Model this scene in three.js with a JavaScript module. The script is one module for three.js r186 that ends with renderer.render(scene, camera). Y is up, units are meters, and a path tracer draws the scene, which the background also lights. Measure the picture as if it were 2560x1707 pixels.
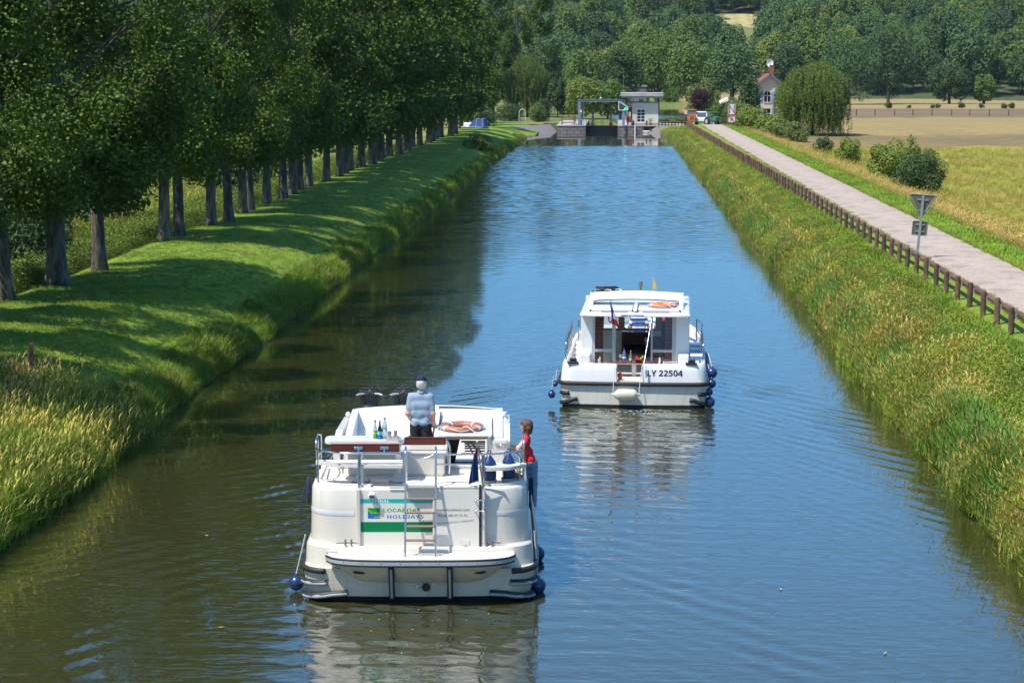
import * as THREE from 'three';
import { mergeGeometries, mergeVertices, toCreasedNormals } from 'three/addons/utils/BufferGeometryUtils.js';
import { RoundedBoxGeometry } from 'three/addons/geometries/RoundedBoxGeometry.js';
import { FontLoader } from 'three/addons/loaders/FontLoader.js';
import { TextGeometry } from 'three/addons/geometries/TextGeometry.js';
import { createNoise2D, createNoise3D } from 'simplex-noise';

// ---------------------------------------------------------------- camera, sky, sun, exposure
const scene = new THREE.Scene();
const R = (d) => (d * Math.PI) / 180;
const camera = new THREE.PerspectiveCamera(19.46, 1024 / 682, 0.5, 4000);
camera.position.set(0, 8.72, 0);
camera.rotation.order = 'YXZ';
camera.rotation.set(R(-7.71), R(2.89), 0);
scene.add(camera);

const SUN = new THREE.Vector3(-0.46, 1, 0.34).normalize();
{ // clear early-summer sky: deep blue overhead, paler towards the horizon, a soft aureole round the sun
  const W = 512, Hh = 256, d = new Float32Array(W * Hh * 4), zen = [0.05, 0.20, 0.54], hor = [0.21, 0.54, 0.90], v = new THREE.Vector3();
  for (let j = 0; j < Hh; j++) {
    const up = ((j + 0.5) / Hh - 0.5) * Math.PI, s = Math.sin(up);
    for (let i = 0; i < W; i++) {
      const a = ((i + 0.5) / W - 0.5) * 2 * Math.PI;
      v.set(Math.cos(a) * Math.cos(up), s, Math.sin(a) * Math.cos(up));
      const t = Math.exp(-Math.max(0, s) * 3.2), g = Math.pow(Math.max(0, v.dot(SUN)), 4) * 0.30 + Math.pow(Math.max(0, v.dot(SUN)), 18) * 0.4 + Math.pow(Math.max(0, v.dot(SUN)), 120) * 1.2, k = (j * W + i) * 4;
      for (let c = 0; c < 3; c++) d[k + c] = s < 0 ? [0.10, 0.13, 0.07][c] : zen[c] + (hor[c] - zen[c]) * t + g * [1, 0.95, 0.85][c];
      d[k + 3] = 1;
    }
  }
  const t = new THREE.DataTexture(d, W, Hh, THREE.RGBAFormat, THREE.FloatType);
  t.mapping = THREE.EquirectangularReflectionMapping; t.magFilter = THREE.LinearFilter; t.needsUpdate = true;
  scene.background = t; scene.environment = t;
}
const sun = new THREE.DirectionalLight(new THREE.Color(1, 0.95, 0.86), 5);
sun.position.copy(SUN).multiplyScalar(300).add(new THREE.Vector3(0, 0, -120));
sun.target.position.set(0, 0, -120);
sun.castShadow = true;
Object.assign(sun.shadow.camera, { left: -160, right: 160, top: 220, bottom: -220, near: 1, far: 900 });
sun.shadow.mapSize.set(4096, 4096);
scene.add(sun, sun.target);
scene.fog = new THREE.FogExp2(new THREE.Color().setRGB(0.50, 0.66, 0.86), 0.00005);
const renderer = new THREE.WebGLRenderer({ antialias: true });
renderer.toneMapping = THREE.LinearToneMapping;
renderer.toneMappingExposure = 1.22;
renderer.shadowMap.enabled = true;

// ---------------------------------------------------------------- helpers
let seed = 12345;
const rnd = () => { seed = (seed + 0x6d2b79f5) | 0; let t = Math.imul(seed ^ (seed >>> 15), 1 | seed); t = (t + Math.imul(t ^ (t >>> 7), 61 | t)) ^ t; return ((t ^ (t >>> 14)) >>> 0) / 4294967296; };
const rr = (a, b) => a + (b - a) * rnd();
const gauss = () => (rnd() + rnd() + rnd() + rnd() - 2) * 1.0;
const n2 = createNoise2D(rnd), n3 = createNoise3D(rnd);
const { lerp, clamp, smoothstep } = THREE.MathUtils;
const V = (x, y, z) => new THREE.Vector3(x, y, z);
const table = (pts, x) => { if (x <= pts[0][0]) return pts[0][1]; for (let i = 1; i < pts.length; i++) if (x <= pts[i][0]) { const [a, b] = pts[i - 1], [c, d] = pts[i]; let t = (x - a) / (c - a); t = t * t * (3 - 2 * t) * 0.5 + t * 0.5; return b + (d - b) * t; } return pts[pts.length - 1][1]; };

function prep(g) { // every geometry gets position, normal, uv and no index, so that any can be merged
  if (g.index) g = g.toNonIndexed();
  if (!g.attributes.normal) g.computeVertexNormals();
  if (!g.attributes.uv) { const p = g.attributes.position, u = new Float32Array(p.count * 2); for (let i = 0; i < p.count; i++) { u[2 * i] = p.getX(i) + p.getZ(i) * 0.7; u[2 * i + 1] = p.getY(i) + p.getZ(i) * 0.3; } g.setAttribute('uv', new THREE.BufferAttribute(u, 2)); }
  for (const k of Object.keys(g.attributes)) if (!['position', 'normal', 'uv', 'color'].includes(k)) g.deleteAttribute(k);
  return g;
}
const merge = (list) => { list = [].concat(list).flat(3).map(prep); return list.length === 1 ? list[0] : mergeGeometries(list); };
const used = new Map();
function numbered(name) { const n = used.get(name) || 0; used.set(name, n + 1); return n ? name + '_' + String(n).padStart(3, '0') : name; }
function tag(o, label, category, group, kind) {
  if (label) o.userData.label = label; if (category) o.userData.category = category; if (group) o.userData.group = group; if (kind) o.userData.kind = kind;
  return o;
}
function obj(name, geos, m, parent = scene, label) {
  const g = geos.isBufferGeometry ? (geos.attributes.uv ? geos : prep(geos)) : merge(geos), o = new THREE.Mesh(g, m);
  o.name = parent === scene ? numbered(name) : name; o.castShadow = o.receiveShadow = true; parent.add(o);
  if (label) o.userData.label = label;
  return o;
}
function thing(name, label, category, pos = [0, 0, 0], turn = 0, group) {
  const o = new THREE.Group(); o.name = numbered(name); o.position.set(...pos); o.rotation.y = turn; scene.add(o);
  return tag(o, label, category, group);
}
function dup(src, pos, turn, label, group) {
  const r = src.clone(); r.name = numbered(src.name.replace(/_\d{3}$/, '')); r.userData = { ...src.userData }; scene.add(r);
  if (pos) r.position.set(...pos); if (turn !== undefined) r.rotation.y = turn; if (label) r.userData.label = label; if (group) r.userData.group = group;
  return r;
}
const struct = (name, g, m, label) => { const o = obj(name, g, m); return tag(o, label, null, null, 'structure'); };

const MAT = (rgb, roughness = 0.6, extra = {}) => { const m = new (extra.physical ? THREE.MeshPhysicalMaterial : THREE.MeshStandardMaterial)({ roughness }); m.color.setRGB(...rgb); delete extra.physical; Object.assign(m, extra); return m; };
const leafMat = (rgb, t = 0.35, rough = 0.55, spec = 1) => { const m = new THREE.MeshPhysicalMaterial({ roughness: rough, transmission: t, thickness: 0, side: THREE.DoubleSide, specularIntensity: spec }); m.color.setRGB(...rgb); return m; };

// geometry shorthands -------------------------------------------------
const box = (w, h, d, x = 0, y = 0, z = 0, rx = 0, ry = 0, rz = 0) => { const g = new THREE.BoxGeometry(w, h, d); if (rx || ry || rz) g.applyMatrix4(new THREE.Matrix4().makeRotationFromEuler(new THREE.Euler(rx, ry, rz))); return g.translate(x, y, z); };
const rbox = (w, h, d, r, x = 0, y = 0, z = 0, rx = 0, ry = 0, rz = 0) => { const g = new RoundedBoxGeometry(w, h, d, 2, Math.min(r, w / 2.01, h / 2.01, d / 2.01)); if (rx || ry || rz) g.applyMatrix4(new THREE.Matrix4().makeRotationFromEuler(new THREE.Euler(rx, ry, rz))); return g.translate(x, y, z); };
const sph = (r, x, y, z, sx = 1, sy = 1, sz = 1, w = 20, h = 14) => new THREE.SphereGeometry(r, w, h).scale(sx, sy, sz).translate(x, y, z);
function rod(a, b, r0, r1 = r0, seg = 8) {
  const A = V(...a), B = V(...b), d = B.clone().sub(A), g = new THREE.CylinderGeometry(r1, r0, d.length(), seg);
  g.applyQuaternion(new THREE.Quaternion().setFromUnitVectors(V(0, 1, 0), d.normalize()));
  return g.translate((A.x + B.x) / 2, (A.y + B.y) / 2, (A.z + B.z) / 2);
}
const pipe = (pts, r, seg = 0, rad = 7, closed = false, tension = 0.5) => new THREE.TubeGeometry(new THREE.CatmullRomCurve3(pts.map((p) => V(...p)), closed, 'catmullrom', tension), seg || pts.length * 6, r, rad, closed);
function bent(pts, r, rad = 7, corner = 0.08) { // a tube of straight runs with rounded corners
  const path = new THREE.CurvePath(); let prev = V(...pts[0]);
  for (let i = 1; i < pts.length; i++) {
    const p = V(...pts[i]);
    if (i === pts.length - 1) { path.add(new THREE.LineCurve3(prev, p)); break; }
    const n = V(...pts[i + 1]), c = Math.min(corner, prev.distanceTo(p) * 0.45, n.distanceTo(p) * 0.45), a = p.clone().add(prev.clone().sub(p).setLength(c)), b = p.clone().add(n.clone().sub(p).setLength(c));
    path.add(new THREE.LineCurve3(prev, a)); path.add(new THREE.QuadraticBezierCurve3(a, p, b)); prev = b;
  }
  const smp = []; for (const c of path.curves) { const k = c.isLineCurve3 ? 1 : 5; for (let i = 0; i < k; i++) smp.push(c.getPoint(i / k)); } smp.push(V(...pts[pts.length - 1]));
  const out = smp.filter((p, i) => i === 0 || p.distanceTo(smp[i - 1]) > 1e-4);
  const poly = new THREE.CurvePath(); for (let i = 1; i < out.length; i++) poly.add(new THREE.LineCurve3(out[i - 1], out[i]));
  return sweep(out, r, rad);
}
function sweep(pts, r, rad = 7) { // round sweep along a polyline with parallel frames
  const pos = [], idx = [], uv = []; let n = V(0, 1, 0), acc = 0;
  for (let i = 0; i < pts.length; i++) {
    const t = (i === 0 ? pts[1].clone().sub(pts[0]) : i === pts.length - 1 ? pts[i].clone().sub(pts[i - 1]) : pts[i + 1].clone().sub(pts[i]).normalize().add(pts[i].clone().sub(pts[i - 1]).normalize())).normalize();
    if (i === 0 && Math.abs(t.y) > 0.9) n = V(1, 0, 0);
    n = n.sub(t.clone().multiplyScalar(n.dot(t))).normalize(); const b = t.clone().cross(n); if (i) acc += pts[i].distanceTo(pts[i - 1]);
    const rad_ = typeof r === 'function' ? r(i / (pts.length - 1)) : r;
    for (let k = 0; k <= rad; k++) { const a = (k / rad) * 2 * Math.PI, p = pts[i].clone().addScaledVector(n, Math.cos(a) * rad_).addScaledVector(b, Math.sin(a) * rad_); pos.push(p.x, p.y, p.z); uv.push(k / rad, acc); }
    if (i) for (let k = 0; k < rad; k++) { const a = (i - 1) * (rad + 1) + k, c = a + rad + 1; idx.push(a, a + 1, c, a + 1, c + 1, c); }
  }
  for (const e of [0, pts.length - 1]) { const c = pos.length / 3; pos.push(pts[e].x, pts[e].y, pts[e].z); uv.push(0, 0); for (let k = 0; k < rad; k++) { const a = e * (rad + 1) + k; e ? idx.push(a, a + 1, c) : idx.push(a + 1, a, c); } }
  const g = new THREE.BufferGeometry(); g.setAttribute('position', new THREE.Float32BufferAttribute(pos, 3)); g.setAttribute('uv', new THREE.Float32BufferAttribute(uv, 2)); g.setIndex(idx); g.computeVertexNormals(); return g;
}
const lathe = (pts, seg = 20) => new THREE.LatheGeometry(pts.map((p) => new THREE.Vector2(...p)), seg);
const extr = (pts, depth, bevel = 0, holes = []) => { const s = new THREE.Shape(pts.map((p) => new THREE.Vector2(...p))); for (const h of holes) s.holes.push(new THREE.Path(h.map((p) => new THREE.Vector2(...p)))); return new THREE.ExtrudeGeometry(s, { depth, bevelEnabled: bevel > 0, bevelSize: bevel, bevelThickness: bevel, bevelOffset: -bevel, bevelSegments: 2, curveSegments: 8 }); };
const rrect = (x0, y0, x1, y1, r, k = 5) => { const o = []; for (const [cx, cy, a] of [[x1 - r, y1 - r, 0], [x0 + r, y1 - r, 90], [x0 + r, y0 + r, 180], [x1 - r, y0 + r, 270]]) for (let i = 0; i <= k; i++) { const t = R(a + (90 * i) / k); o.push([cx + r * Math.cos(t), cy + r * Math.sin(t)]); } return o; };
function loft(rings, { closed = true, capStart = false, capEnd = false, crease = 0.6 } = {}) { // rings of [x, y, z], all the same length
  const n = rings[0].length, pos = [], uv = [], idx = [];
  rings.forEach((r, i) => { let acc = 0; r.forEach((p, k) => { if (k) acc += Math.hypot(p[0] - r[k - 1][0], p[1] - r[k - 1][1], p[2] - r[k - 1][2]); pos.push(...p); uv.push(acc, p[1]); }); });
  for (let i = 1; i < rings.length; i++) for (let k = 0; k < (closed ? n : n - 1); k++) { const a = (i - 1) * n + k, b = (i - 1) * n + ((k + 1) % n), c = a + n, d = b + n; idx.push(a, b, d, a, d, c); }
  for (const [on, i] of [[capStart, 0], [capEnd, rings.length - 1]]) if (on) {
    const r = rings[i], flat = r.map((p) => on === 'xy' ? new THREE.Vector2(p[0], p[1]) : new THREE.Vector2(p[0], p[2])), tr = THREE.ShapeUtils.triangulateShape(flat, []), base = pos.length / 3;
    r.forEach((p) => { pos.push(...p); uv.push(p[0], on === 'xy' ? p[1] : p[2]); }); tr.forEach(([a, b, c]) => idx.push(base + a, base + b, base + c));
  }
  const g = new THREE.BufferGeometry(); g.setAttribute('position', new THREE.Float32BufferAttribute(pos, 3)); g.setAttribute('uv', new THREE.Float32BufferAttribute(uv, 2)); g.setIndex(idx);
  return toCreasedNormals(g, crease);
}

// textures --------------------------------------------------------------
function pnoise(x, y, px, py, s = 0) { // value noise that wraps after px, py cells
  const xi = Math.floor(x), yi = Math.floor(y), fx = x - xi, fy = y - yi, u = fx * fx * fx * (fx * (fx * 6 - 15) + 10), v = fy * fy * fy * (fy * (fy * 6 - 15) + 10);
  const h = (a, b) => { a = ((a % px) + px) % px; b = ((b % py) + py) % py; let t = Math.imul(a * 374761393 + b * 668265263 + s * 974634777, 1274126177); t = Math.imul(t ^ (t >>> 13), 1103515245); return ((t ^ (t >>> 16)) >>> 0) / 4294967296; };
  return lerp(lerp(h(xi, yi), h(xi + 1, yi), u), lerp(h(xi, yi + 1), h(xi + 1, yi + 1), u), v);
}
const fbm = (x, y, px, py, oct = 4, s = 0, gain = 0.5) => { let a = 1, t = 0, n = 0; for (let i = 0; i < oct; i++) { t += a * pnoise(x, y, px, py, s + i); n += a; x *= 2; y *= 2; px *= 2; py *= 2; a *= gain; } return t / n; };
function tex(W, Hh, f, { srgb = false, rx = 1, ry = 1 } = {}) { // f(u, v) -> [r, g, b] or grey, 0..1
  const d = new Uint8Array(W * Hh * 4);
  for (let j = 0; j < Hh; j++) for (let i = 0; i < W; i++) { const c = f(i / W, j / Hh), k = (j * W + i) * 4; for (let q = 0; q < 3; q++) d[k + q] = clamp(255 * (Array.isArray(c) ? c[q] : c), 0, 255); d[k + 3] = 255; }
  const t = new THREE.DataTexture(d, W, Hh); t.wrapS = t.wrapT = THREE.RepeatWrapping; t.magFilter = THREE.LinearFilter; t.repeat.set(rx, ry); if (srgb) t.colorSpace = THREE.SRGBColorSpace; t.needsUpdate = true; return t;
}
const rep = (t, x, y) => { const c = t.clone(); c.repeat.set(x, y); c.needsUpdate = true; return c; };
function canvasTex(W, Hh, draw) { const c = document.createElement('canvas'); c.width = W; c.height = Hh; const g = c.getContext('2d'); draw(g, W, Hh); const t = new THREE.CanvasTexture(c); t.colorSpace = THREE.SRGBColorSpace; return t; }
const speck = tex(256, 256, (u, v) => 0.55 + 0.45 * fbm(u * 16, v * 16, 16, 16, 4, 3, 0.7));       // fine neutral grain
const blotch = tex(512, 512, (u, v) => 0.6 + 0.4 * smoothstep(fbm(u * 6, v * 6, 6, 6, 6, 11, 0.62), 0.3, 0.7)); // uneven patches
const grainBump = tex(256, 256, (u, v) => fbm(u * 32, v * 32, 32, 32, 3, 21, 0.7));
const gelMap = tex(512, 512, (u, v) => { const st = smoothstep(fbm(u * 40, v * 3, 40, 3, 4, 31, 0.6), 0.52, 0.8), p = fbm(u * 5, v * 5, 5, 5, 5, 37); const k = 0.95 + 0.05 * p; return [k * (1 - 0.05 * st), k * (1 - 0.06 * st), k * (1 - 0.1 * st)]; });
const hullMap = tex(512, 512, (u, v) => { const st = smoothstep(fbm(u * 60, v * 2, 60, 2, 4, 41, 0.6), 0.45, 0.8), p = fbm(u * 4, v * 4, 4, 4, 6, 47, 0.6), s = smoothstep(fbm(u * 70, v * 70, 70, 70, 3, 49), 0.68, 0.76); const k = 0.84 + 0.2 * p - 0.07 * s; return [k * (1 - 0.12 * st), k * (1 - 0.1 * st), k * (1 - 0.16 * st)]; });
const woodMap = (a, b, s) => tex(256, 256, (u, v) => { const g = fbm(u * 3, v * 26, 3, 26, 4, s), f = fbm(u * 8, v * 90, 8, 90, 2, s + 5); const t = clamp(0.2 + 0.6 * g + 0.35 * (f - 0.5), 0, 1); return [0, 1, 2].map((c) => lerp(a[c], b[c], t)); }, { srgb: true });
const mahog = woodMap([0.36, 0.13, 0.05], [0.62, 0.27, 0.11], 51), postWood = woodMap([0.26, 0.19, 0.15], [0.55, 0.44, 0.37], 61);
// ---------------------------------------------------------------- terrain
const xl = (z) => (z > -266 ? -11.35 + 0.16 * n2(z * 0.09, 3.1) + 0.07 * n2(z * 0.45, 8) : z > -293 ? lerp(-11.5, -8.1, (-266 - z) / 27) : -8.1);
const xr = (z) => (z > -268 ? 7.2 + 0.13 * n2(z * 0.1, 33) + 0.06 * n2(z * 0.5, 38) : z > -293 ? lerp(7.1, 4.4, (-268 - z) / 25) : 4.4);
const LP = [[-3, -1.6], [-0.4, -0.5], [0, 0.02], [0.25, 0.38], [1.2, 0.82], [2.4, 1.22], [3.8, 1.52], [5.5, 1.64], [7.6, 1.6], [9.3, 1.25], [12, 0.85], [16, 0.75], [40, 0.9], [120, 1.4]];
const RP = [[-3, -1.6], [-0.4, -0.5], [0, 0.02], [0.2, 0.35], [1.0, 0.95], [2.0, 1.5], [3.0, 1.9], [3.6, 2.0], [7.2, 2.02], [8.0, 1.9], [9.5, 1.5], [11.5, 0.95], [14, 0.62], [20, 0.5], [200, 0.5]];
const hillH = (x, z) => { const d = -z - 545 + 0.06 * Math.abs(x - 60) + 26 * n2(x * 0.008, z * 0.005); return d <= 0 ? 0 : 0.092 * Math.min(d, 560) + 0.00002 * Math.min(d, 560) ** 2 + 3.5 * n2(x * 0.012 + 7, z * 0.012) * Math.min(1, d / 80); };
function ground(x, z) {
  const mid = -2, edge = smoothstep(-z, 255, 288);
  let h = x < mid ? table(LP, xl(z) - x) : table(RP, x - xr(z));
  const wob = 1 - smoothstep(x, 9.6, 10.4) * (1 - smoothstep(x, 14.4, 15.2));                      // the towpath is level
  if (h > 0.2) h += wob * (0.07 * n2(x * 0.35, z * 0.22) * smoothstep(h, 0.2, 1.2) + 0.05 * n2(x * 0.08 + 40, z * 0.05));
  if (x < mid && z < -262 && z > -300) h = lerp(h, Math.min(h, 0.02 + 0.2 * Math.max(xl(z) - x, -3)), smoothstep(-z, 262, 270));
  if (edge > 0) { const plate = z > -300 ? (h < 0.1 ? h : x < mid ? Math.min(h, 0.95) : Math.max(Math.min(h, 0.95), h > 0.3 ? 0.9 : h)) : 0.9; h = lerp(h, plate, edge); }
  if (z < -294 && z > -326 && x > -4.6 && x < 1.4) h = -1.2;                                    // the lock chamber
  if (z < -320) { const right = 13.6 + (-z - 326) * 0.032 + 0.8 * n2(z * 0.06, 5), left = 1.5 - (-z - 326) * 0.012, wob = Math.min(x - left, right - x, -z - 322, z + 516); h = Math.max(0.7, h) ; if (wob > -2) h = lerp(h, -0.8, smoothstep(wob, -2, 1)); }
  return h + (z < -480 ? hillH(x, z) : 0);
}
const linesOf = (a, b, f) => { const o = [a]; let p = a; while (p < b - 1e-6) { p = Math.min(b, p + f(p)); o.push(p); } return o; };
function patch(xs, zs, color, uvScale = 1) {
  const pos = [], col = [], uv = [], idx = [], c = [0, 0, 0];
  for (const z of zs) for (const x of xs) { pos.push(x, ground(x, z), z); color(x, z, c); col.push(...c); uv.push(x * uvScale, -z * uvScale); }
  for (let j = 1; j < zs.length; j++) for (let i = 1; i < xs.length; i++) { const a = (j - 1) * xs.length + i - 1, b = a + xs.length; idx.push(a, a + 1, b, a + 1, b + 1, b); }
  const g = new THREE.BufferGeometry(); g.setAttribute('position', new THREE.Float32BufferAttribute(pos, 3)); g.setAttribute('color', new THREE.Float32BufferAttribute(col, 3)); g.setAttribute('uv', new THREE.Float32BufferAttribute(uv, 2)); g.setIndex(idx); g.computeVertexNormals(); return g;
}
const mixc = (o, a, b, t) => { for (let i = 0; i < 3; i++) o[i] = a[i] + (b[i] - a[i]) * t; };
const grassTex = tex(512, 512, (u, v) => { const a = fbm(u * 60, v * 60, 60, 60, 3, 71, 0.7), b = fbm(u * 7, v * 7, 7, 7, 5, 75, 0.6), s = smoothstep(fbm(u * 90, v * 90, 90, 90, 2, 79), 0.62, 0.8); const k = 0.45 + 0.45 * a + 0.35 * (b - 0.5); return [k * (1 + 0.5 * s + 0.25 * (b - 0.5)), k * (1 + 0.3 * s), k]; });
const grassBump = tex(512, 512, (u, v) => fbm(u * 70, v * 70, 70, 70, 3, 83, 0.75));
const groundMat = (k, bump = 0.06) => { const m = new THREE.MeshStandardMaterial({ roughness: 0.95, vertexColors: true, map: rep(grassTex, k, k), bumpMap: rep(grassBump, k, k), bumpScale: bump }); m.color.setRGB(1.5, 1.5, 1.5); return m; };
const zs1 = linesOf(-310, 30, (z) => (z < -240 ? 2 : z < -120 ? 1.5 : 1)).reverse();
const GREEN = [0.17, 0.255, 0.014], LUSH = [0.13, 0.215, 0.014], TAN = [0.24, 0.17, 0.07], SOIL = [0.07, 0.05, 0.03], OCHRE = [0.29, 0.215, 0.07], PLUM = [0.14, 0.095, 0.05], OLIVE = [0.16, 0.15, 0.025];
struct('lawn', patch(linesOf(-20.5, -10.6, () => 0.45), zs1, (x, z, c) => {
  const e = xl(z) - x; mixc(c, LUSH, GREEN, clamp(0.5 + 0.6 * n2(x * 0.2, z * 0.12), 0, 1));
  if (e < 0.6) mixc(c, SOIL, [...c], smoothstep(e, 0.15, 0.6));
  if (n2(x * 0.9 + 50, z * 0.7) > 0.86 && e > 2) mixc(c, [...c], [0.22, 0.13, 0.06], 0.7);     // molehills and worn spots of earth
}), groundMat(0.35), 'mown green lawn on the canal bank in front of the poplar row');
struct('undergrowth_ground', patch(linesOf(-300, -20.5, (x) => (x < -60 ? 12 : 1.5)), zs1, (x, z, c) => {
  mixc(c, [0.12, 0.17, 0.025], [0.23, 0.22, 0.055], clamp(0.5 + 0.6 * n2(x * 0.05, z * 0.05) + 0.4 * n2(x * 0.3, z * 0.3), 0, 1));
}), groundMat(0.25), 'rough meadow behind the poplar row');
struct('embankment', patch(linesOf(6.5, 17.5, () => 0.4), zs1, (x, z, c) => {
  const e = x - xr(z), t = clamp(0.4 + 0.6 * n2(x * 0.3, z * 0.12), 0, 1);
  mixc(c, GREEN, [0.13, 0.115, 0.035], t * (e < 2.6 ? 0.8 : e > 9.2 ? 1 : 0.15)); if (e < 0.5) mixc(c, SOIL, [...c], smoothstep(e, 0.1, 0.5));
}), groundMat(0.35), 'grassy canal embankment that carries the towpath');
struct('meadow', patch(linesOf(17.5, 460, (x) => (x < 60 ? 1.6 : x < 140 ? 5 : 16)), linesOf(-548, 30, (z) => (z < -300 ? 5 : z < -120 ? 3 : 2)).reverse(), (x, z, c) => {
  const d = -z + 6 * n2(x * 0.02, z * 0.03) + 3 * n2(x * 0.11, z * 0.2), q = clamp(0.5 + 0.5 * n2(x * 0.05 + 9, z * 0.035), 0, 1);
  if (d > 432) mixc(c, [0.30, 0.22, 0.09], [0.24, 0.20, 0.08], q);
  else if (d > 352) mixc(c, PLUM, [0.19, 0.14, 0.07], q);
  else if (d > 262) mixc(c, OCHRE, [0.24, 0.18, 0.075], q);
  else if (d > 222) mixc(c, [0.16, 0.11, 0.045], [0.21, 0.16, 0.06], q);
  else mixc(c, [0.26, 0.26, 0.03], [0.29, 0.215, 0.055], clamp(q * 1.2 + 0.4 * n2(x * 0.15, z * 0.12) - 0.2, 0, 1));
  if (x < 19) mixc(c, [0.11, 0.12, 0.03], [...c], (x - 17.5) / 1.5);
}), groundMat(0.12, 0.12), 'hay meadow in bands of ochre and green');
struct('far_bank', patch(linesOf(-120, 17.5, (x) => (x < -30 ? 6 : 0.8)), linesOf(-548, -310, (z) => (z > -330 ? 1.2 : 3)).reverse(), (x, z, c) => mixc(c, [0.09, 0.13, 0.02], [0.2, 0.18, 0.06], clamp(0.4 + 0.6 * n2(x * 0.06, z * 0.05), 0, 1))), groundMat(0.2), 'grassy land round the river beyond the lock');
struct('hill', patch(linesOf(-330, 460, () => 9), linesOf(-1500, -548, (z) => (z < -1100 ? 20 : 8)).reverse(), (x, z, c) => { mixc(c, [0.045, 0.07, 0.02], [0.06, 0.075, 0.03], clamp(0.5 + n2(x * 0.05, z * 0.05), 0, 1)); const q = x / -z; if (q > 0.044 && q < 0.082 && z > -860) mixc(c, [0.19, 0.165, 0.075], [0.10, 0.14, 0.035], clamp(0.5 + n2(x * 0.09, z * 0.06), 0, 1)); }), groundMat(0.1), 'wooded hillside behind the valley');
struct('clearing', (() => { // the open field high on the hill
  const pos = [], idx = [], uv = [], n = 14; for (let j = 0; j <= n; j++) for (let i = 0; i <= n; i++) { const x = lerp(46, 64, i / n) + 3 * n2(j * 0.3, 4) , z = lerp(-784, -838, j / n); pos.push(x, ground(x, z) + 0.6, z); uv.push(x * 0.1, z * 0.1); if (i && j) { const a = (j - 1) * (n + 1) + i - 1, b = a + n + 1; idx.push(a, a + 1, b, a + 1, b + 1, b); } }
  const g = new THREE.BufferGeometry(); g.setAttribute('position', new THREE.Float32BufferAttribute(pos, 3)); g.setAttribute('uv', new THREE.Float32BufferAttribute(uv, 2)); g.setIndex(idx); g.computeVertexNormals(); return g;
})(), MAT([0.42, 0.36, 0.15], 0.95, { map: blotch }), 'small ochre field cut into the wooded hillside');

// ---------------------------------------------------------------- water
const waterBump = tex(1024, 1024, (u, v) => { // 9 m square; crests run across the canal
  const w = 0.45 * fbm(u * 14, v * 40, 14, 40, 3, 101, 0.55) + 0.4 * fbm(u * 30 + 2 * v, v * 88, 30, 88, 2, 105, 0.5) + 0.25 * fbm(u * 6, v * 13, 6, 13, 2, 107);
  return clamp((w / 1.1 - 0.5) * 1.7 + 0.5, 0, 1);
});
const waterOf = (bump, k = 1 / 9) => MAT([0.040, 0.040, 0.012], 0.05, { physical: true, ior: 1.6, bumpMap: rep(waterBump, k, k), bumpScale: bump, clearcoat: 1, clearcoatRoughness: 0.03 });
const wakes = [ // [stern centre x, z, heading (turn about y), hull length]
  [-3.17, -32, R(3.2), 11.5, 0.6], [0.6, -51.5, R(-2.2), 11, 1.5]];
function wakeHeight(x, z) {
  let h = 0;
  for (const [bx, bz, a, L, amp] of wakes) {
    const dx = x - bx, dz = z - bz, lx = dx * Math.cos(a) - dz * Math.sin(a), s = dx * Math.sin(a) + dz * Math.cos(a), lat = Math.abs(lx), q = s + L;            // q: distance behind the bow
    if (q < 0 || q > 48) continue;
    const fade = amp * Math.exp(-Math.max(0, q - L) / 22) * smoothstep(q, 0, 4);
    const cusp = 1.2 + q * 0.29, w = 0.5 + q * 0.05, e = Math.exp(-(((lat - cusp) / w) ** 2));
    h += 0.013 * (0.6 + 0.7 * n2(x * 0.5, z * 0.3)) * fade * e * Math.cos(((lat * 0.77 - q * 0.64) * 2 * Math.PI) / 0.62);
    const c2 = 1.0 + q * 0.2; h += 0.008 * (0.6 + 0.7 * n2(x * 0.6 + 9, z * 0.4)) * fade * Math.exp(-(((lat - c2) / (0.5 + q * 0.06)) ** 2)) * Math.cos(((lat * 0.85 - q * 0.53) * 2 * Math.PI) / 0.43 + 1);
    if (s > 0 && lat < 1.9 + s * 0.05) h += 0.02 * Math.exp(-s / 7) * (n3(lx * 2.2, s * 3.4, bx) + 0.6 * n3(lx * 5, s * 7, bx + 9)) * smoothstep(1.9 + s * 0.05 - lat, 0, 0.6);
    if (s > 0) h += 0.008 * Math.exp(-s / 14) * Math.exp(-((lat / 2.2) ** 2)) * Math.cos((s * 2 * Math.PI) / 0.75);
  }
  return h;
}
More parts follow.
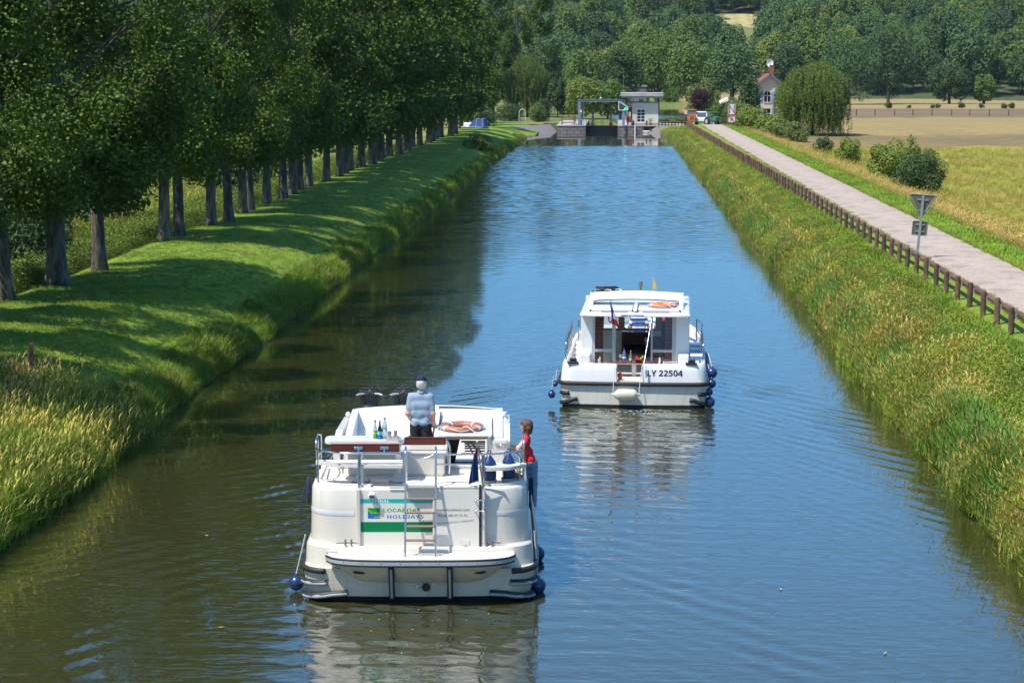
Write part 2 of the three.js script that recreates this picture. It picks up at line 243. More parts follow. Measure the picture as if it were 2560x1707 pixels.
{
  const wind = (x, z) => { const a = z < -300 ? 4 * smoothstep(-z, 326, 332) * (1 - smoothstep(-z, 400, 412)) : smoothstep(-z, 58, 165) * (1 - smoothstep(-z, 234, 242)); return a * (0.014 * n2(x * 0.9, z * 1.9) + 0.009 * n2(x * 1.7 + 50, z * 3.7)); };
  const sheet = (xs, zs) => { const pos = [], uv = [], idx = []; for (const z of zs) for (const x of xs) { pos.push(x, (z > -24 || z < -92.1 ? 0 : wakeHeight(x, z)) + wind(x, z), z); uv.push(x, -z); } for (let j = 1; j < zs.length; j++) for (let i = 1; i < xs.length; i++) { const a = (j - 1) * xs.length + i - 1, b = a + xs.length; idx.push(a, a + 1, b, a + 1, b + 1, b); } const g = new THREE.BufferGeometry(); g.setAttribute('position', new THREE.Float32BufferAttribute(pos, 3)); g.setAttribute('uv', new THREE.Float32BufferAttribute(uv, 2)); g.setIndex(idx); g.computeVertexNormals(); return g; };
  const near = waterOf(0.017), two = (a, b) => [a, b];
  struct('water', sheet(linesOf(-12.6, 8.6, () => 0.17), linesOf(-92, 0, (z) => (z < -60 ? 0.14 : 0.11)).reverse()), near, 'murky green-brown canal water round the two cruisers');
  struct('water', sheet(linesOf(-12.6, 8.6, () => 0.4), linesOf(-244, -92, () => 0.12).reverse()), near, 'wind-ruffled blue water between the far cruiser and the lock');
  struct('water', sheet([-12.6, 8.6], [30, 0]), near, 'murky water under the near end of the canal');
  struct('river', merge([sheet([-4.6, 1.6], [-296, -328]), sheet(linesOf(-6, 24, () => 0.8), linesOf(-414, -328, () => 0.16).reverse()), sheet([-6, 24], [-414, -520])]), waterOf(0.01), 'water in the lock chamber and the river beyond it');
  struct('water', sheet([-12.6, 8.6], [-244, -296]), waterOf(0.008), 'calm dark water mirroring the lock');
}
// ---------------------------------------------------------------- towpath and its edges
{
  const zs = linesOf(-262, 10, () => 1.5), pos = [], uv = [], idx = [];
  const cols = [0, 0.06, 0.3, 0.7, 0.94, 1];
  zs.forEach((z, j) => { const a = 11.25 + 0.10 * n2(z * 0.25, 60) + 0.05 * n2(z * 1.3, 61), b = 14.1 + 0.12 * n2(z * 0.3, 70) + 0.06 * n2(z * 1.1, 71); cols.forEach((t, i) => { const x = lerp(a, b, t); pos.push(x, ground(x, z) + (t === 0 || t === 1 ? 0.004 : 0.02 + 0.03 * Math.sin(Math.PI * t)), z); uv.push(x, z); if (i && j) { const p = (j - 1) * cols.length + i - 1, q = p + cols.length; idx.push(p, q, p + 1, p + 1, q, q + 1); } }); });
  const g = new THREE.BufferGeometry(); g.setAttribute('position', new THREE.Float32BufferAttribute(pos, 3)); g.setAttribute('uv', new THREE.Float32BufferAttribute(uv, 2)); g.setIndex(idx); g.computeVertexNormals();
  const gravel = tex(512, 512, (u, v) => { const a = fbm(u * 100, v * 100, 100, 100, 2, 121), b = fbm(u * 6, v * 6, 6, 6, 5, 125), t = smoothstep(fbm(u * 9, v * 9, 9, 9, 5, 129, 0.6), 0.58, 0.72) * 0.2; const k = 0.8 + 0.35 * (a - 0.5) + 0.22 * (b - 0.5) - t; return [k, k * 0.985, k * 0.97]; });
  struct('towpath', g, MAT([0.48, 0.39, 0.325], 0.95, { map: rep(gravel, 0.13, 0.13), bumpMap: rep(grainBump, 0.8, 0.8), bumpScale: 0.006 }), 'pale pinkish gravel towpath along the canal');
}
{ // the dirt track seen between the poplars
  const pts = []; for (let z = -95; z > -150; z -= 2.5) { const x = -24.1 - 0.5 * n2(z * 0.1, 9) - ((z + 120) / 40) ** 2; for (const o of [-0.9, 0.9]) pts.push([x + o, ground(x + o, z) + 0.05, z]); }
  const pos = pts.flat(), idx = []; for (let i = 2; i < pts.length; i += 2) idx.push(i - 2, i - 1, i, i - 1, i + 1, i);
  const g = new THREE.BufferGeometry(); g.setAttribute('position', new THREE.Float32BufferAttribute(pos, 3)); g.setIndex(idx); g.computeVertexNormals();
  struct('dirt_track', g, MAT([0.34, 0.28, 0.22], 0.95, { map: blotch, side: THREE.DoubleSide }), 'dirt track behind the poplar row');
}
const concrete = MAT([0.40, 0.38, 0.36], 0.9, { map: blotch, bumpMap: rep(grainBump, 2, 2), bumpScale: 0.01 }), stoneMat = MAT([0.27, 0.24, 0.235], 0.95, { map: rep(tex(512, 512, (u, v) => { const r = Math.floor(v * 16), q = (u * 12 + (r % 2) * 0.5) % 1, f = (v * 16) % 1, j = Math.min(q, 1 - q) < 0.05 || Math.min(f, 1 - f) < 0.07 ? 0.35 : 1; return j * (0.55 + 0.55 * fbm(u * 24, v * 32, 24, 32, 3, 161) + 0.2 * (pnoise(Math.floor(u * 12 + (r % 2) * 0.5), r, 12, 16, 9) - 0.5)); }), 0.35, 0.35), bumpMap: rep(grainBump, 1, 1), bumpScale: 0.03 });
const steelBlue = MAT([0.20, 0.27, 0.32], 0.5), steelDark = MAT([0.05, 0.06, 0.065], 0.6), whitePaint = MAT([0.78, 0.77, 0.75], 0.55), creamWall = MAT([0.66, 0.61, 0.55], 0.85), glassDark = MAT([0.02, 0.025, 0.03], 0.08), timber = MAT([0.8, 0.8, 0.8], 0.85, { map: postWood }), redPaint = MAT([0.50, 0.04, 0.03], 0.5), rust = MAT([0.30, 0.11, 0.04], 0.8, { map: speck });
// ---------------------------------------------------------------- vegetation
const M4 = new THREE.Matrix4(), Q = new THREE.Quaternion(), E3 = new THREE.Euler();
function instances(name, geo, mat, list, parent, kind = 'stuff') { // list of { p, e: [rx, ry, rz], s: [x, y, z], c }
  const o = new THREE.InstancedMesh(geo, mat, list.length); o.name = name; o.castShadow = o.receiveShadow = true;
  const col = new THREE.Color();
  list.forEach((t, i) => { M4.compose(t.p, Q.setFromEuler(E3.set(...t.e)), V(...t.s)); o.setMatrixAt(i, M4); if (t.c) o.setColorAt(i, col.setRGB(...t.c)); });
  if (kind) o.userData.kind = kind; (parent || scene).add(o); return o;
}
function leaves(n, place, size, ratio = 0.8, fold = 0.25) { // n kite-shaped folded leaves; place(i) -> [point, facing direction]
  const pos = [], idx = [], nrm = V(0, 0, 0), a = V(0, 0, 0), b = V(0, 0, 0);
  for (let i = 0; i < n; i++) {
    const [p, f] = place(i); nrm.copy(f).normalize(); a.set(gauss(), gauss() - 0.35, gauss()); a.addScaledVector(nrm, -a.dot(nrm)).normalize(); b.crossVectors(nrm, a);
    const L = size * rr(0.7, 1.25), w = L * ratio * 0.5, k = pos.length / 3, up = w * fold;
    const pt = (u, v, h) => pos.push(p.x + a.x * u + b.x * v + nrm.x * h, p.y + a.y * u + b.y * v + nrm.y * h, p.z + a.z * u + b.z * v + nrm.z * h);
    pt(0, 0, 0); pt(L * 0.42, w, up); pt(L, 0, 0); pt(L * 0.42, -w, up); idx.push(k, k + 2, k + 1, k, k + 3, k + 2);
  }
  const g = new THREE.BufferGeometry(); g.setAttribute('position', new THREE.Float32BufferAttribute(pos, 3)); g.setIndex(idx); return prep(g);
}
const ball = (r) => { const v = V(gauss(), gauss(), gauss()).normalize(); return v.multiplyScalar(r * Math.cbrt(rnd())); };
function limb(pts, r0, r1, rad = 6) { const c = new THREE.CatmullRomCurve3(pts); return sweep(c.getPoints(Math.max(4, pts.length * 3)), (t) => lerp(r0, r1, t), rad); }
const barkMap = tex(256, 512, (u, v) => { const g = fbm(u * 14, v * 7, 14, 7, 4, 141, 0.6), f = fbm(u * 40, v * 12, 40, 12, 3, 145), t = clamp(g * 1.1 + 0.5 * (f - 0.5), 0, 1); return [0.20 + 0.42 * t, 0.187 + 0.405 * t, 0.168 + 0.38 * t]; }, { srgb: true });
const barkBump = tex(256, 512, (u, v) => fbm(u * 16, v * 7, 16, 7, 4, 141, 0.6));
const barkMat = MAT([0.72, 0.70, 0.67], 0.95, { map: rep(barkMap, 1, 0.35), bumpMap: rep(barkBump, 1, 0.35), bumpScale: 0.05 });
const darkBark = MAT([0.09, 0.07, 0.05], 0.95, { map: speck });

// --- the poplar row: each tree a trunk, limbs and a crown of leafy sprays
const popLeafNear = [0.078, 0.140, 0.013], popMat = leafMat(popLeafNear, 0.18, 0.5, 0.4);
const sprayGeo = (n, leaf) => leaves(n, () => { const p = ball(0.62); p.y *= 0.8; const f = p.clone().normalize().multiplyScalar(0.6).add(V(gauss(), gauss() + 0.5, gauss())); return [p, f]; }, leaf, 0.85);
const sprays = [sprayGeo(62, 0.105), sprayGeo(56, 0.115), sprayGeo(50, 0.125)], spraysFar = [sprayGeo(26, 0.22), sprayGeo(22, 0.25)];
function makePoplar(far, hTop, seedShift) {
  const t = new THREE.Group(), trunkPts = []; let lean = rr(-0.15, 0.15);
  for (let i = 0; i <= 10; i++) { const f = i / 10; trunkPts.push(V(lean * f * f * 2 + 0.06 * Math.sin(f * 9 + seedShift), f * hTop * 0.92 - 0.15, 0.08 * Math.sin(f * 7 + seedShift * 2))); }
  const trunk = sweep(new THREE.CatmullRomCurve3(trunkPts).getPoints(34), (f) => 0.24 * (1 - 0.85 * f) + 0.09 * Math.exp(-f * 55), 12);
  { const p = trunk.attributes.position; for (let i = 0; i < p.count; i++) { const y = p.getY(i); if (y < 0.9) { const a = Math.atan2(p.getZ(i), p.getX(i)), k = 1 + 0.14 * Math.max(0, 1 - y / 0.9) * Math.cos(a * 5 + seedShift); p.setX(i, p.getX(i) * k); p.setZ(i, p.getZ(i) * k); } } trunk.computeVertexNormals(); }
  { const u = trunk.attributes.uv; for (let i = 0; i < u.count; i++) u.setX(i, u.getX(i) * 1.0); }
  obj('trunk', trunk, barkMat, t);
  const limbs = [], tips = [];
  for (let i = 0; i < 26; i++) {
    const y = rr(2.6, hTop * 0.8), a = rr(0, 6.28), L = table([[2.5, 2.2], [5, 3.2], [10, 3.2], [16, 2.2], [21, 1]], y) * rr(0.75, 1.1), up = y < 4.5 ? rr(0, 0.5) : rr(0.5, 1.5);
    const p0 = V(0, y, 0), p1 = V(Math.cos(a) * L * 0.5, y + L * 0.35 * up, Math.sin(a) * L * 0.5), p2 = V(Math.cos(a) * L, y + L * up * 0.6, Math.sin(a) * L);
    limbs.push(limb([p0, p1, p2], 0.065, 0.012, 5)); for (let k = 0; k < 5; k++) tips.push(p1.clone().lerp(p2, k / 4));
  }
  obj('limbs', limbs, barkMat, t);
  const lists = (far ? spraysFar : sprays).map(() => []), N = far ? 860 : 1080;
  const prof = (y) => table([[2.6, 1.3], [3.8, 2.4], [5.4, 3.0], [8, 3.1], [12, 2.6], [16, 1.9], [20, 1.0], [22, 0.4]], y * 20 / hTop);
  for (let i = 0, tries = 0; i < N && tries < N * 5; tries++) {
    const a = rr(0, 6.283), y = lerp(3.2 + 0.7 * n2(a * 0.9, seedShift), hTop, Math.pow(rnd(), 1.16)), r = prof(y) * (0.35 + 0.65 * Math.sqrt(rnd())) * (0.86 + 0.3 * n2(a * 1.1 + seedShift, y * 0.35));
    const p = V(Math.cos(a) * r * 1.16, y + rr(-0.2, 0.2), Math.sin(a) * r * lerp(0.85, 0.22, smoothstep(y, 4.2, 7)));
    if (n3(p.x * 0.34 + seedShift, p.y * 0.34, p.z * 0.34) < (y > 9 ? 0.26 : y > 6 ? 0.15 : -0.1) || (!far && y > 11.5 && rnd() < 0.4)) continue;                                                             // holes between the boughs
    const k = rr(0.75, 1.3), yel = rnd() < 0.08 ? 1.4 : 1, v = rr(0.75, 1.25);
    lists[i % lists.length].push({ p, e: [rr(0, 6.28), rr(0, 6.28), rr(0, 6.28)], s: [k, k * 0.85, k], c: [v * yel, v * (yel > 1 ? 1.25 : 1), v * rr(0.7, 1.1)] }); i++;
  }
  for (let k = 0; k < 44; k++) { const p = tips[Math.floor(rnd() * 20)].clone(); p.y = Math.max(rr(2.0, 2.8), p.y - rr(0.1, 1.6)); const s = rr(0.5, 0.9); lists[0].push({ p, e: [0, rr(0, 6), 0], s: [s * 0.7, s * 1.3, s * 0.7], c: [1.1, 1.15, 0.9] }); } // drooping sprays
  lists.forEach((l, i) => instances('crown', (far ? spraysFar : sprays)[i], popMat, l, t));
  return t;
}
{
  const near = [0, 1, 2].map((i) => makePoplar(false, 20.5 + i * 0.7, i * 13.7 + 1)), far = [0, 1].map((i) => makePoplar(true, 20 + i, i * 7.3 + 50));
  const zsT = [-41, -45.6, -50.6, -55.8, -61.1, -65.8, -70.8, -83, -86.4, -92.3, -95.4, -100.6, -103.6, -108, -111.3, -115.6, -120, -124.6, -129.6, -135, -139.6, -144.6, -149, -154, -158.6, -164, -169, -174.5, -179, -184.4, -189.6, -195, -200.5, -206, -211, -217, -223, -229];
  const far2 = [[-19.2, -237], [-19.8, -246], [-21, -276], [-13.6, -374], [-17.6, -366], [-21, -352], [-24.5, -345], [-27, -330], [-19.5, -296], [-24, -306], [-21.5, -330], [-28, -300], [-27, -286], [-24, -268]];
  const place = (src, x, z, i, label, group) => { const o = src.clone(); o.name = numbered('poplar_tree'); o.position.set(x, ground(x, z) - 0.03, z); o.rotation.y = (i % 2) * Math.PI + 0.3 * Math.sin(i * 3.1); const s = 0.95 + 0.1 * Math.abs(Math.sin(i * 12.9)); o.scale.set(s, s * (0.97 + 0.06 * Math.sin(i * 5.1)), s); if (label.startsWith('thick')) o.scale.set(1.45, s, 1.45); if (z < -140 && z > -232) o.scale.x *= 1.3; if (z < -340) o.scale.multiplyScalar(1.12); scene.add(o); tag(o, label, 'tree', group); };
  const ORD = ['', '', 'first', 'second', 'third', 'fourth', 'fifth', 'sixth', 'seventh', 'eighth', 'ninth', 'tenth', 'eleventh', 'twelfth', 'thirteenth', 'fourteenth', 'fifteenth', 'sixteenth', 'seventeenth', 'eighteenth', 'nineteenth', 'twentieth'];
  zsT.forEach((z, i) => {
    const x = -18.8 + 0.28 * Math.sin(i * 7.7) + (z < -200 ? (-200 - z) * 0.02 : 0);
    i -= 2; const lab = i < -1 ? 'nearest poplar of the row, outside the photo, shading the near bank' : i < 0 ? 'second poplar outside the photo edge, shading the near bank' : i < 3 ? ['poplar just outside the row end shading the near lawn', 'poplar whose shadow ends beside the sunlit tall grass', 'first poplar trunk cut by the photo edge with mossy orange foot'][i]
      : i === 3 ? 'thick dark poplar trunk with widely flared roots, second in the row' : i === 4 ? 'grey poplar trunk standing alone just beyond the thick dark one' : z > -90 && z < -80 ? (i === 5 ? 'left one of the paired poplars beside the dirt track' : 'right one of the paired poplars beside the dirt track') : i < 22 ? ORD[i] + ' poplar of the canal row counted from the left photo edge' : 'slender distant poplar where the trunks of the row merge towards the lock';
    place(z > -112 ? near[(i + 6) % 3] : far[(i + 6) % 2], x, z, i, lab, i >= -2 ? 'poplars in the row along the canal' : undefined);
  });
  far2.forEach(([x, z], i) => place(far[i % 2], x, z, i + 40, 'dark poplar crowding the far end of the row by the willow', 'poplars at the far end of the row'));
}

// --- round-headed trees, bushes and the forest: puffs of leaf-sized faces
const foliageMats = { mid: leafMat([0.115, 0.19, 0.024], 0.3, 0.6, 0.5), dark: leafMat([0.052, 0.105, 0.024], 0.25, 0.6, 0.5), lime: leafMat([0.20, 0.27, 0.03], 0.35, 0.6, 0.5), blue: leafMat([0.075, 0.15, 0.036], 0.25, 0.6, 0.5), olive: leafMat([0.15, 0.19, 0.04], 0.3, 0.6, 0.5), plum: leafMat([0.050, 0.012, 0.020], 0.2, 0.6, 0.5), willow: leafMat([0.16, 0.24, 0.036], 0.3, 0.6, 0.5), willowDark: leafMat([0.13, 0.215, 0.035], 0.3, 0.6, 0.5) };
function crownGeo({ n, rx, ry, rz = rx, cy, puffs = 14, leaf = 0.6, puffR = 0.36, low = -0.7 }) {
  const P = [];
  for (let i = 0; i < puffs; i++) { const a = i * 2.39996 + rr(-0.4, 0.4), y = lerp(low, 0.95, (i + 0.5) / puffs), r = Math.sqrt(Math.max(0.05, 1 - y * y)) * rr(0.5, 0.8); P.push([V(Math.cos(a) * r * rx, cy + y * ry * 0.78, Math.sin(a) * r * rz), puffR * rr(0.75, 1.25)]); }
  P.push([V(0, cy, 0), 0.6]);
  return leaves(n, (i) => { const [c, k] = P[Math.floor(rnd() * P.length)], d = V(gauss(), gauss() + 0.15, gauss()).normalize(), sh = 0.72 + 0.3 * Math.sqrt(rnd()); return [c.clone().add(V(d.x * rx * k * sh, d.y * ry * k * sh, d.z * rz * k * sh)), d.clone().multiplyScalar(0.9).add(V(gauss() * 0.6, gauss() * 0.6 + 0.35, gauss() * 0.6))]; }, leaf, 0.75);
}
function treeParts(parent, crown, mat, { h = 4, r = 0.3, rx = 3, fork = 4 } = {}) {
  const t = [limb([V(0, -0.3, 0), V(0.1, h * 0.45, 0.05), V(-0.05, h, 0)], r, r * 0.45, 8)];
  for (let i = 0; i < fork; i++) { const a = i * 1.7 + 0.4; t.push(limb([V(0, h * 0.6, 0), V(Math.cos(a) * rx * 0.3, h * 0.95, Math.sin(a) * rx * 0.3), V(Math.cos(a) * rx * 0.62, h * 1.35, Math.sin(a) * rx * 0.62)], r * 0.42, r * 0.1, 5)); }
  obj('trunk', t, darkBark, parent); obj('crown', crown, mat, parent);
}
function tree(name, label, x, z, { rx, ry, cy, n, mat, leaf, puffs = 16, puffR, low, trunk = {}, group, rz, cat = 'tree' }) {
  const t = thing(name, label, cat, [x, ground(x, z) - 0.05, z], rr(0, 6), group);
  treeParts(t, crownGeo({ n, rx, ry, rz, cy, leaf, puffs, puffR, low }), foliageMats[mat], { rx, h: cy * 0.8, ...trunk }); return t;
}
function bush(name, label, x, z, { rx, ry, n, mat, leaf = 0.16, puffs = 10, puffR = 0.42, rz, group }) {
  const t = thing(name, label, 'bush', [x, ground(x, z) - 0.05, z], 0, group), stems = [];
  for (let i = 0; i < 7; i++) { const a = i * 0.9; stems.push(limb([V(0, 0, 0), V(Math.cos(a) * rx * 0.3, ry * 0.6, Math.sin(a) * rx * 0.3), V(Math.cos(a) * rx * 0.7, ry * 1.3, Math.sin(a) * rx * 0.7)], 0.04, 0.01, 4)); }
  obj('stems', stems, darkBark, t); obj('foliage', crownGeo({ n, rx, ry, rz, cy: ry * 0.85, leaf, puffs, puffR, low: -0.8 }), foliageMats[mat], t); return t;
}
{ // forest on the hill
  const kinds = [['mid', 7.6, 8.0, 10], ['dark', 7.0, 8.6, 10.6], ['blue', 7.0, 7.4, 9.6], ['lime', 5.8, 6.8, 9], ['olive', 7.8, 7.0, 9.2], ['mid', 5.8, 9.6, 12], ['blue', 8.4, 8.4, 10.2]];
  const protos = kinds.map(([m, rx, ry, cy], i) => { const t = new THREE.Group(); t.name = ['leafy_tree', 'dark_tree', 'blue_green_tree', 'lime_green_tree', 'olive_tree', 'tall_tree', 'broad_tree'][i].replace('olive_tree', 'dull_green_tree'); treeParts(t, crownGeo({ n: 5600, rx, ry, cy, leaf: 0.7, puffs: 19, puffR: 0.33 }), foliageMats[m], { rx, h: 7, r: 0.3 }); return t; });
  const spots = [], cell = new Map(), key = (x, z) => Math.floor(x / 9) + ',' + Math.floor(z / 9);
  for (let k = 0; k < 16000 && spots.length < 2100; k++) {
    const z = -rr(556, 1080), x = rr(-85, 0.285 * -z + 30 - 0.02 * z);
    if (x > (0.217 * -z + 18) || x < -70) continue;
    const cx = Math.floor(x / 9), cz = Math.floor(z / 9); let ok = true;
    for (let a = -1; a <= 1 && ok; a++) for (let b = -1; b <= 1 && ok; b++) for (const s of cell.get((cx + a) + ',' + (cz + b)) || []) if ((s[0] - x) ** 2 + (s[1] - z) ** 2 < 52) ok = false;
    if (!ok) continue;
    const sx = x / -z; if (z > -855 && sx > 0.048 - 0.003 * (z < -700) && sx < 0.076 + 0.005 * (z < -700)) continue;                              // the clearing and the view up to it
    if (hillH(x, z) <= 0.2) continue;
    spots.push([x, z]); const c = key(x, z); if (!cell.has(c)) cell.set(c, []); cell.get(c).push([x, z]);
  }
  spots.sort((a, b) => b[1] - a[1]);
  const pick = (x, z) => { const q = n2(x * 0.018, z * 0.018) + 0.7 * (rnd() - 0.5); return q > 0.62 ? 3 : q > 0.3 ? (rnd() < 0.6 ? 0 : 4) : q > -0.05 ? (rnd() < 0.5 ? 0 : 6) : q > -0.4 ? (rnd() < 0.5 ? 5 : 2) : (rnd() < 0.5 ? 1 : 6); };
  const names = ['mid green leafy', 'very dark', 'bluish green', 'bright lime green', 'dull olive green', 'tall narrow', 'broad bluish'];
  const rest = kinds.map(() => []);
  spots.forEach(([x, z], i) => {
    const k = pick(x, z), s = rr(0.52, 0.98), y = ground(x, z) - 0.3;
    if (i < 285) { const o = protos[k].clone(); o.name = numbered(protos[k].name); o.position.set(x, y, z); o.rotation.y = rr(0, 6.28); o.scale.set(s, s * rr(0.92, 1.12), s); scene.add(o); tag(o, names[k] + ' tree among the many on the wooded hillside', 'tree', 'trees of the wooded hillside, ' + names[k]); }
    else { const v = rr(0.75, 1.25); rest[k].push({ p: V(x, y, z), e: [0, rr(0, 6.28), 0], s: [s, s * rr(0.92, 1.12), s], c: [v * rr(0.9, 1.1), v, v] }); }
  });
  const f = thing('forest', 'dense mixed forest covering the upper hillside', 'forest'); f.userData.kind = 'stuff';
  kinds.forEach(([m], i) => { if (rest[i].length) instances('trees', protos[i].children[1].geometry, foliageMats[m], rest[i], f); });
}

// --- willows: domes of hanging strands
function willow(label, x, z, rx, hgt, mat, n) {
  const t = thing('weeping_willow', label, 'tree', [x, ground(x, z), z], 0), wood = [limb([V(0, -0.2, 0), V(0.15, hgt * 0.3, 0), V(0, hgt * 0.62, 0)], 0.42, 0.2, 9)], list = [[], []];
  for (let i = 0; i < 9; i++) { const a = i * 0.7 + 0.2, r = rx * rr(0.4, 0.75); wood.push(limb([V(0, hgt * 0.3, 0), V(Math.cos(a) * r * 0.5, hgt * 0.66, Math.sin(a) * r * 0.5), V(Math.cos(a) * r, hgt * rr(0.72, 0.9), Math.sin(a) * r)], 0.16, 0.03, 5)); }
  obj('trunk', wood, darkBark, t);
  const strand = () => leaves(34, (i) => { const y = -i / 34 * 1.3; return [V(gauss() * 0.05, y, gauss() * 0.05), V(gauss(), 0.35, gauss())]; }, 0.2, 0.28, 0.1), geos = [strand(), strand()];
  const lobes = []; for (let i = 0; i < 26; i++) { const a = i * 2.4, q = Math.sqrt((i + 0.5) / 26); lobes.push([Math.cos(a) * q * rx * 0.8, Math.sin(a) * q * rx * 0.8, hgt * (1 - 0.22 * q * q) * rr(0.86, 1.0), rx * rr(0.26, 0.4)]); }
  for (let i = 0; i < n; i++) {
    const [lx, lz, ly, lr] = lobes[i % lobes.length], a = rr(0, 6.283), q = Math.sqrt(rnd()), px = lx + Math.cos(a) * q * lr, pz = lz + Math.sin(a) * q * lr, top = ly - q * q * lr * 0.75, rad = Math.hypot(px, pz) / rx;
    const hang = rr(0.25, 1) * (rad > 0.45 ? top - 0.3 : (top - 0.5) * 0.7), y = top - rnd() * hang, drift = 1 + 0.06 * (top - y) / hgt, v = rr(0.7, 1.2);
    list[i & 1].push({ p: V(px * drift, Math.max(0.9, y), pz * drift), e: [rr(-0.12, 0.12), rr(0, 6.28), rr(-0.12, 0.12)], s: [1.1, rr(0.8, 1.2), 1.1], c: [v * rr(0.9, 1.2), v, v * rr(0.8, 1)] });
  }
  list.forEach((l, i) => instances('crown', geos[i], foliageMats[mat], l, t)); return t;
}
willow('weeping willow with long hanging strands left of the lock', -15.0, -350, 4.1, 11.8, 'willowDark', 4200);
willow('broad rounded weeping willow between the cream house and the field', 25.9, -262, 4.8, 10.3, 'willow', 7600);

// --- trees and shrubs round the lock and the fields
tree('round_tree', 'round bright green tree on a bare trunk behind the lock hut', 10.4, -470, { rx: 6.6, ry: 7.2, cy: 11.2, n: 6000, mat: 'mid', leaf: 0.55, puffs: 24, trunk: { h: 7, r: 0.5 } });
tree('round_tree', 'green tree between the round tree and the house', 17.5, -440, { rx: 7.4, ry: 7, cy: 9, n: 6000, mat: 'mid', leaf: 0.55, puffs: 24, trunk: { h: 6, r: 0.4 } });
tree('tall_tree', 'tall grey-green tree rising above the trees beside the house', 28, -480, { rx: 5.2, ry: 7.4, cy: 11.8, n: 6500, mat: 'blue', leaf: 0.55, puffs: 26, trunk: { h: 9, r: 0.4 } });
tree('tree_beside_house', 'mid green tree filling the gap just left of the cream house', 25, -420, { rx: 6.5, ry: 6, cy: 8, n: 5000, mat: 'blue', leaf: 0.55, puffs: 22, trunk: { h: 6, r: 0.4 } });
tree('dark_tree', 'dark pointed tree behind the gantry beam', 1.3, -370, { rx: 3.8, ry: 5.8, cy: 8.6, n: 5200, mat: 'dark', leaf: 0.4, puffs: 24, trunk: { h: 5, r: 0.3 } });
tree('leafy_tree', 'light green tree just behind the left gantry post', -5.2, -336, { rx: 3.0, ry: 3.6, cy: 3.5, n: 5200, mat: 'lime', leaf: 0.32, puffs: 18, trunk: { h: 3, r: 0.2 } });
tree('leafy_tree', 'bushy green tree behind the middle of the gantry', -0.9, -338, { rx: 4.2, ry: 3.4, cy: 3.3, n: 7000, mat: 'mid', leaf: 0.32, puffs: 20, trunk: { h: 3, r: 0.2 } });
tree('conifer_shrub', 'dark upright shrub left of the lock gate', -9.6, -345, { rx: 1.8, ry: 3.4, cy: 3.6, n: 3600, mat: 'dark', leaf: 0.3, puffs: 18, trunk: { h: 2, r: 0.15 } });
tree('leafy_tree', 'pale leafy tree behind the dark upright shrub', -6, -440, { rx: 6, ry: 5.5, cy: 7.5, n: 4600, mat: 'mid', leaf: 0.5, puffs: 20 });
tree('leafy_tree', 'bluish tree between the left willow and the dark pointed tree', -14, -470, { rx: 6, ry: 6, cy: 8.5, n: 4600, mat: 'blue', leaf: 0.5, puffs: 20 });
tree('yew_tree', 'very dark tree right in front of the cream house', 20.4, -300, { rx: 1.8, ry: 3.2, cy: 3.7, n: 4600, mat: 'dark', leaf: 0.3, puffs: 20, trunk: { h: 2.4, r: 0.25 } });
tree('leafy_tree', 'soft olive tree behind the dark red shrub', 14.6, -330, { rx: 3, ry: 2.7, cy: 4.0, n: 4200, mat: 'olive', leaf: 0.32, puffs: 18 });
tree('purple_tree', 'dark red-leaved ornamental tree beside the towpath end', 13.2, -308, { rx: 1.5, ry: 1.75, cy: 3.6, n: 3600, mat: 'plum', leaf: 0.2, puffs: 16, trunk: { h: 2.6, r: 0.12 } });
bush('broad_bush', 'broad bright green bush right of the dark red tree', 16.6, -292, { rx: 2.6, ry: 2.2, n: 5200, mat: 'mid', leaf: 0.24, puffs: 14 });
bush('broad_bush', 'green bush hiding the parked tractor', 17.6, -280, { rx: 2.2, ry: 1.9, n: 4200, mat: 'mid', leaf: 0.22, puffs: 12 });
bush('hazel_bush', 'yellow-green hazel bush right of the N sign', 18.2, -262, { rx: 2.2, ry: 1.7, n: 5200, mat: 'lime', leaf: 0.22, puffs: 13 });
bush('hazel_bush', 'sprawling yellow-green bush in front of the cream house', 20.0, -255, { rx: 2.2, ry: 1.45, n: 5600, mat: 'lime', leaf: 0.22, puffs: 14 });
bush('hazel_bush', 'low green bush at the foot of the right willow', 20.8, -236, { rx: 2.3, ry: 1.3, n: 4600, mat: 'olive', leaf: 0.2, puffs: 12 });
bush('round_bush', 'small round dark bush on the towpath verge', 20.9, -200, { rx: 0.95, ry: 0.95, n: 2200, mat: 'dark', leaf: 0.14, puffs: 9 });
bush('leafy_bush', 'bright green bush beside the small round dark one', 20.9, -178, { rx: 1.3, ry: 1.25, n: 4200, mat: 'lime', leaf: 0.15, puffs: 10 });
bush('straggly_bush', 'straggly yellow-green bush with tall side shoots', 20.7, -150, { rx: 1.75, ry: 1.6, n: 6000, mat: 'lime', leaf: 0.16, puffs: 11 });
bush('straggly_shoot', 'tall thin shoots rising behind the dark verge bush', 22.0, -148, { rx: 0.7, ry: 1.9, n: 1500, mat: 'lime', leaf: 0.16, puffs: 8 });
bush('dense_bush', 'dense dark green bush nearest the triangular sign', 20.5, -134, { rx: 1.75, ry: 1.5, n: 8000, mat: 'dark', leaf: 0.13, puffs: 14 });
bush('bank_bush', 'low dark bush on the left bank near three stakes', -13.1, -198, { rx: 1.5, ry: 0.9, n: 3600, mat: 'mid', leaf: 0.14, puffs: 10 });
const hm = bush('clipped_hedge', 'tall clipped hedge block left of the lock', -11.9, -316, { rx: 1.25, ry: 1.5, n: 5200, mat: 'mid', leaf: 0.16, puffs: 16, puffR: 0.5 });
bush('clipped_hedge', 'darker rounded hedge just behind the clipped block', -11.2, -322, { rx: 1.0, ry: 1.9, n: 4200, mat: 'dark', leaf: 0.18, puffs: 12, puffR: 0.5 });
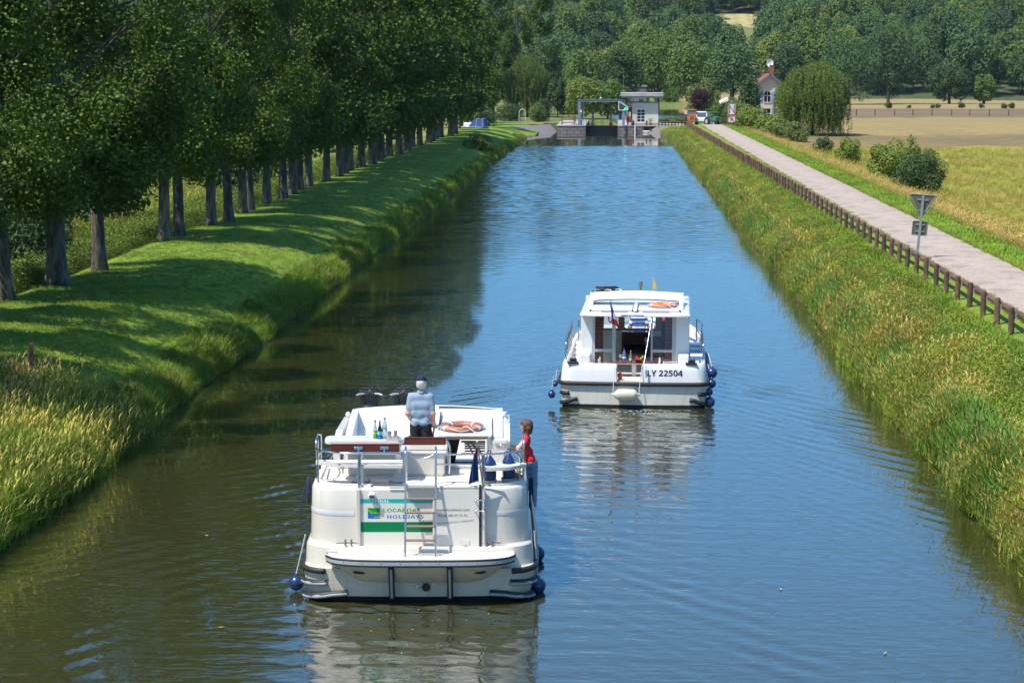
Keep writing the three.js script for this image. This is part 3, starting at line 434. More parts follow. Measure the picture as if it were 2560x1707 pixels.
bush('hedge_mound', 'long low hedge right of the lock hut', 9.4, -308, { rx: 2.4, ry: 0.55, rz: 1.2, n: 5200, mat: 'olive', leaf: 0.16, puffs: 14, puffR: 0.4 });
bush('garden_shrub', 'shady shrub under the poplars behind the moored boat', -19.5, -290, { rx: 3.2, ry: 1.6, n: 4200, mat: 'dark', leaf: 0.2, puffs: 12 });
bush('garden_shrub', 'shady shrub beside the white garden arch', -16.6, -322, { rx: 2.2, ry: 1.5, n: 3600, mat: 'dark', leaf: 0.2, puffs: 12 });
bush('riverside_shrub', 'pale shrub on the grass beyond the lock gate', -8, -372, { rx: 2.6, ry: 1.8, n: 3000, mat: 'willowDark', leaf: 0.3, puffs: 12 });
bush('riverside_shrub', 'soft green shrub on the far river bank', 14, -524, { rx: 4, ry: 2.4, n: 3000, mat: 'mid', leaf: 0.4, puffs: 12 });
bush('riverside_shrub', 'low shrub left on the far river bank', 6, -526, { rx: 4, ry: 2.0, n: 3000, mat: 'olive', leaf: 0.4, puffs: 12 });
bush('riverside_shrub', 'bush on the river bend behind the orange tractor', 17.2, -380, { rx: 3.2, ry: 1.7, n: 3000, mat: 'olive', leaf: 0.3, puffs: 12 });
for (const [x, z, rx, ry, cy, mat, lab] of [[57, -490, 8.5, 8, 9, 'blue', 'great dark oak at the left edge of the far field'], [68, -500, 8, 9.5, 10.5, 'dark', 'second great oak joined to the first at the field edge'], [49, -492, 5, 4.5, 5.2, 'blue', 'lower tree left of the great oaks'], [83, -500, 6, 5.0, 5.4, 'dark', 'round dark tree standing free in the far field'], [91.5, -500, 3.2, 3.4, 3.9, 'mid', 'smaller pointed tree next to the round free-standing one'], [106.5, -492, 4.6, 3.6, 3.6, 'dark', 'dark low tree at the far right edge of the field']])
  tree('field_tree', lab, x, z, { rx, ry, cy, n: 6500, mat, leaf: 0.5, puffs: 26, puffR: 0.32, low: -0.85, trunk: { h: cy * 0.7, r: 0.45 } });
{ // small saplings and scrub along the far edge of the hay
  const s0 = bush('scrub_bush', 'small scrub bush at the far edge of the hay meadow', 60, -440, { rx: 0.8, ry: 0.7, n: 700, mat: 'dark', leaf: 0.22, puffs: 7, group: 'scrub bushes along the far meadow edge' });
  [[50.5, -441], [64, -437], [69.5, -440], [70.8, -441], [80, -440], [84.5, -438], [86.5, -440], [91.7, -442], [97, -440], [100.5, -440], [101.6, -438], [76, -442]].forEach(([x, z], i) => { const o = dup(s0, [x, ground(x, z), z], i); o.scale.setScalar(0.5 + 0.5 * Math.abs(Math.sin(i * 3.3))); });
}
{ // thickets behind the poplar row
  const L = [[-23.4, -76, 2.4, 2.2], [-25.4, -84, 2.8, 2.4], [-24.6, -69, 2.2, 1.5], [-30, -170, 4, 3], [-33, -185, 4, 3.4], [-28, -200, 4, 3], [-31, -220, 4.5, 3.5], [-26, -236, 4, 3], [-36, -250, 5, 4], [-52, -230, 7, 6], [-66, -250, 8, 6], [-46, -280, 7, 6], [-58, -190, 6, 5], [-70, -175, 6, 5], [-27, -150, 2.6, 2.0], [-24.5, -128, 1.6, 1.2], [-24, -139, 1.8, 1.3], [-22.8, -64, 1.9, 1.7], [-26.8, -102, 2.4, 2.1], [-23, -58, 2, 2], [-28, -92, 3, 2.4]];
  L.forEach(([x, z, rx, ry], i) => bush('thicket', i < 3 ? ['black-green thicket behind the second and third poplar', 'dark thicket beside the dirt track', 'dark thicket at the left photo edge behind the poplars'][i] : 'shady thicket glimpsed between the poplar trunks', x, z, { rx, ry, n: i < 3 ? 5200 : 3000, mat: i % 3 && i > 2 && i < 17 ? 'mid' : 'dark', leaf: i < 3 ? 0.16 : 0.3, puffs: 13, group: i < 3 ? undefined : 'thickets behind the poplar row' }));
}

// --- grass: tufts of bent blades
function tuft(blades, h, spread, lean, width, head) {
  const pos = [], idx = [], col = [];
  for (let i = 0; i < blades; i++) {
    const a = rr(0, 6.283), r = spread * Math.sqrt(rnd()), x = Math.cos(a) * r, z = Math.sin(a) * r, b = rr(0, 6.283), H = h * rr(0.55, 1.1), l = lean * rr(0.3, 1.3) * H, dx = Math.cos(b), dz = Math.sin(b), w = width * rr(0.7, 1.3), px = -dz * w, pz = dx * w, k = pos.length / 3;
    const m = [x + dx * l * 0.3, H * 0.58, z + dz * l * 0.3], t = [x + dx * l, H * (1 - 0.25 * lean), z + dz * l], v = rr(0.8, 1.2);
    pos.push(x - px, 0, z - pz, x + px, 0, z + pz, m[0] - px * 0.8, m[1], m[2] - pz * 0.8, m[0] + px * 0.8, m[1], m[2] + pz * 0.8, ...t);
    idx.push(k, k + 1, k + 3, k, k + 3, k + 2, k + 2, k + 3, k + 4); for (let q = 0; q < 5; q++) col.push(v, v, v);
    if (head && rnd() < head) { const j = pos.length / 3, s = rr(0.7, 1.2), q = 0.017 * s, up = [t[0] + dx * 0.08, t[1] + 0.16 * s, t[2] + dz * 0.08]; pos.push(t[0], t[1] - 0.04, t[2], t[0] - dz * q, t[1] + 0.08 * s, t[2] + dx * q, t[0] + dz * q, t[1] + 0.08 * s, t[2] - dx * q, ...up); idx.push(j, j + 2, j + 1, j + 1, j + 2, j + 3); for (let w2 = 0; w2 < 4; w2++) col.push(2.2, 1.35, 3.4); }
  }
  const g = new THREE.BufferGeometry(); g.setAttribute('position', new THREE.Float32BufferAttribute(pos, 3)); g.setAttribute('color', new THREE.Float32BufferAttribute(col, 3)); g.setIndex(idx); return prep(g);
}
const grassMat = leafMat([0.205, 0.31, 0.024], 0.3, 0.6, 0.5); grassMat.vertexColors = true;
const tufts = { tall: [tuft(24, 0.46, 0.28, 0.65, 0.008), tuft(22, 0.54, 0.3, 0.8, 0.009)], seed: [tuft(22, 0.62, 0.3, 0.7, 0.006, 0.3), tuft(18, 0.7, 0.34, 0.85, 0.006, 0.4)], short: [tuft(22, 0.16, 0.24, 0.5, 0.007), tuft(20, 0.22, 0.24, 0.6, 0.008)], reed: [tuft(18, 0.8, 0.24, 0.5, 0.014)], weed: [leaves(90, () => [V(gauss() * 0.28, rr(0.05, 0.62), gauss() * 0.28), V(gauss(), gauss() + 1, gauss())], 0.065, 0.6)] };
for (const w of tufts.weed) w.setAttribute('color', new THREE.Float32BufferAttribute(new Float32Array(w.attributes.position.count * 3).fill(1), 3));
function sow(name, label, n, kinds, where, tint, scale = [0.8, 1.25]) { // where(i) -> [x, z] or null
  const lists = kinds.map(() => []);
  for (let i = 0; i < n; i++) { const q = where(i); if (!q) continue; const [x, z, k = 1] = q, s = rr(...scale) * k; lists[Math.floor(rnd() * kinds.length)].push({ p: V(x, ground(x, z) - 0.03, z), e: [rr(-0.12, 0.12), rr(0, 6.28), rr(-0.12, 0.12)], s: [s, s * rr(0.85, 1.15), s], c: tint(x, z) }); }
  const g = thing(name, label, 'grass'); g.userData.kind = 'stuff'; lists.forEach((l, i) => { if (l.length) instances('tufts', kinds[i], grassMat, l, g); });
}
const depth = (a, b) => -1 / lerp(1 / a, 1 / b, rnd());                  // more tufts where the camera is nearer
const green = (x, z) => { const t = rr(0.7, 1.25) * (1 + 0.25 * n2(x * 0.4, z * 0.2)); return [t * (1 + 0.35 * Math.max(0, n2(x * 0.5, z * 0.25))), t, t]; };
const tan = () => { const t = rr(0.8, 1.3); return [1.55 * t, 1.05 * t, 1.9 * t]; };
const mixed = (p) => (x, z) => (rnd() < p + 0.35 * n2(x * 0.55 + 30, z * 0.14) ? tan() : green(x, z));
sow('bank_grass', 'tall tangled grass on the right bank between water and fence', 30000, [...tufts.tall, tufts.tall[0], tufts.seed[1]], () => { const z = depth(29, 275), e = Math.pow(rnd(), 0.9) * 2.2; return [xr(z) + 0.02 + e, z, (e > 1.2 ? 0.62 : 1) * (z < -120 ? 1.1 : 1) * (0.75 + 0.35 * n2(z * 0.35, 90) + 0.2 * n2(z * 1.3, e))]; }, mixed(0.13));
sow('reed_grass', 'dense clumps of blue-green reed grass at the right waterline', 5200, tufts.reed, () => { const z = depth(29, 270); if (n2(z * 0.16, 77) < 0.0) return null; return [xr(z) + rr(0.05, 0.9), z]; }, (x, z) => { const t = rr(0.65, 1.05); return [0.75 * t, t, 1.5 * t]; });
sow('fence_grass', 'bright green grass strip along the foot of the fence', 15000, [...tufts.short], () => { const z = depth(33, 270); return [xr(z) + rr(1.7, 3.0), z, 0.95]; }, green);
sow('verge_grass', 'short green grass on the far verge of the towpath', 13000, tufts.short, () => { const z = depth(40, 262); return [14.15 + Math.abs(gauss()) * 1.3, z, 1.1]; }, (x, z) => green(x, z).map((v) => v * 1.25));
sow('hay_grass', 'dry tan seeding grass between verge and meadow', 11000, [...tufts.seed, tufts.tall[1]], () => { const z = depth(58, 262); return [16.3 + 4 * Math.pow(rnd(), 1.4), z, 0.62]; }, mixed(0.7));
sow('meadow_grass', 'thin grass heads scattered over the hay meadow', 9000, [...tufts.seed], () => { const z = -rr(85, 215), x = 20 + Math.pow(rnd(), 1.2) * 0.24 * -z; return [x, z, 0.62 + -z / 600]; }, (x, z) => { const t = rr(0.8, 1.2), q = n2(x * 0.05 + 9, z * 0.035); return q < 0.1 ? [1.35 * t, 0.95 * t, 1.2 * t] : [1.25 * t, 1.1 * t, t]; }, [0.7, 1.0]);
sow('lawn_grass', 'short mown grass blades on the left bank', 26000, tufts.short, () => { const z = depth(36, 240); return [xl(z) - rr(1.2, 7.6), z, 0.5]; }, green);
sow('waterside_grass', 'lush tall grass overhanging the left waterline', 15000, [...tufts.tall, tufts.reed[0]], () => { const z = depth(29, 264), e = Math.pow(rnd(), 1.3) * 1.2; return [xl(z) - 0.03 - e, z, (0.65 + 0.35 * n2(z * 0.3, 20)) * (e > 0.7 ? 0.6 : 1)]; }, green);
sow('seeding_grass', 'sunlit seeding grass on the near left bank', 5200, [tufts.seed[1], ...tufts.tall, tufts.reed[0]], () => { const z = -rr(27, 46.5); return [xl(z) - Math.pow(rnd(), 1.1) * 3.4, z, 0.95]; }, (x, z) => (xl(z) - x > 2 ? mixed(0.16)(x, z) : green(x, z)));
sow('path_edge_grass', 'grass creeping over the edges of the towpath', 4200, tufts.short, () => { const z = depth(40, 262), q = rnd() < 0.5; return [q ? 11.22 + 0.22 * Math.abs(n2(z * 0.5, 5)) * rnd() : 14.16 - 0.3 * Math.abs(n2(z * 0.4, 9)) * rnd(), z, 0.7]; }, (x, z) => (rnd() < 0.3 ? tan() : green(x, z)));
sow('bank_weeds', 'broad-leaved weeds among the grass of the right bank', 3200, tufts.weed, () => { const z = depth(29, 200); return [xr(z) + rr(0.2, 2.4), z, rr(0.5, 0.9)]; }, green);
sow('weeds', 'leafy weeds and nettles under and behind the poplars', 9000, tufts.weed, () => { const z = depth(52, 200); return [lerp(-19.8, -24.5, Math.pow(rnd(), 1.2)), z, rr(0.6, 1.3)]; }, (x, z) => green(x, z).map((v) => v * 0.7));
sow('rough_grass', 'rough sunlit grass in the meadow behind the poplars', 9000, [tufts.tall[1], tufts.seed[0]], () => { const z = -rr(70, 170); return [lerp(-24.5, -44, rnd()), z, 1.3]; }, (x, z) => { const t = rr(0.8, 1.2); return [1.15 * t, t, t]; });
// ---------------------------------------------------------------- the lock and the buildings behind it
{ // sloping stone revetment that funnels the canal into the lock
  for (const [side, a, b, c, d, lab] of [['left', [-12.2, -0.15, -267], [-8.0, -0.15, -294], [-16.8, 1.08, -274], [-9.4, 1.0, -299], 'sloping grey stone revetment left of the lock entrance'], ['right', [7.4, -0.15, -270], [4.3, -0.15, -293], [9.0, 1.15, -270.5], [6.2, 0.98, -294], 'small sloping stone revetment right of the lock entrance']]) {
    const rows = []; for (let i = 0; i <= 4; i++) { const r = []; for (let j = 0; j <= 20; j++) { const t = j / 20, s = i / 4, p = [0, 1, 2].map((q) => lerp(lerp(a[q], b[q], t), lerp(c[q], d[q], t), s)); p[1] += 0.06 * n2(j * 0.9, i * 1.3) * (i % 4 ? 1 : 0); r.push(p); } rows.push(r); }
    if (side === 'left') rows.reverse(); const g = loft(rows, { closed: false }); { const u = g.attributes.uv, p = g.attributes.position; for (let i = 0; i < u.count; i++) u.setXY(i, p.getZ(i), p.getY(i) * 2.2); }
    const t = tag(obj('stone_revetment', g, new THREE.MeshStandardMaterial({ color: stoneMat.color, roughness: 0.95, map: stoneMat.map, bumpMap: stoneMat.bumpMap, bumpScale: 0.03, side: THREE.DoubleSide })), lab, 'revetment');
  }
  const w = (name, lab, x0, x1, z0, z1, y) => { const t = thing(name, lab, 'lock wall', [(x0 + x1) / 2, 0, (z0 + z1) / 2]); obj('masonry', box(x1 - x0, y + 1.2, z1 - z0, 0, (y - 1.2) / 2, 0), stoneMat, t); obj('coping', rbox(x1 - x0 + 0.12, 0.14, z1 - z0 + 0.12, 0.03, 0, y + 0.07, 0), concrete, t); return t; };
  w('lock_wall', 'dark stone lock wall left of the chamber', -8.2, -4.0, -326, -292, 0.86); w('lock_wall', 'dark stone lock wall under the hut and signal', 0.75, 4.45, -326, -292, 0.84);
  struct('lock_apron', box(5.9, 0.1, 13, 7.3, 0.95, -297.5), MAT([0.46, 0.42, 0.39], 0.9, { map: blotch }), 'pale paved apron in front of the lock hut');
}
{ // mitre gates of the lock
  const t = thing('lock_gate', 'dark steel lock gate with walkway and two tall gear posts', 'lock gate', [-1.65, 0, -297]);
  for (const s of [-1, 1]) { obj('gate_leaf', [box(2.35, 1.5, 0.25, s * 1.18, 0.05, 0, 0, s * 0.14, 0)], steelDark, t); obj('gear_post', [box(0.3, 2.2, 0.3, s * 1.32, 1.8, 0), box(0.42, 0.12, 0.42, s * 1.32, 2.9, 0), box(0.5, 0.5, 0.4, s * 1.32, 0.95, 0)], steelDark, t); obj('walkway_rail', [rod([s * 0.1, 1.75, 0.3], [s * 2.3, 1.75, 0.6], 0.03), rod([s * 0.1, 1.35, 0.3], [s * 2.3, 1.35, 0.6], 0.025), ...[0.1, 0.9, 1.6, 2.3].map((x) => rod([s * x, 0.8, 0.3 + x * 0.13], [s * x, 1.75, 0.3 + x * 0.13], 0.03))], steelDark, t); }
  obj('walkway', box(4.6, 0.08, 0.8, 0, 0.84, 0.15), steelDark, t);
}
{ // portal over the lock
  const t = thing('lock_gantry', 'grey-blue steel portal frame spanning the lock', 'gantry', [0, 0.9, -292.5]), post = (x) => [box(0.32, 3.75, 0.32, x, 1.87, 0), box(0.5, 0.06, 0.5, x, 0.04, 0), box(0.06, 3.6, 0.4, x + 0.2, 1.8, 0)];
  obj('post', post(-4.95), steelBlue, t); obj('post', post(1.5), steelBlue, t); obj('beam', [box(6.9, 0.3, 0.36, -1.7, 3.66, 0), box(6.9, 0.05, 0.5, -1.7, 3.83, 0), box(0.9, 0.12, 0.12, -4.5, 3.2, 0, 0, 0, 0.7), box(0.9, 0.12, 0.12, 1.05, 3.2, 0, 0, 0, -0.7)], steelBlue, t);
  obj('lamp', [sph(0.16, -1.8, 4.05, 0), box(0.1, 0.2, 0.1, -1.8, 3.92, 0)], MAT([0.6, 0.6, 0.6], 0.3), t); obj('control_box', [box(0.5, 0.7, 0.4, -4.45, 2.85, 0.1), box(0.35, 0.5, 0.3, -5.3, 2.75, 0)], steelDark, t); obj('cabinet', box(0.24, 0.36, 0.3, -4.68, 2.15, 0.1), whitePaint, t); obj('ladder_rail', [rod([-4.6, 0, 0.2], [-4.6, 2.8, 0.2], 0.03), rod([-4.3, 0, 0.2], [-4.3, 2.8, 0.2], 0.03), ...[0.3, 0.6, 0.9, 1.2, 1.5, 1.8, 2.1, 2.4].map((y) => rod([-4.6, y, 0.2], [-4.3, y, 0.2], 0.02))], steelBlue, t);
}
{ // signal with green lamp
  const t = thing('traffic_signal', 'white-rimmed triangular lock signal showing a green light', 'signal light', [1.45, 0.9, -291.6]);
  const tri = [[-0.62, 3.55], [0.68, 2.75], [0.66, 2.35], [-0.62, 2.35]];
  obj('signal_board', extr(tri, 0.06).translate(0, 0, -0.03), steelDark, t); obj('rim', bent([[-0.62, 3.55, 0.06], [0.72, 2.72, 0.06], [0.68, 2.32, 0.06], [-0.62, 2.32, 0.06], [-0.62, 3.55, 0.06]], 0.055, 6, 0.06), whitePaint, t);
  obj('lamp_hood', [new THREE.CylinderGeometry(0.17, 0.17, 0.14, 16).rotateX(Math.PI / 2).translate(0.36, 2.56, 0.06), new THREE.CylinderGeometry(0.17, 0.17, 0.14, 16).rotateX(Math.PI / 2).translate(-0.3, 2.56, 0.06)], steelDark, t);
  const lamp = MAT([0.02, 0.4, 0.25], 0.3); lamp.emissive.setRGB(0.02, 0.9, 0.5); obj('green_lamp', new THREE.CylinderGeometry(0.14, 0.14, 0.04, 18).rotateX(Math.PI / 2).translate(0.36, 2.56, 0.15), lamp, t);
  const pl = new THREE.PointLight(new THREE.Color(0.05, 1, 0.55), 0.6); pl.position.set(1.81, 3.46, -291.35); pl.castShadow = true; pl.shadow.radius = 6; pl.name = 'signal_glow'; scene.add(pl);
  obj('post', [box(0.2, 3.0, 0.2, 0.1, 1.5, -0.1), box(0.2, 0.5, 0.2, 0.55, 1.9, 0)], steelBlue, t);
}
{ // lock keeper's hut
  const t = thing('lock_hut', 'small cream lock hut under a wide flat overhanging roof', 'hut', [4.7, 1.0, -293]);
  const outer = [[-1.9, 0.33], [1.9, 0.33], [1.9, 3.25], [-1.9, 3.25]], hole = [[-1.24, 0.42], [0, 0.42], [0, 2.34], [-1.24, 2.34]];
  obj('wall', [extr(outer, 0.2, 0, [hole]).translate(0, 0, -0.1), box(0.2, 2.92, 4, 1.8, 1.79, -2.1), box(0.2, 2.92, 4, -1.8, 1.79, -2.1), box(3.6, 2.92, 0.2, 0, 1.79, -4.0)], creamWall, t);
  obj('plinth', box(4.0, 0.34, 4.4, 0, 0.16, -2.0), concrete, t); obj('ceiling_slab', box(3.7, 0.1, 4, 0, 3.29, -2.0), concrete, t);
  const win = obj('window', [box(1.24, 0.1, 0.08, -0.62, 0.46, 0.02), box(1.24, 0.09, 0.08, -0.62, 2.3, 0.02), box(0.09, 1.8, 0.08, -1.2, 1.38, 0.02), box(0.09, 1.8, 0.08, -0.04, 1.38, 0.02), box(0.07, 1.8, 0.07, -0.62, 1.38, 0.02), ...[0.92, 1.38, 1.84].map((y) => box(1.08, 0.06, 0.06, -0.62, y, 0.02))], whitePaint, t);
  for (let i = 0; i < 2; i++) for (let j = 0; j < 4; j++) obj('pane', box(0.49, 0.41, 0.02, -0.9 + i * 0.57, 0.7 + j * 0.46, -0.02), glassDark, win);
  for (const z of [0.1, -3.6]) obj('pillar', box(0.16, 3.3, 0.16, -2.5, 1.7, z), steelBlue, t); for (const z of [-0.1, -3.7]) obj('pillar', box(0.3, 0.72, 0.3, 1.6, 3.66, z), concrete, t); obj('vent_box', box(0.6, 0.5, 0.5, -0.6, 3.55, -0.6), concrete, t);
  obj('roof', [rbox(6.2, 0.52, 5.6, 0.03, -0.5, 4.46, -1.8)], MAT([0.50, 0.48, 0.47], 0.85, { map: blotch }), t); obj('fascia', [box(6.0, 0.2, 5.4, -0.5, 4.1, -1.8)], MAT([0.24, 0.31, 0.31], 0.6), t);
  obj('red_door', box(0.9, 2.2, 0.08, -2.3, 1.45, -1.6), redPaint, t); obj('notice_board', [box(0.5, 0.7, 0.06, -2.35, 1.6, 0.24)], MAT([0.55, 0.5, 0.35], 0.7), t); obj('antenna', rod([-3.2, 3, -1], [-3.2, 8, -1], 0.03, 0.015), steelBlue, t);
  const c = thing('wooden_bench', 'reddish wooden bench between hut pillar and hut wall', 'bench', [2.4, 1.0, -292.6]); obj('seat', box(0.7, 0.06, 0.4, 0, 0.5, 0), rust, c); obj('backrest', box(0.7, 0.4, 0.05, 0, 0.85, -0.2), rust, c); for (const x of [-0.3, 0.3]) obj('leg', box(0.06, 0.5, 0.36, x, 0.25, 0), rust, c);
  const pot = thing('potted_palm', 'spindly palm in a terracotta pot against the hut wall', 'potted plant', [5.45, 1.02, -292.2]); obj('pot', lathe([[0, 0], [0.13, 0], [0.2, 0.3], [0.22, 0.3], [0.22, 0.36], [0.17, 0.36], [0.15, 0.3], [0, 0.3]]), MAT([0.30, 0.10, 0.05], 0.8), pot); obj('stem', rod([0, 0.3, 0], [-0.03, 0.7, 0], 0.03), timber, pot); obj('fronds', leaves(26, () => { const d = V(gauss(), 0.8 + gauss() * 0.3, gauss()); return [V(gauss() * 0.05 - 0.03, 0.72, gauss() * 0.05), V(gauss(), gauss(), gauss())]; }, 0.55, 0.16), foliageMats.lime, pot);
}
{ // railings, bollards and small lock furniture
  const t = thing('wooden_railing', 'short brown wooden railing on the left lock wall', 'railing', [-6.5, 0.95, -292.2]); for (const x of [-0.95, 0.85]) obj('post', box(0.13, 1.35, 0.13, x, 0.67, 0), rust, t); for (const y of [0.45, 0.85, 1.22]) obj('rail', box(1.9, 0.1, 0.07, -0.05, y, 0.1), rust, t); obj('brace', box(0.1, 1.3, 0.1, 1.05, 0.62, 0.2, 0, 0, 0.2), rust, t);
  const b0 = thing('bollard', 'dark mooring bollard on the right lock wall', 'bollard', [3.0, 0.98, -292.4], 0, 'bollards on the lock wall'); obj('body', lathe([[0, 0], [0.16, 0], [0.11, 0.12], [0.1, 0.5], [0.15, 0.6], [0.12, 0.7], [0, 0.72]], 12), steelDark, b0); dup(b0, [4.9, 1.0, -291.9]); dup(b0, [-4.6, 1.0, -292.6]);
  const f = thing('post_fence', 'low dark post-and-rail fence across the end of the towpath', 'fence', [0, 0, 0]); for (let i = 0; i < 11; i++) { const x = 6.6 + i * 0.46, z = -289 + i * 0.25, y = 0.98; obj('post', box(0.16, 0.75, 0.16, x, y + 0.37, z), timber, f); } obj('rail', rod([6.5, 1.6, -289], [11.3, 1.6, -286.4], 0.07), timber, f);
  const g = thing('water_gauge', 'white gauge staff standing at the right lock wall', 'gauge', [3.2, -0.4, -291.75]); obj('board', box(0.16, 1.5, 0.05, 0, 0.75, 0), whitePaint, g); obj('bracket', box(0.2, 0.06, 0.1, 0, 1.3, -0.05), steelDark, g);
  const d = thing('moored_dinghy', 'small grey and white dinghy at the foot of the right revetment', 'dinghy', [4.95, 0, -289.5], 0.5); const ring = (y, k) => { const o = []; for (let i = 0; i < 18; i++) { const a = (i / 18) * 6.2832; o.push([Math.cos(a) * 0.5 * k, y, Math.sin(a) * 1.0 * k * (Math.sin(a) < 0 ? 1.1 : 0.95)]); } return o; }; obj('hull', loft([ring(-0.1, 0.7), ring(0.12, 0.95), ring(0.3, 1.0), ring(0.3, 0.9), ring(0.05, 0.75)], { capEnd: true }), whitePaint, d); obj('thwart', box(0.85, 0.04, 0.25, 0, 0.22, 0.1), timber, d); obj('outboard_motor', [rbox(0.26, 0.34, 0.3, 0.06, 0, 0.5, 1.0), box(0.08, 0.5, 0.1, 0, 0.1, 1.05)], steelDark, d);
  const a = thing('garden_arch', 'white lattice garden arch beside the clipped hedge', 'garden arch', [-14.4, 0.9, -318]); for (const s of [-1, 1]) obj('upright', [0, 0.5].map((z) => rod([s * 0.5, 0, z], [s * 0.5, 1.4, z], 0.035)), whitePaint, a); for (const z of [0, 0.5]) obj('hoop', sweep(Array.from({ length: 13 }, (_, i) => V(Math.cos(Math.PI * i / 12) * 0.5, 1.4 + Math.sin(Math.PI * i / 12) * 0.55, z)), 0.035, 6), whitePaint, a); obj('lattice', Array.from({ length: 9 }, (_, i) => { const q = Math.PI * i / 8; return rod([Math.cos(q) * 0.5, 1.4 + Math.sin(q) * 0.55, 0], [Math.cos(q) * 0.5, 1.4 + Math.sin(q) * 0.55, 0.5], 0.025); }).concat([0.3, 0.6, 0.9, 1.2].flatMap((y) => [-1, 1].map((s) => rod([s * 0.5, y, 0], [s * 0.5, y, 0.5], 0.025)))), whitePaint, a);
  const s0 = thing('fence_stake', 'thin weathered stake on the left bank near the dark bush', 'stake', [-14.6, ground(-14.6, -204), -204], 0, 'weathered stakes on the left bank'); obj('post', lathe([[0, -0.2], [0.05, -0.2], [0.045, 1.0], [0, 1.05]], 8), timber, s0); dup(s0, [-14.0, ground(-14.0, -205), -205]); dup(s0, [-13.5, ground(-13.5, -201), -201]);
  const m = thing('wooden_stake', 'short wooden stake in the tall grass at the left photo edge', 'stake', [-13.6, ground(-13.6, -45.6), -45.6], 0.3); obj('post', box(0.11, 1.25, 0.11, 0, 0.55, 0), timber, m);
}
{ // stone bridge parapet and orange machine behind the lock
  const t = thing('bridge_parapet', 'weathered stone parapet showing above the hut roof', 'wall', [4.6, 0.4, -446]); obj('masonry', box(5.6, 5.1, 1.2, 0, 2.55, 0), stoneMat, t); obj('coping', box(5.9, 0.35, 1.5, 0, 5.27, 0), concrete, t);
  const r = thing('road_wall', 'low pale roadside wall behind the left trees', 'wall', [-12, 0.4, -520]); obj('masonry', box(26, 4.4, 0.8, 0, 2.2, 0), stoneMat, r); obj('coping', box(26.2, 0.3, 1.1, 0, 4.5, 0), concrete, r);
  const e = thing('orange_digger_arm', 'orange machine arm showing through the trees left of the gantry', 'digger', [-7.2, 0.8, -410]); obj('arm', [box(1.5, 0.5, 0.5, 0, 4.9, 0, 0, 0, -0.25), box(0.5, 1.4, 0.5, -0.7, 4.2, 0)], MAT([0.8, 0.30, 0.02], 0.5), e); obj('cab', [rbox(2.2, 2.6, 2.4, 0.15, -0.8, 2.4, 0), box(2.6, 1.1, 3, -0.8, 0.6, 0)], MAT([0.8, 0.30, 0.02], 0.5), e);
}
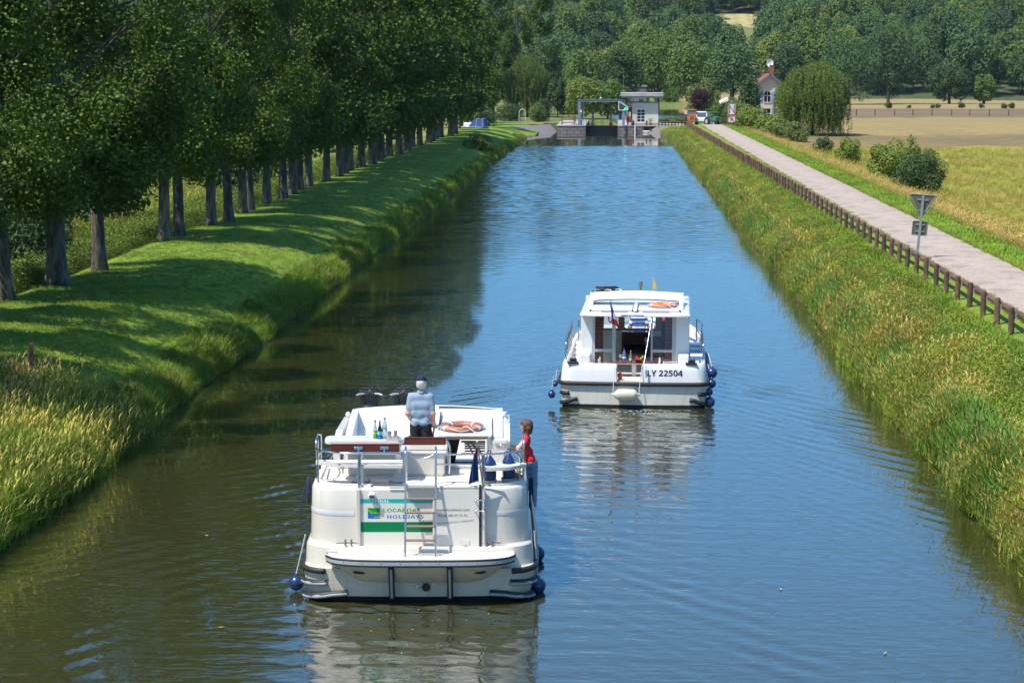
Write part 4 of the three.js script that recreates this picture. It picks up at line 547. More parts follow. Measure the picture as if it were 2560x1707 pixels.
{ // cream house
  const t = thing('cream_house', 'tall cream house with red roof, blue shutters and satellite dish', 'house', [24.2, 0.6, -312]), W = 5.6, D = 8, hw = 5.6, hr = 7.75, half = W / 2;
  const gable = [[-half, 0], [half, 0], [half, hw], [0, hr], [-half, hw]], arch = []; for (let i = 0; i <= 8; i++) arch.push([-0.35 + 0.5 * Math.cos(Math.PI * i / 8), 4.75 + 0.4 * Math.sin(Math.PI * i / 8)]);
  const up = [[-0.85, 3.5], [0.15, 3.5], ...arch], low = [[-0.95, 0.6], [0.15, 0.6], [0.15, 2.5], [-0.95, 2.5]];
  obj('wall', [extr(gable, 0.3, 0, [up, low]).translate(0, 0, 0), box(0.3, hw, D, -half + 0.15, hw / 2, -D / 2), box(0.3, hw, D, half - 0.15, hw / 2, -D / 2), extr(gable, 0.3).translate(0, 0, -D)], MAT([0.58, 0.51, 0.41], 0.9), t);
  const sl = Math.atan2(hr - hw, half), L = Math.hypot(half + 0.5, (hr - hw) * (half + 0.5) / half);
  const tile = tex(256, 256, (u, v) => { const a = (v * 16) % 1, b = (u * 20 + Math.floor(v * 16) % 2 * 0.5) % 1; return (0.55 + 0.45 * a) * (b < 0.08 ? 0.6 : 1) * (0.8 + 0.4 * fbm(u * 20, v * 16, 20, 16, 2, 201)); });
  const roof = obj('roof', [-1, 1].map((s) => box(L, 0.12, D + 1, s * (half + 0.5) / 2, hr + 0.1 - (hr - hw) * (half + 0.5) / half / 2, -D / 2 + 0.3, 0, 0, -s * sl)), MAT([0.42, 0.09, 0.05], 0.85, { map: tile, bumpMap: tile, bumpScale: 0.03 }), t);
  obj('bargeboard', [-1, 1].map((s) => box(L + 0.1, 0.3, 0.08, s * (half + 0.5) / 2, hr + 0.0 - (hr - hw) * (half + 0.5) / half / 2, 0.86, 0, 0, -s * sl)), MAT([0.10, 0.15, 0.24], 0.6), t);
  obj('chimney', [box(0.6, 1.5, 0.6, 0.35, hr + 0.55, -1.2), box(0.72, 0.15, 0.72, 0.35, hr + 1.35, -1.2)], MAT([0.35, 0.08, 0.06], 0.8), roof);
  obj('satellite_dish', [new THREE.SphereGeometry(0.95, 18, 8, 0, 6.283, 0, 0.6).rotateX(-Math.PI / 2).scale(1, 1.2, 1).translate(0.15, hr + 1.75, -1.5), new THREE.SphereGeometry(0.92, 18, 8, 0, 6.283, 0, 0.6).rotateX(-Math.PI / 2).scale(1, 1.2, 1).translate(0.15, hr + 1.75, -1.5), rod([0.3, hr + 1.2, -1.2], [0.15, hr + 1.75, -1.1], 0.05)], MAT([0.8, 0.8, 0.8], 0.5, { side: THREE.DoubleSide }), t);
  const blue = MAT([0.22, 0.32, 0.58], 0.6), shut = (x, y, w, h) => [box(w, h, 0.06, x, y + h / 2, 0.34), ...[0.2, 0.8].map((k) => box(w * 0.95, 0.09, 0.03, x, y + h * k, 0.385)), box(w * 0.9, 0.08, 0.03, x, y + h / 2, 0.385, 0, 0, 0.9)];
  for (const a of [[0.62, 3.45, 0.8, 1.6], [-1.45, 3.45, 0.8, 1.6], [0.75, 0.55, 0.8, 2.0], [-1.55, 0.55, 0.8, 2.0]]) obj('shutter', shut(...a), blue, t);
  for (const [x, y, w, h] of [[-0.35, 3.5, 1.0, 1.6], [-0.4, 0.6, 1.1, 1.9]]) { const win = obj('window', [box(0.06, h, 0.06, x, y + h / 2, 0.12), box(w, 0.06, 0.06, x, y + h * 0.6, 0.12), box(w + 0.1, 0.08, 0.2, x, y - 0.04, 0.32)], whitePaint, t); for (const s of [-1, 1]) obj('pane', box(w / 2 - 0.05, h, 0.03, x + s * w / 4, y + h / 2, 0.09), glassDark, win); }
}
{ // water signs beside the towpath
  const face = (draw, w, h) => canvasTex(w, h, (g) => { g.fillStyle = '#a8202a'; g.fillRect(0, 0, w, h); g.fillStyle = '#e9ebee'; g.fillRect(w * 0.1, w * 0.1, w * 0.8, h - w * 0.2); draw(g); });
  const fN = face((g) => { g.fillStyle = '#15171c'; g.fillRect(46, 60, 26, 230); g.fillRect(190, 60, 26, 230); for (const [x, s] of [[59, 1], [203, 1]]) for (const [y, d] of [[44, 1], [306, -1]]) { g.beginPath(); g.moveTo(x, y); g.lineTo(x - 24, y + d * 34); g.lineTo(x + 24, y + d * 34); g.fill(); } g.strokeStyle = '#15171c'; g.lineWidth = 14; g.strokeStyle = '#a8202a'; g.lineWidth = 22; g.beginPath(); g.moveTo(20, 24); g.lineTo(242, 330); g.stroke(); }, 262, 354);
  const fR = face((g) => { g.fillStyle = '#15171c'; g.font = 'bold 170px sans-serif'; g.textAlign = 'center'; g.textBaseline = 'middle'; g.fillText('P', 128, 112); g.strokeStyle = '#a8202a'; g.lineWidth = 24; g.beginPath(); g.moveTo(16, 10); g.lineTo(246, 216); g.stroke(); }, 262, 226);
  const t = thing('waterway_sign', 'red-bordered pair of no-mooring boards with struck-through N and P', 'sign', [15.0, ground(15, -254), -254], 0.02);
  obj('post', rod([0, -0.1, -0.06], [0, 3.2, -0.06], 0.05), steelBlue, t);
  for (const [m, y, h] of [[fN, 2.06, 1.5], [fR, 0.78, 0.92]]) { const o = obj('board', rbox(1.06, h, 0.05, 0.02, 0, y, 0), whitePaint, t); obj('printed_face', box(1.04, h - 0.02, 0.006, 0, y, 0.03), MAT([0.85, 0.85, 0.85], 0.5, { map: m }), o); }
  const s = thing('road_sign', 'back of a triangular road sign with square plate on a leaning post', 'road sign', [11.05, ground(11.05, -72.6), -72.6]); s.rotation.z = -0.075; const alu = MAT([0.125, 0.11, 0.075], 0.75), galv = MAT([0.30, 0.33, 0.32], 0.5, { metalness: 0.3 });
  obj('post', box(0.09, 2.4, 0.05, 0, 1.1, 0), galv, s); const tri = [[-0.5, 0.42], [-0.46, 0.46], [0.46, 0.46], [0.5, 0.42], [0.04, -0.38], [-0.04, -0.38]]; obj('triangle_plate', extr(tri, 0.012).translate(0, 1.88, -0.045), alu, s);
  obj('rim', [bent([[0, 1.5, -0.03], [-0.48, 2.33, -0.03], [0.48, 2.33, -0.03], [0, 1.5, -0.03]], 0.018, 6, 0.03), bent([[-0.27, 0.86, -0.03], [-0.27, 1.37, -0.03], [0.27, 1.37, -0.03], [0.27, 0.86, -0.03], [-0.27, 0.86, -0.03]], 0.016, 6, 0.03)], galv, s); obj('square_plate', rbox(0.54, 0.5, 0.012, 0.005, 0, 1.115, -0.04), alu, s); obj('clamp', [box(0.3, 0.05, 0.04, 0, 1.25, -0.02), box(0.3, 0.05, 0.04, 0, 1.0, -0.02), box(0.4, 0.05, 0.04, 0, 2.15, -0.02), box(0.2, 0.05, 0.04, 0, 1.75, -0.02)], galv, s);
}
{ // timber guard rail along the towpath
  const f = thing('guard_rail', 'timber guard rail of round posts along the towpath', 'fence', [0, 0, 0]), x0 = (z) => 10.42 + 0.004 * (z + 50), pg = [0, 1, 2].map((i) => { const g = lathe([[0, -0.25], [0.084, -0.25], [0.08, 0.66], [0.07, 0.70], [0.02, 0.715], [0, 0.71]], 11); g.translate(0, 0.02 * i, 0); return g; });
  const tones = [[1.1, 1.05, 1.02], [0.85, 0.84, 0.84], [1.3, 1.22, 1.16]].map((c) => MAT(c, 0.85, { map: rep(postWood, 1, 1), bumpMap: rep(grainBump, 2, 6), bumpScale: 0.01 }));
  for (let z = -38, i = 0; z > -262; z -= 2.0, i++) { const x = x0(z), y = ground(x, z), p = obj('post', pg[i % 3], tones[(i * 7) % 3], f); p.position.set(x + 0.01 * Math.sin(i * 5), y, z); p.rotation.set(0.02 * Math.sin(i * 3.1), i * 1.3, 0.02 * Math.cos(i * 2.3)); }
  const rg = lathe([[0, -0.98], [0.085, -0.98], [0.085, 0.98], [0, 0.98]], 10).rotateX(Math.PI / 2), cg = box(0.04, 0.16, 0.22);
  const galv = MAT([0.45, 0.47, 0.48], 0.45, { metalness: 0.5 });
  for (let z = -39, i = 0; z > -262; z -= 2.0, i++) { const x = x0(z) + 0.17, y = ground(x, z) + 0.5, r = obj('rail', rg, tones[(i * 5 + 1) % 3], f); r.position.set(x, y, z); const c = obj('joint_plate', cg, galv, r); c.position.set(-0.07, -0.05, 1.0); }
}
{ // machines parked at the end of the towpath
  const orange = MAT([0.55, 0.14, 0.025], 0.5), tyre = MAT([0.02, 0.02, 0.02], 0.9), wheel = (p, x, y, z, r, w) => { const o = obj('wheel', new THREE.TorusGeometry(r * 0.72, r * 0.3, 8, 18).scale(1, 1, w / (r * 0.6)).rotateY(Math.PI / 2).translate(x, y, z), tyre, p); obj('rim', new THREE.CylinderGeometry(r * 0.5, r * 0.5, w * 0.7, 14).rotateZ(Math.PI / 2).translate(x, y, z), MAT([0.4, 0.4, 0.38], 0.5), o); };
  const t = thing('orange_tractor', 'orange mowing tractor with glazed cab on the towpath end', 'tractor', [11.6, 0.96, -296]); t.scale.setScalar(0.88);
  obj('body', [rbox(1.5, 0.75, 1.7, 0.08, 0, 0.95, 0.3), rbox(1.2, 0.5, 0.9, 0.05, 0.1, 1.5, 0.8)], orange, t); obj('cab_frame', [-0.72, 0.72].flatMap((x) => [-1.3, 0].map((z) => rod([x, 1.3, z], [x * 0.9, 2.5, z], 0.05))).concat([rbox(1.6, 0.14, 1.6, 0.05, 0, 2.55, -0.65)]), orange, t); obj('cab_glass', [box(1.35, 0.95, 0.03, 0, 1.95, 0.02), box(0.03, 0.95, 1.2, -0.72, 1.95, -0.65), box(0.03, 0.95, 1.2, 0.72, 1.95, -0.65)], MAT([0.12, 0.2, 0.28], 0.1), t); obj('warning_board', box(0.5, 0.7, 0.04, -1.0, 2.15, 0.1), MAT([0.8, 0.5, 0.5], 0.6), t); obj('headlight', [sph(0.1, -0.4, 1.15, 1.16), sph(0.1, 0.45, 1.15, 1.16)], whitePaint, t); for (const s of [-1, 1]) { wheel(t, s * 0.95, 0.7, -0.9, 0.7, 0.4); wheel(t, s * 0.8, 0.45, 1.0, 0.45, 0.3); }
  const v = thing('white_van', 'small white van parked beside the orange tractor', 'van', [13.0, 0.96, -297]); obj('body', extr([[-1.9, 0.4], [1.5, 0.4], [1.9, 0.6], [1.85, 1.0], [1.2, 1.15], [0.75, 1.9], [-1.85, 1.95]], 1.6, 0.06).rotateY(-Math.PI / 2).translate(0.8, 0, 0), whitePaint, v); obj('windscreen', box(1.35, 0.72, 0.03, 0, 1.55, 1.05, -0.55), MAT([0.06, 0.1, 0.16], 0.08), v); for (const s of [-1, 1]) obj('headlight', rbox(0.3, 0.16, 0.08, 0.03, s * 0.55, 0.85, 1.88), MAT([0.6, 0.6, 0.6], 0.1), v); for (const s of [-1, 1]) for (const z of [-1.2, 1.2]) wheel(v, s * 0.75, 0.33, z, 0.33, 0.2);
  const g = thing('old_tractor', 'old green tractor half hidden behind the N sign', 'tractor', [14.2, 1.2, -282], 0.5); obj('body', [rbox(0.8, 0.6, 2.0, 0.08, 0, 1.0, 0), rbox(1.6, 0.12, 1.3, 0.05, 0, 1.9, -0.4), box(0.06, 0.7, 0.06, -0.7, 1.5, 0.1), box(0.06, 0.7, 0.06, 0.7, 1.5, 0.1)], MAT([0.07, 0.2, 0.12], 0.5), g); for (const s of [-1, 1]) { wheel(g, s * 0.8, 0.65, -0.6, 0.65, 0.35); wheel(g, s * 0.65, 0.4, 1.0, 0.4, 0.25); } obj('exhaust', rod([0.25, 1.2, 0.5], [0.25, 2.1, 0.5], 0.05), steelDark, g);
  const tr = thing('farm_trailer', 'rusty farm implement with orange wheel below the N sign', 'trailer', [15.5, 1.5, -272], 0.3); obj('frame', [box(2.2, 0.14, 0.9, 0, 0.6, 0), box(0.1, 0.9, 0.1, -0.5, 1.0, 0), box(0.1, 0.9, 0.1, 0.3, 1.0, 0), box(1.6, 0.1, 0.1, 0, 1.4, 0)], MAT([0.08, 0.07, 0.06], 0.8), tr); for (const x of [-0.8, 0.9]) { const w = obj('wheel', new THREE.TorusGeometry(0.25, 0.09, 8, 16).translate(x, 0.3, 0.45), tyre, tr); obj('rim', new THREE.CylinderGeometry(0.18, 0.18, 0.1, 14).rotateX(Math.PI / 2).translate(x, 0.3, 0.45), orange, w); }
  const p = thing('leaning_panel', 'blue-grey panel leaning under the bushes', 'panel', [13.9, 0.95, -290], 0.3); obj('board', box(0.4, 2.1, 0.06, 0, 1.05, 0, 0, 0, 0.2), steelBlue, p);
  const so = thing('tin_roof', 'bit of pale tin shed roof poking out of the bushes', 'roof', [16.0, 3.6, -291], 0.2); obj('sheet', box(1.3, 0.06, 1.0, 0, 1.0, 0, 0.5, 0, 0.55), MAT([0.5, 0.52, 0.55], 0.4), so); obj('rafter', [box(1.3, 0.1, 0.06, 0, 0.92, 0.3, 0, 0, 0.55), rod([0, 0.9, 0], [0, -2.6, 0], 0.06)], timber, so);
}
{ // blue and white cruiser moored under the poplars
  const t = thing('moored_cruiser', 'white motor cruiser with blue canopy moored under the poplars', 'boat', [-17.5, 1.0, -257], 1.35), ring = (y, k, z1) => { const o = []; for (let i = 0; i < 24; i++) { const a = i / 24 * 6.2832, s = Math.sin(a), c = Math.cos(a); o.push([c * 0.95 * k, y, (s > 0 ? s * 1.5 : -Math.pow(-s, 1.2) * 1.9 - 0.2 * z1) * k]); } return o; };
  obj('hull', loft([ring(-0.2, 0.8, 0), ring(0.2, 0.95, 0.5), ring(0.75, 1.05, 1)], { capEnd: 'xz' }), whitePaint, t); obj('cabin', [rbox(1.5, 0.6, 1.8, 0.12, 0, 0.95, -0.7)], whitePaint, t); obj('canopy', loft([[[-0.8, 0.75, 1.3], [0.8, 0.75, 1.3], [0.8, 0.75, -0.9], [-0.8, 0.75, -0.9]], [[-0.72, 1.75, 1.1], [0.72, 1.75, 1.1], [0.72, 1.7, -0.2], [-0.72, 1.7, -0.2]]], { capEnd: 'xz' }), MAT([0.03, 0.08, 0.30], 0.8), t); obj('canopy_frame', [bent([[-0.83, 0.75, 1.0], [-0.76, 1.78, 0.9], [0.76, 1.78, 0.9], [0.83, 0.75, 1.0]], 0.02), bent([[-0.83, 0.75, 0.1], [-0.76, 1.76, 0.2], [0.76, 1.76, 0.2], [0.83, 0.75, 0.1]], 0.02)], whitePaint, t); obj('porthole', [box(0.5, 0.22, 0.02, 0.2, 0.4, 1.52), box(0.02, 0.2, 0.45, 0.97, 0.5, 0), box(0.02, 0.2, 0.45, -0.97, 0.5, 0)], glassDark, t); obj('rubbing_strake', loft([ring(0.58, 1.045, 0.9), ring(0.64, 1.07, 0.9), ring(0.7, 1.06, 1)], {}), MAT([0.04, 0.07, 0.2], 0.6), t);
}
{ // line of posts in the far hay meadow
  const f = thing('field_fence', 'row of small posts across the far hay meadow', 'fence', [0, 0, 0]); const g = lathe([[0, 0], [0.1, 0], [0.09, 1.1], [0, 1.15]], 7); for (let i = 0; i < 16; i++) { const x = 44 + i * 3.4, p = obj('post', g, timber, f); p.position.set(x, ground(x, -365), -365 + 0.5 * Math.sin(i * 4)); }
}
let makeRing, makeBall, makeBottle, makeBike, bottleShapes;
// ---------------------------------------------------------------- hull outlines
function outline(b, zs, zb, round, inset = 0, sag = 0.12) { // plan of a boat: half breadth b, stern at zs, bow at zb (negative), rounded stern quarters
  const half = [], B = b - inset, z0 = zs - inset;
  for (let i = 0; i <= 6; i++) { const t = i / 6; half.push([B * 0.0 + (B - round) * t, z0 - sag * t * t * 0.5]); }
  for (let i = 1; i <= 8; i++) { const a = R(90 * i / 8); half.push([B - round + round * Math.sin(a), z0 - sag * 0.5 - round * 0.9 * (1 - Math.cos(a))]); }
  const z1 = z0 - sag * 0.5 - round * 0.9, zt = zb * 0.45; half.push([B, lerp(z1, zt, 0.5)], [B, zt]);
  for (let i = 1; i <= 10; i++) { const t = i / 10; half.push([Math.max(0.02, B * Math.pow(1 - Math.pow(t, 1.9), 0.75)), zt + (zb + inset - zt) * t]); }
  return [...half, ...half.slice(0, -1).reverse().slice(0, -1).map(([x, z]) => [-x, z])];
}
const level = (o, y, dz = 0) => o.map(([x, z]) => [x, y + (z < -5 ? dz * ((z + 5) / -6) ** 2 : 0), z]).reverse();
const gel = MAT([0.66, 0.615, 0.535], 0.28, { physical: true, map: rep(gelMap, 0.25, 0.25), clearcoat: 0.5, clearcoatRoughness: 0.2 });
const gelDeck = MAT([0.72, 0.68, 0.61], 0.5, { map: rep(gelMap, 0.4, 0.4), bumpMap: rep(grainBump, 4, 4), bumpScale: 0.002 });
const gelHull = MAT([0.60, 0.565, 0.45], 0.35, { map: rep(hullMap, 0.3, 0.3) });
const gelWhite = MAT([0.80, 0.80, 0.79], 0.25, { physical: true, map: rep(gelMap, 0.3, 0.3), clearcoat: 0.5, clearcoatRoughness: 0.15 });
const rubber = MAT([0.022, 0.023, 0.027], 0.55, { map: speck }), rubberGrey = MAT([0.32, 0.35, 0.37], 0.45, { map: rep(hullMap, 1, 1) });
const chrome = MAT([0.72, 0.73, 0.74], 0.16, { metalness: 1 }), antifoul = MAT([0.012, 0.013, 0.014], 0.6, { map: speck });
const navy = MAT([0.012, 0.035, 0.13], 0.28, { physical: true, clearcoat: 0.4, clearcoatRoughness: 0.2 }), ropeWhite = MAT([0.62, 0.60, 0.55], 0.9), ropeNavy = MAT([0.012, 0.018, 0.06], 0.9), ropeTan = MAT([0.40, 0.27, 0.18], 0.95);
const wood = MAT([0.62, 0.55, 0.5], 0.35, { physical: true, map: rep(mahog, 1, 1), clearcoat: 0.6, clearcoatRoughness: 0.2 }), teakGrey = MAT([1.9, 2.0, 2.25], 0.8, { map: rep(postWood, 2, 1) }), darkInside = MAT([0.27, 0.14, 0.075], 0.55, { map: mahog }), curtain = MAT([0.05, 0.03, 0.025], 0.9), winGlass = MAT([1, 1, 1], 0.03, { physical: true, transmission: 1, thickness: 0, ior: 1.5 });
const aboard = (boat, o, p, turn = 0) => { boat.updateMatrixWorld(true); o.position.copy(V(...p).applyMatrix4(boat.matrixWorld)); o.rotation.y = boat.rotation.y + turn; return o; };
const put = (boat, name, label, cat, p, turn = 0, group) => aboard(boat, thing(name, label, cat, [0, 0, 0], 0, group), p, turn);

// ---------------------------------------------------------------- the near cruiser
const near = thing('river_cruiser', 'cream river cruiser nearest the camera with stern ladder and green striped transom', 'boat', [-3.17, 0, -32], R(3.2));
{
  const B = near, mid = (y, b, zs, rd, inset, sag) => level(outline(b, zs, -11.6, rd, inset, sag), y, 0.12);
  obj('waterline_band', loft([mid(-0.5, 1.9, -0.05, 0.5, 0.3), mid(0.0, 1.9, 0, 0.5, 0.06), mid(0.10, 1.9, 0.0, 0.5, 0.03)].map((r) => r), {}), antifoul, B);
  obj('hull', loft([mid(0.10, 1.9, 0.0, 0.5, 0.025), mid(0.3, 1.93, 0.0, 0.5, 0.01), mid(0.5, 1.95, -0.02, 0.5, 0), mid(0.56, 1.95, -0.02, 0.5, 0)], { capEnd: 'xz' }), gelHull, B);
  obj('lower_topside', loft([mid(0.55, 1.925, -0.16, 0.5, 0), mid(0.8, 1.91, -0.18, 0.5, 0), mid(0.88, 1.9, -0.19, 0.5, 0), mid(0.905, 1.88, -0.21, 0.5, 0)], { capEnd: 'xz' }), gel, B);
  // raised quarters and after deck
  const after = (y, b, zs, rd) => { const o = outline(b, zs, -11.6, rd, 0, 0.16).map(([x, z]) => [x, Math.max(z, -2.15)]); return o.map(([x, z]) => [x, y, z]).reverse(); };
  obj('after_cabin', loft([after(0.9, 1.85, -0.30, 0.55), after(1.4, 1.835, -0.31, 0.55), after(1.80, 1.82, -0.32, 0.55), after(1.84, 1.80, -0.34, 0.55)], {}), gel, B);
  obj('after_deck', loft([after(1.84, 1.80, -0.34, 0.55), after(1.862, 1.775, -0.37, 0.55)], { capEnd: 'xz' }), gelDeck, B);
  { const rings = [after(1.862, 1.755, -0.39, 0.55), after(1.905, 1.75, -0.39, 0.55), after(1.905, 1.69, -0.45, 0.53), after(1.862, 1.68, -0.46, 0.53)], part = (f) => { const keep = rings[3].map(([x]) => f(x)); return loft(rings.map((r) => r.filter((_, i) => keep[i])), { closed: false }); };
    obj('deck_coaming', [part((x) => x < -0.62), part((x) => x > 1.02)], MAT([0.76, 0.72, 0.65], 0.5, { side: THREE.DoubleSide }), B); }
  obj('corner_post', rbox(0.075, 1.12, 0.10, 0.02, -1.0, 1.31, -0.30), gel, B); obj('corner_post', rbox(0.075, 1.12, 0.10, 0.02, 1.075, 1.31, -0.30), gel, B);
  // transom with its printed panel, sliding door and deck step
  const print = canvasTex(1180, 1040, (g, W, H) => {
    g.fillStyle = '#dfd9cd'; g.fillRect(0, 0, W, H); for (let i = 0; i < 500; i++) { g.fillStyle = `rgba(150,135,105,${0.02 + 0.03 * rnd()})`; g.fillRect(rnd() * W, rnd() * H, 2 + rnd() * 3, 20 + rnd() * 120); }
    g.fillStyle = '#18b3ae'; g.fillRect(0, 148, W, 72); g.fillStyle = '#007a45'; g.fillRect(0, 530, W, 170);
    g.fillStyle = '#e6efec'; g.font = 'bold 76px serif'; g.textBaseline = 'middle'; g.fillText('EPINAL', 182, 186);
    g.fillStyle = '#0d9a1b'; g.fillRect(118, 296, 200, 180); g.fillStyle = '#0a71b9'; g.beginPath(); g.moveTo(118, 366); g.lineTo(160, 366); g.lineTo(160, 388); g.lineTo(300, 394); g.lineTo(300, 430); g.lineTo(318, 440); g.lineTo(318, 476); g.lineTo(118, 476); g.fill();
    g.strokeStyle = '#d9c11e'; g.lineWidth = 9; g.beginPath(); g.moveTo(36, 354); g.quadraticCurveTo(70, 340, 166, 348); g.lineTo(166, 378); g.lineTo(300, 384); g.quadraticCurveTo(318, 430, 296, 446); g.lineTo(216, 446); g.moveTo(296, 446); g.lineTo(390, 446); g.stroke();
    g.font = 'bold 94px sans-serif'; g.fillStyle = '#0f8f3a'; g.save(); g.translate(362, 338); g.scale(1.28, 0.92); g.fillText('LOCABOAT', 0, 0); g.restore(); g.fillStyle = '#1273b8'; g.save(); g.translate(424, 446); g.scale(1.34, 0.92); g.fillText('HOLIDAYS', 0, 0); g.restore();
  });
  const tr = obj('transom', [box(2.0, 1.02, 0.06, 0.03, 1.31, -0.335)], gel, B);
  const pan = obj('printed_panel', box(1.20, 1.06, 0.05, -0.365, 1.315, -0.315), MAT([1, 1, 1], 0.3, { map: print }), tr);
  { const u = pan.geometry.attributes.uv, n = pan.geometry.attributes.normal; for (let i = 0; i < u.count; i++) if (n.getZ(i) < 0.5) u.setXY(i, 0.02, 0.98); }
  const dprint = canvasTex(760, 1110, (g, W, H) => { g.fillStyle = '#dfd9cd'; g.fillRect(0, 0, W, H); for (let i = 0; i < 260; i++) { g.fillStyle = `rgba(150,135,105,${0.02 + 0.03 * rnd()})`; g.fillRect(rnd() * W, rnd() * H, 2 + rnd() * 3, 20 + rnd() * 120); } g.fillStyle = '#3d3a38'; g.font = 'bold 60px sans-serif'; g.textBaseline = 'middle'; g.fillText('www.locaboat.com', 54, 348, 560); g.font = 'bold 56px sans-serif'; g.fillText('+33 (0) 386 91 72 72', 54, 446, 560); g.fillStyle = 'rgba(70,66,64,0.8)'; g.font = 'italic bold 52px serif'; g.save(); g.translate(34, 590); g.rotate(-0.1); g.fillText('The Penichette Company', 0, 0, 640); g.restore(); });
  const door = obj('sliding_door', rbox(0.78, 1.11, 0.06, 0.012, 0.625, 1.315, -0.275), gel, B), df = obj('door_print', box(0.76, 1.09, 0.006, 0.625, 1.315, -0.2425), MAT([1, 1, 1], 0.3, { map: dprint }), door);
  obj('door_edge', box(0.035, 1.2, 0.09, 1.025, 1.33, -0.28), rubber, door); obj('socket_box', [box(0.17, 0.10, 0.012, 0.76, 0.955, -0.237), ...[-0.03, 0.03].map((x) => box(0.015, 0.02, 0.02, 0.76 + x, 0.93, -0.232)), box(0.03, 0.04, 0.03, 0.765, 0.93, -0.23)], gelDeck, door);
  obj('door_track', [rbox(0.8, 0.035, 0.05, 0.01, -0.02, 0.815, -0.27), rbox(0.46, 0.02, 0.05, 0.008, -0.26, 1.885, -0.29)], MAT([0.45, 0.44, 0.42], 0.35, { metalness: 0.6 }), B); obj('door_hood', rbox(0.84, 0.05, 0.46, 0.02, 0.64, 1.895, -0.47), gelDeck, B);
  obj('door_handle', bent([[0.93, 1.71, -0.24], [0.93, 1.71, -0.12], [1.1, 1.71, -0.10], [1.1, 1.53, -0.10], [0.93, 1.53, -0.12], [0.93, 1.53, -0.24]], 0.011, 7, 0.03), chrome, door);
  obj('deck_step', [rbox(0.52, 0.075, 0.34, 0.02, 0.035, 1.93, -0.34), box(0.46, 0.12, 0.05, 0.035, 1.84, -0.27)], gelDeck, B);
  obj('stern_light', [new THREE.CylinderGeometry(0.05, 0.06, 0.1, 18).rotateX(Math.PI / 2).translate(-0.77, 1.75, -0.25)], gelWhite, B); obj('light_lens', [box(0.035, 0.05, 0.02, -0.792, 1.75, -0.195), box(0.035, 0.05, 0.02, -0.748, 1.75, -0.195)], steelDark, B);
  for (const s of [-1, 1]) { obj('fairlead', [rod([s * 1.17 - 0.2, 0.955, -0.26], [s * 1.17 + 0.2, 0.955, -0.26], 0.011), ...[-0.05, 0.05].map((x) => rbox(0.028, 0.11, 0.05, 0.008, s * 1.17 + x, 0.965, -0.255))], MAT([0.2, 0.2, 0.2], 0.4, { metalness: 0.5 }), B); }
  obj('grab_handle', bent([[-1.5, 0.80, -0.17], [-1.52, 0.84, -0.08], [-1.34, 0.84, -0.08], [-1.36, 0.80, -0.15]], 0.012, 7, 0.03), chrome, B);
  // bathing platform
  const plat = (y, k, za, zm) => { const o = [], n = 30; for (let i = 0; i <= n; i++) { const t = i / n * 2 - 1, c = Math.pow(1 - Math.pow(Math.abs(t), 4), 0.6); o.push([0.04 + 1.57 * k * t, y, za + (zm - za) * c]); } o.push([0.04 + 1.57 * k, y, -0.32], [0.04 - 1.57 * k, y, -0.32]); return o; };
  obj('bathing_platform', loft([plat(0.34, 0.62, -0.1, -0.02), plat(0.38, 0.68, -0.08, 0.08), plat(0.52, 0.8, -0.06, 0.20), plat(0.66, 0.93, -0.04, 0.32), plat(0.715, 0.985, 0.0, 0.37)], { crease: 0.7 }), MAT([0.56, 0.52, 0.40], 0.4, { map: rep(hullMap, 0.3, 0.3) }), B);
  obj('platform_deck', loft([plat(0.712, 0.99, 0.0, 0.375), plat(0.80, 0.99, 0.0, 0.375), plat(0.806, 0.985, -0.005, 0.37)], { capEnd: 'xz' }), gelDeck, B);
  const edge = (y, k, off) => plat(y, k, 0.0 + off, 0.375 + off).slice(0, 31).map((p) => V(...p));
  obj('platform_fender', [sweep(edge(0.802, 0.995, 0.01), 0.02, 8), sweep(edge(0.715, 0.985, 0.01), 0.02, 8)], rubber, B); obj('fender_strip', loft([edge(0.788, 0.999, 0.026), edge(0.73, 0.994, 0.026)].map((r) => r.map((p) => p.toArray())), { closed: false }), MAT([0.42, 0.46, 0.49], 0.35, { map: rep(hullMap, 1, 1), side: THREE.DoubleSide }), B);
  obj('fender_screws', edge(0.76, 0.996, 0.026).filter((_, i) => i % 3 === 0).map((p) => sph(0.009, p.x, p.y, p.z, 1, 1, 0.6, 6, 5)), steelDark, B);
  for (const s of [-1, 1]) obj('exhaust_port', sph(0.1, s * 0.98 + 0.03, 0.565, 0.16, 1.2, 0.34, 0.5), rubber, B);
  for (const x of [-0.43, 0.53]) { const f = obj('vertical_fender', rbox(0.1, 0.68, 0.09, 0.03, x, 0.40, 0.20, 0.42, 0, 0), rubber, B); obj('fender_strip', rbox(0.04, 0.6, 0.03, 0.012, x, 0.385, 0.24, 0.42, 0, 0), rubberGrey, f); }
  obj('drain', [new THREE.TorusGeometry(0.05, 0.02, 8, 18).translate(0.13, 0.27, 0.03), new THREE.CylinderGeometry(0.045, 0.045, 0.03, 16).rotateX(Math.PI / 2).translate(0.13, 0.27, 0.02)], rubber, B); obj('drain', new THREE.TorusGeometry(0.022, 0.012, 6, 14).translate(-0.01, 0.285, 0.03), chrome, B);
  // rubbing strakes: a dark tube that follows the sheer, and short curved ones at the quarters
  const sheer = outline(1.955, -0.0, -11.6, 0.5, 0), along = (arr, y0, y1) => arr.map(([x, z], i) => V(x, lerp(y0, y1, i / (arr.length - 1)), z)), right = sheer.slice(7, 20), left = right.map(([x, z]) => [-x, z]);
  obj('rubbing_strake', [sweep(along(right, 0.52, 0.53), 0.05, 8)], rubber, B); obj('rubbing_strake', [sweep(along(left, 0.52, 0.53), 0.05, 8)], rubber, B);
  const dens = (arr) => new THREE.CatmullRomCurve3(arr.map(([x, z]) => V(x, 0, z))).getPoints(26), qr = dens(sheer.slice(4, 17));
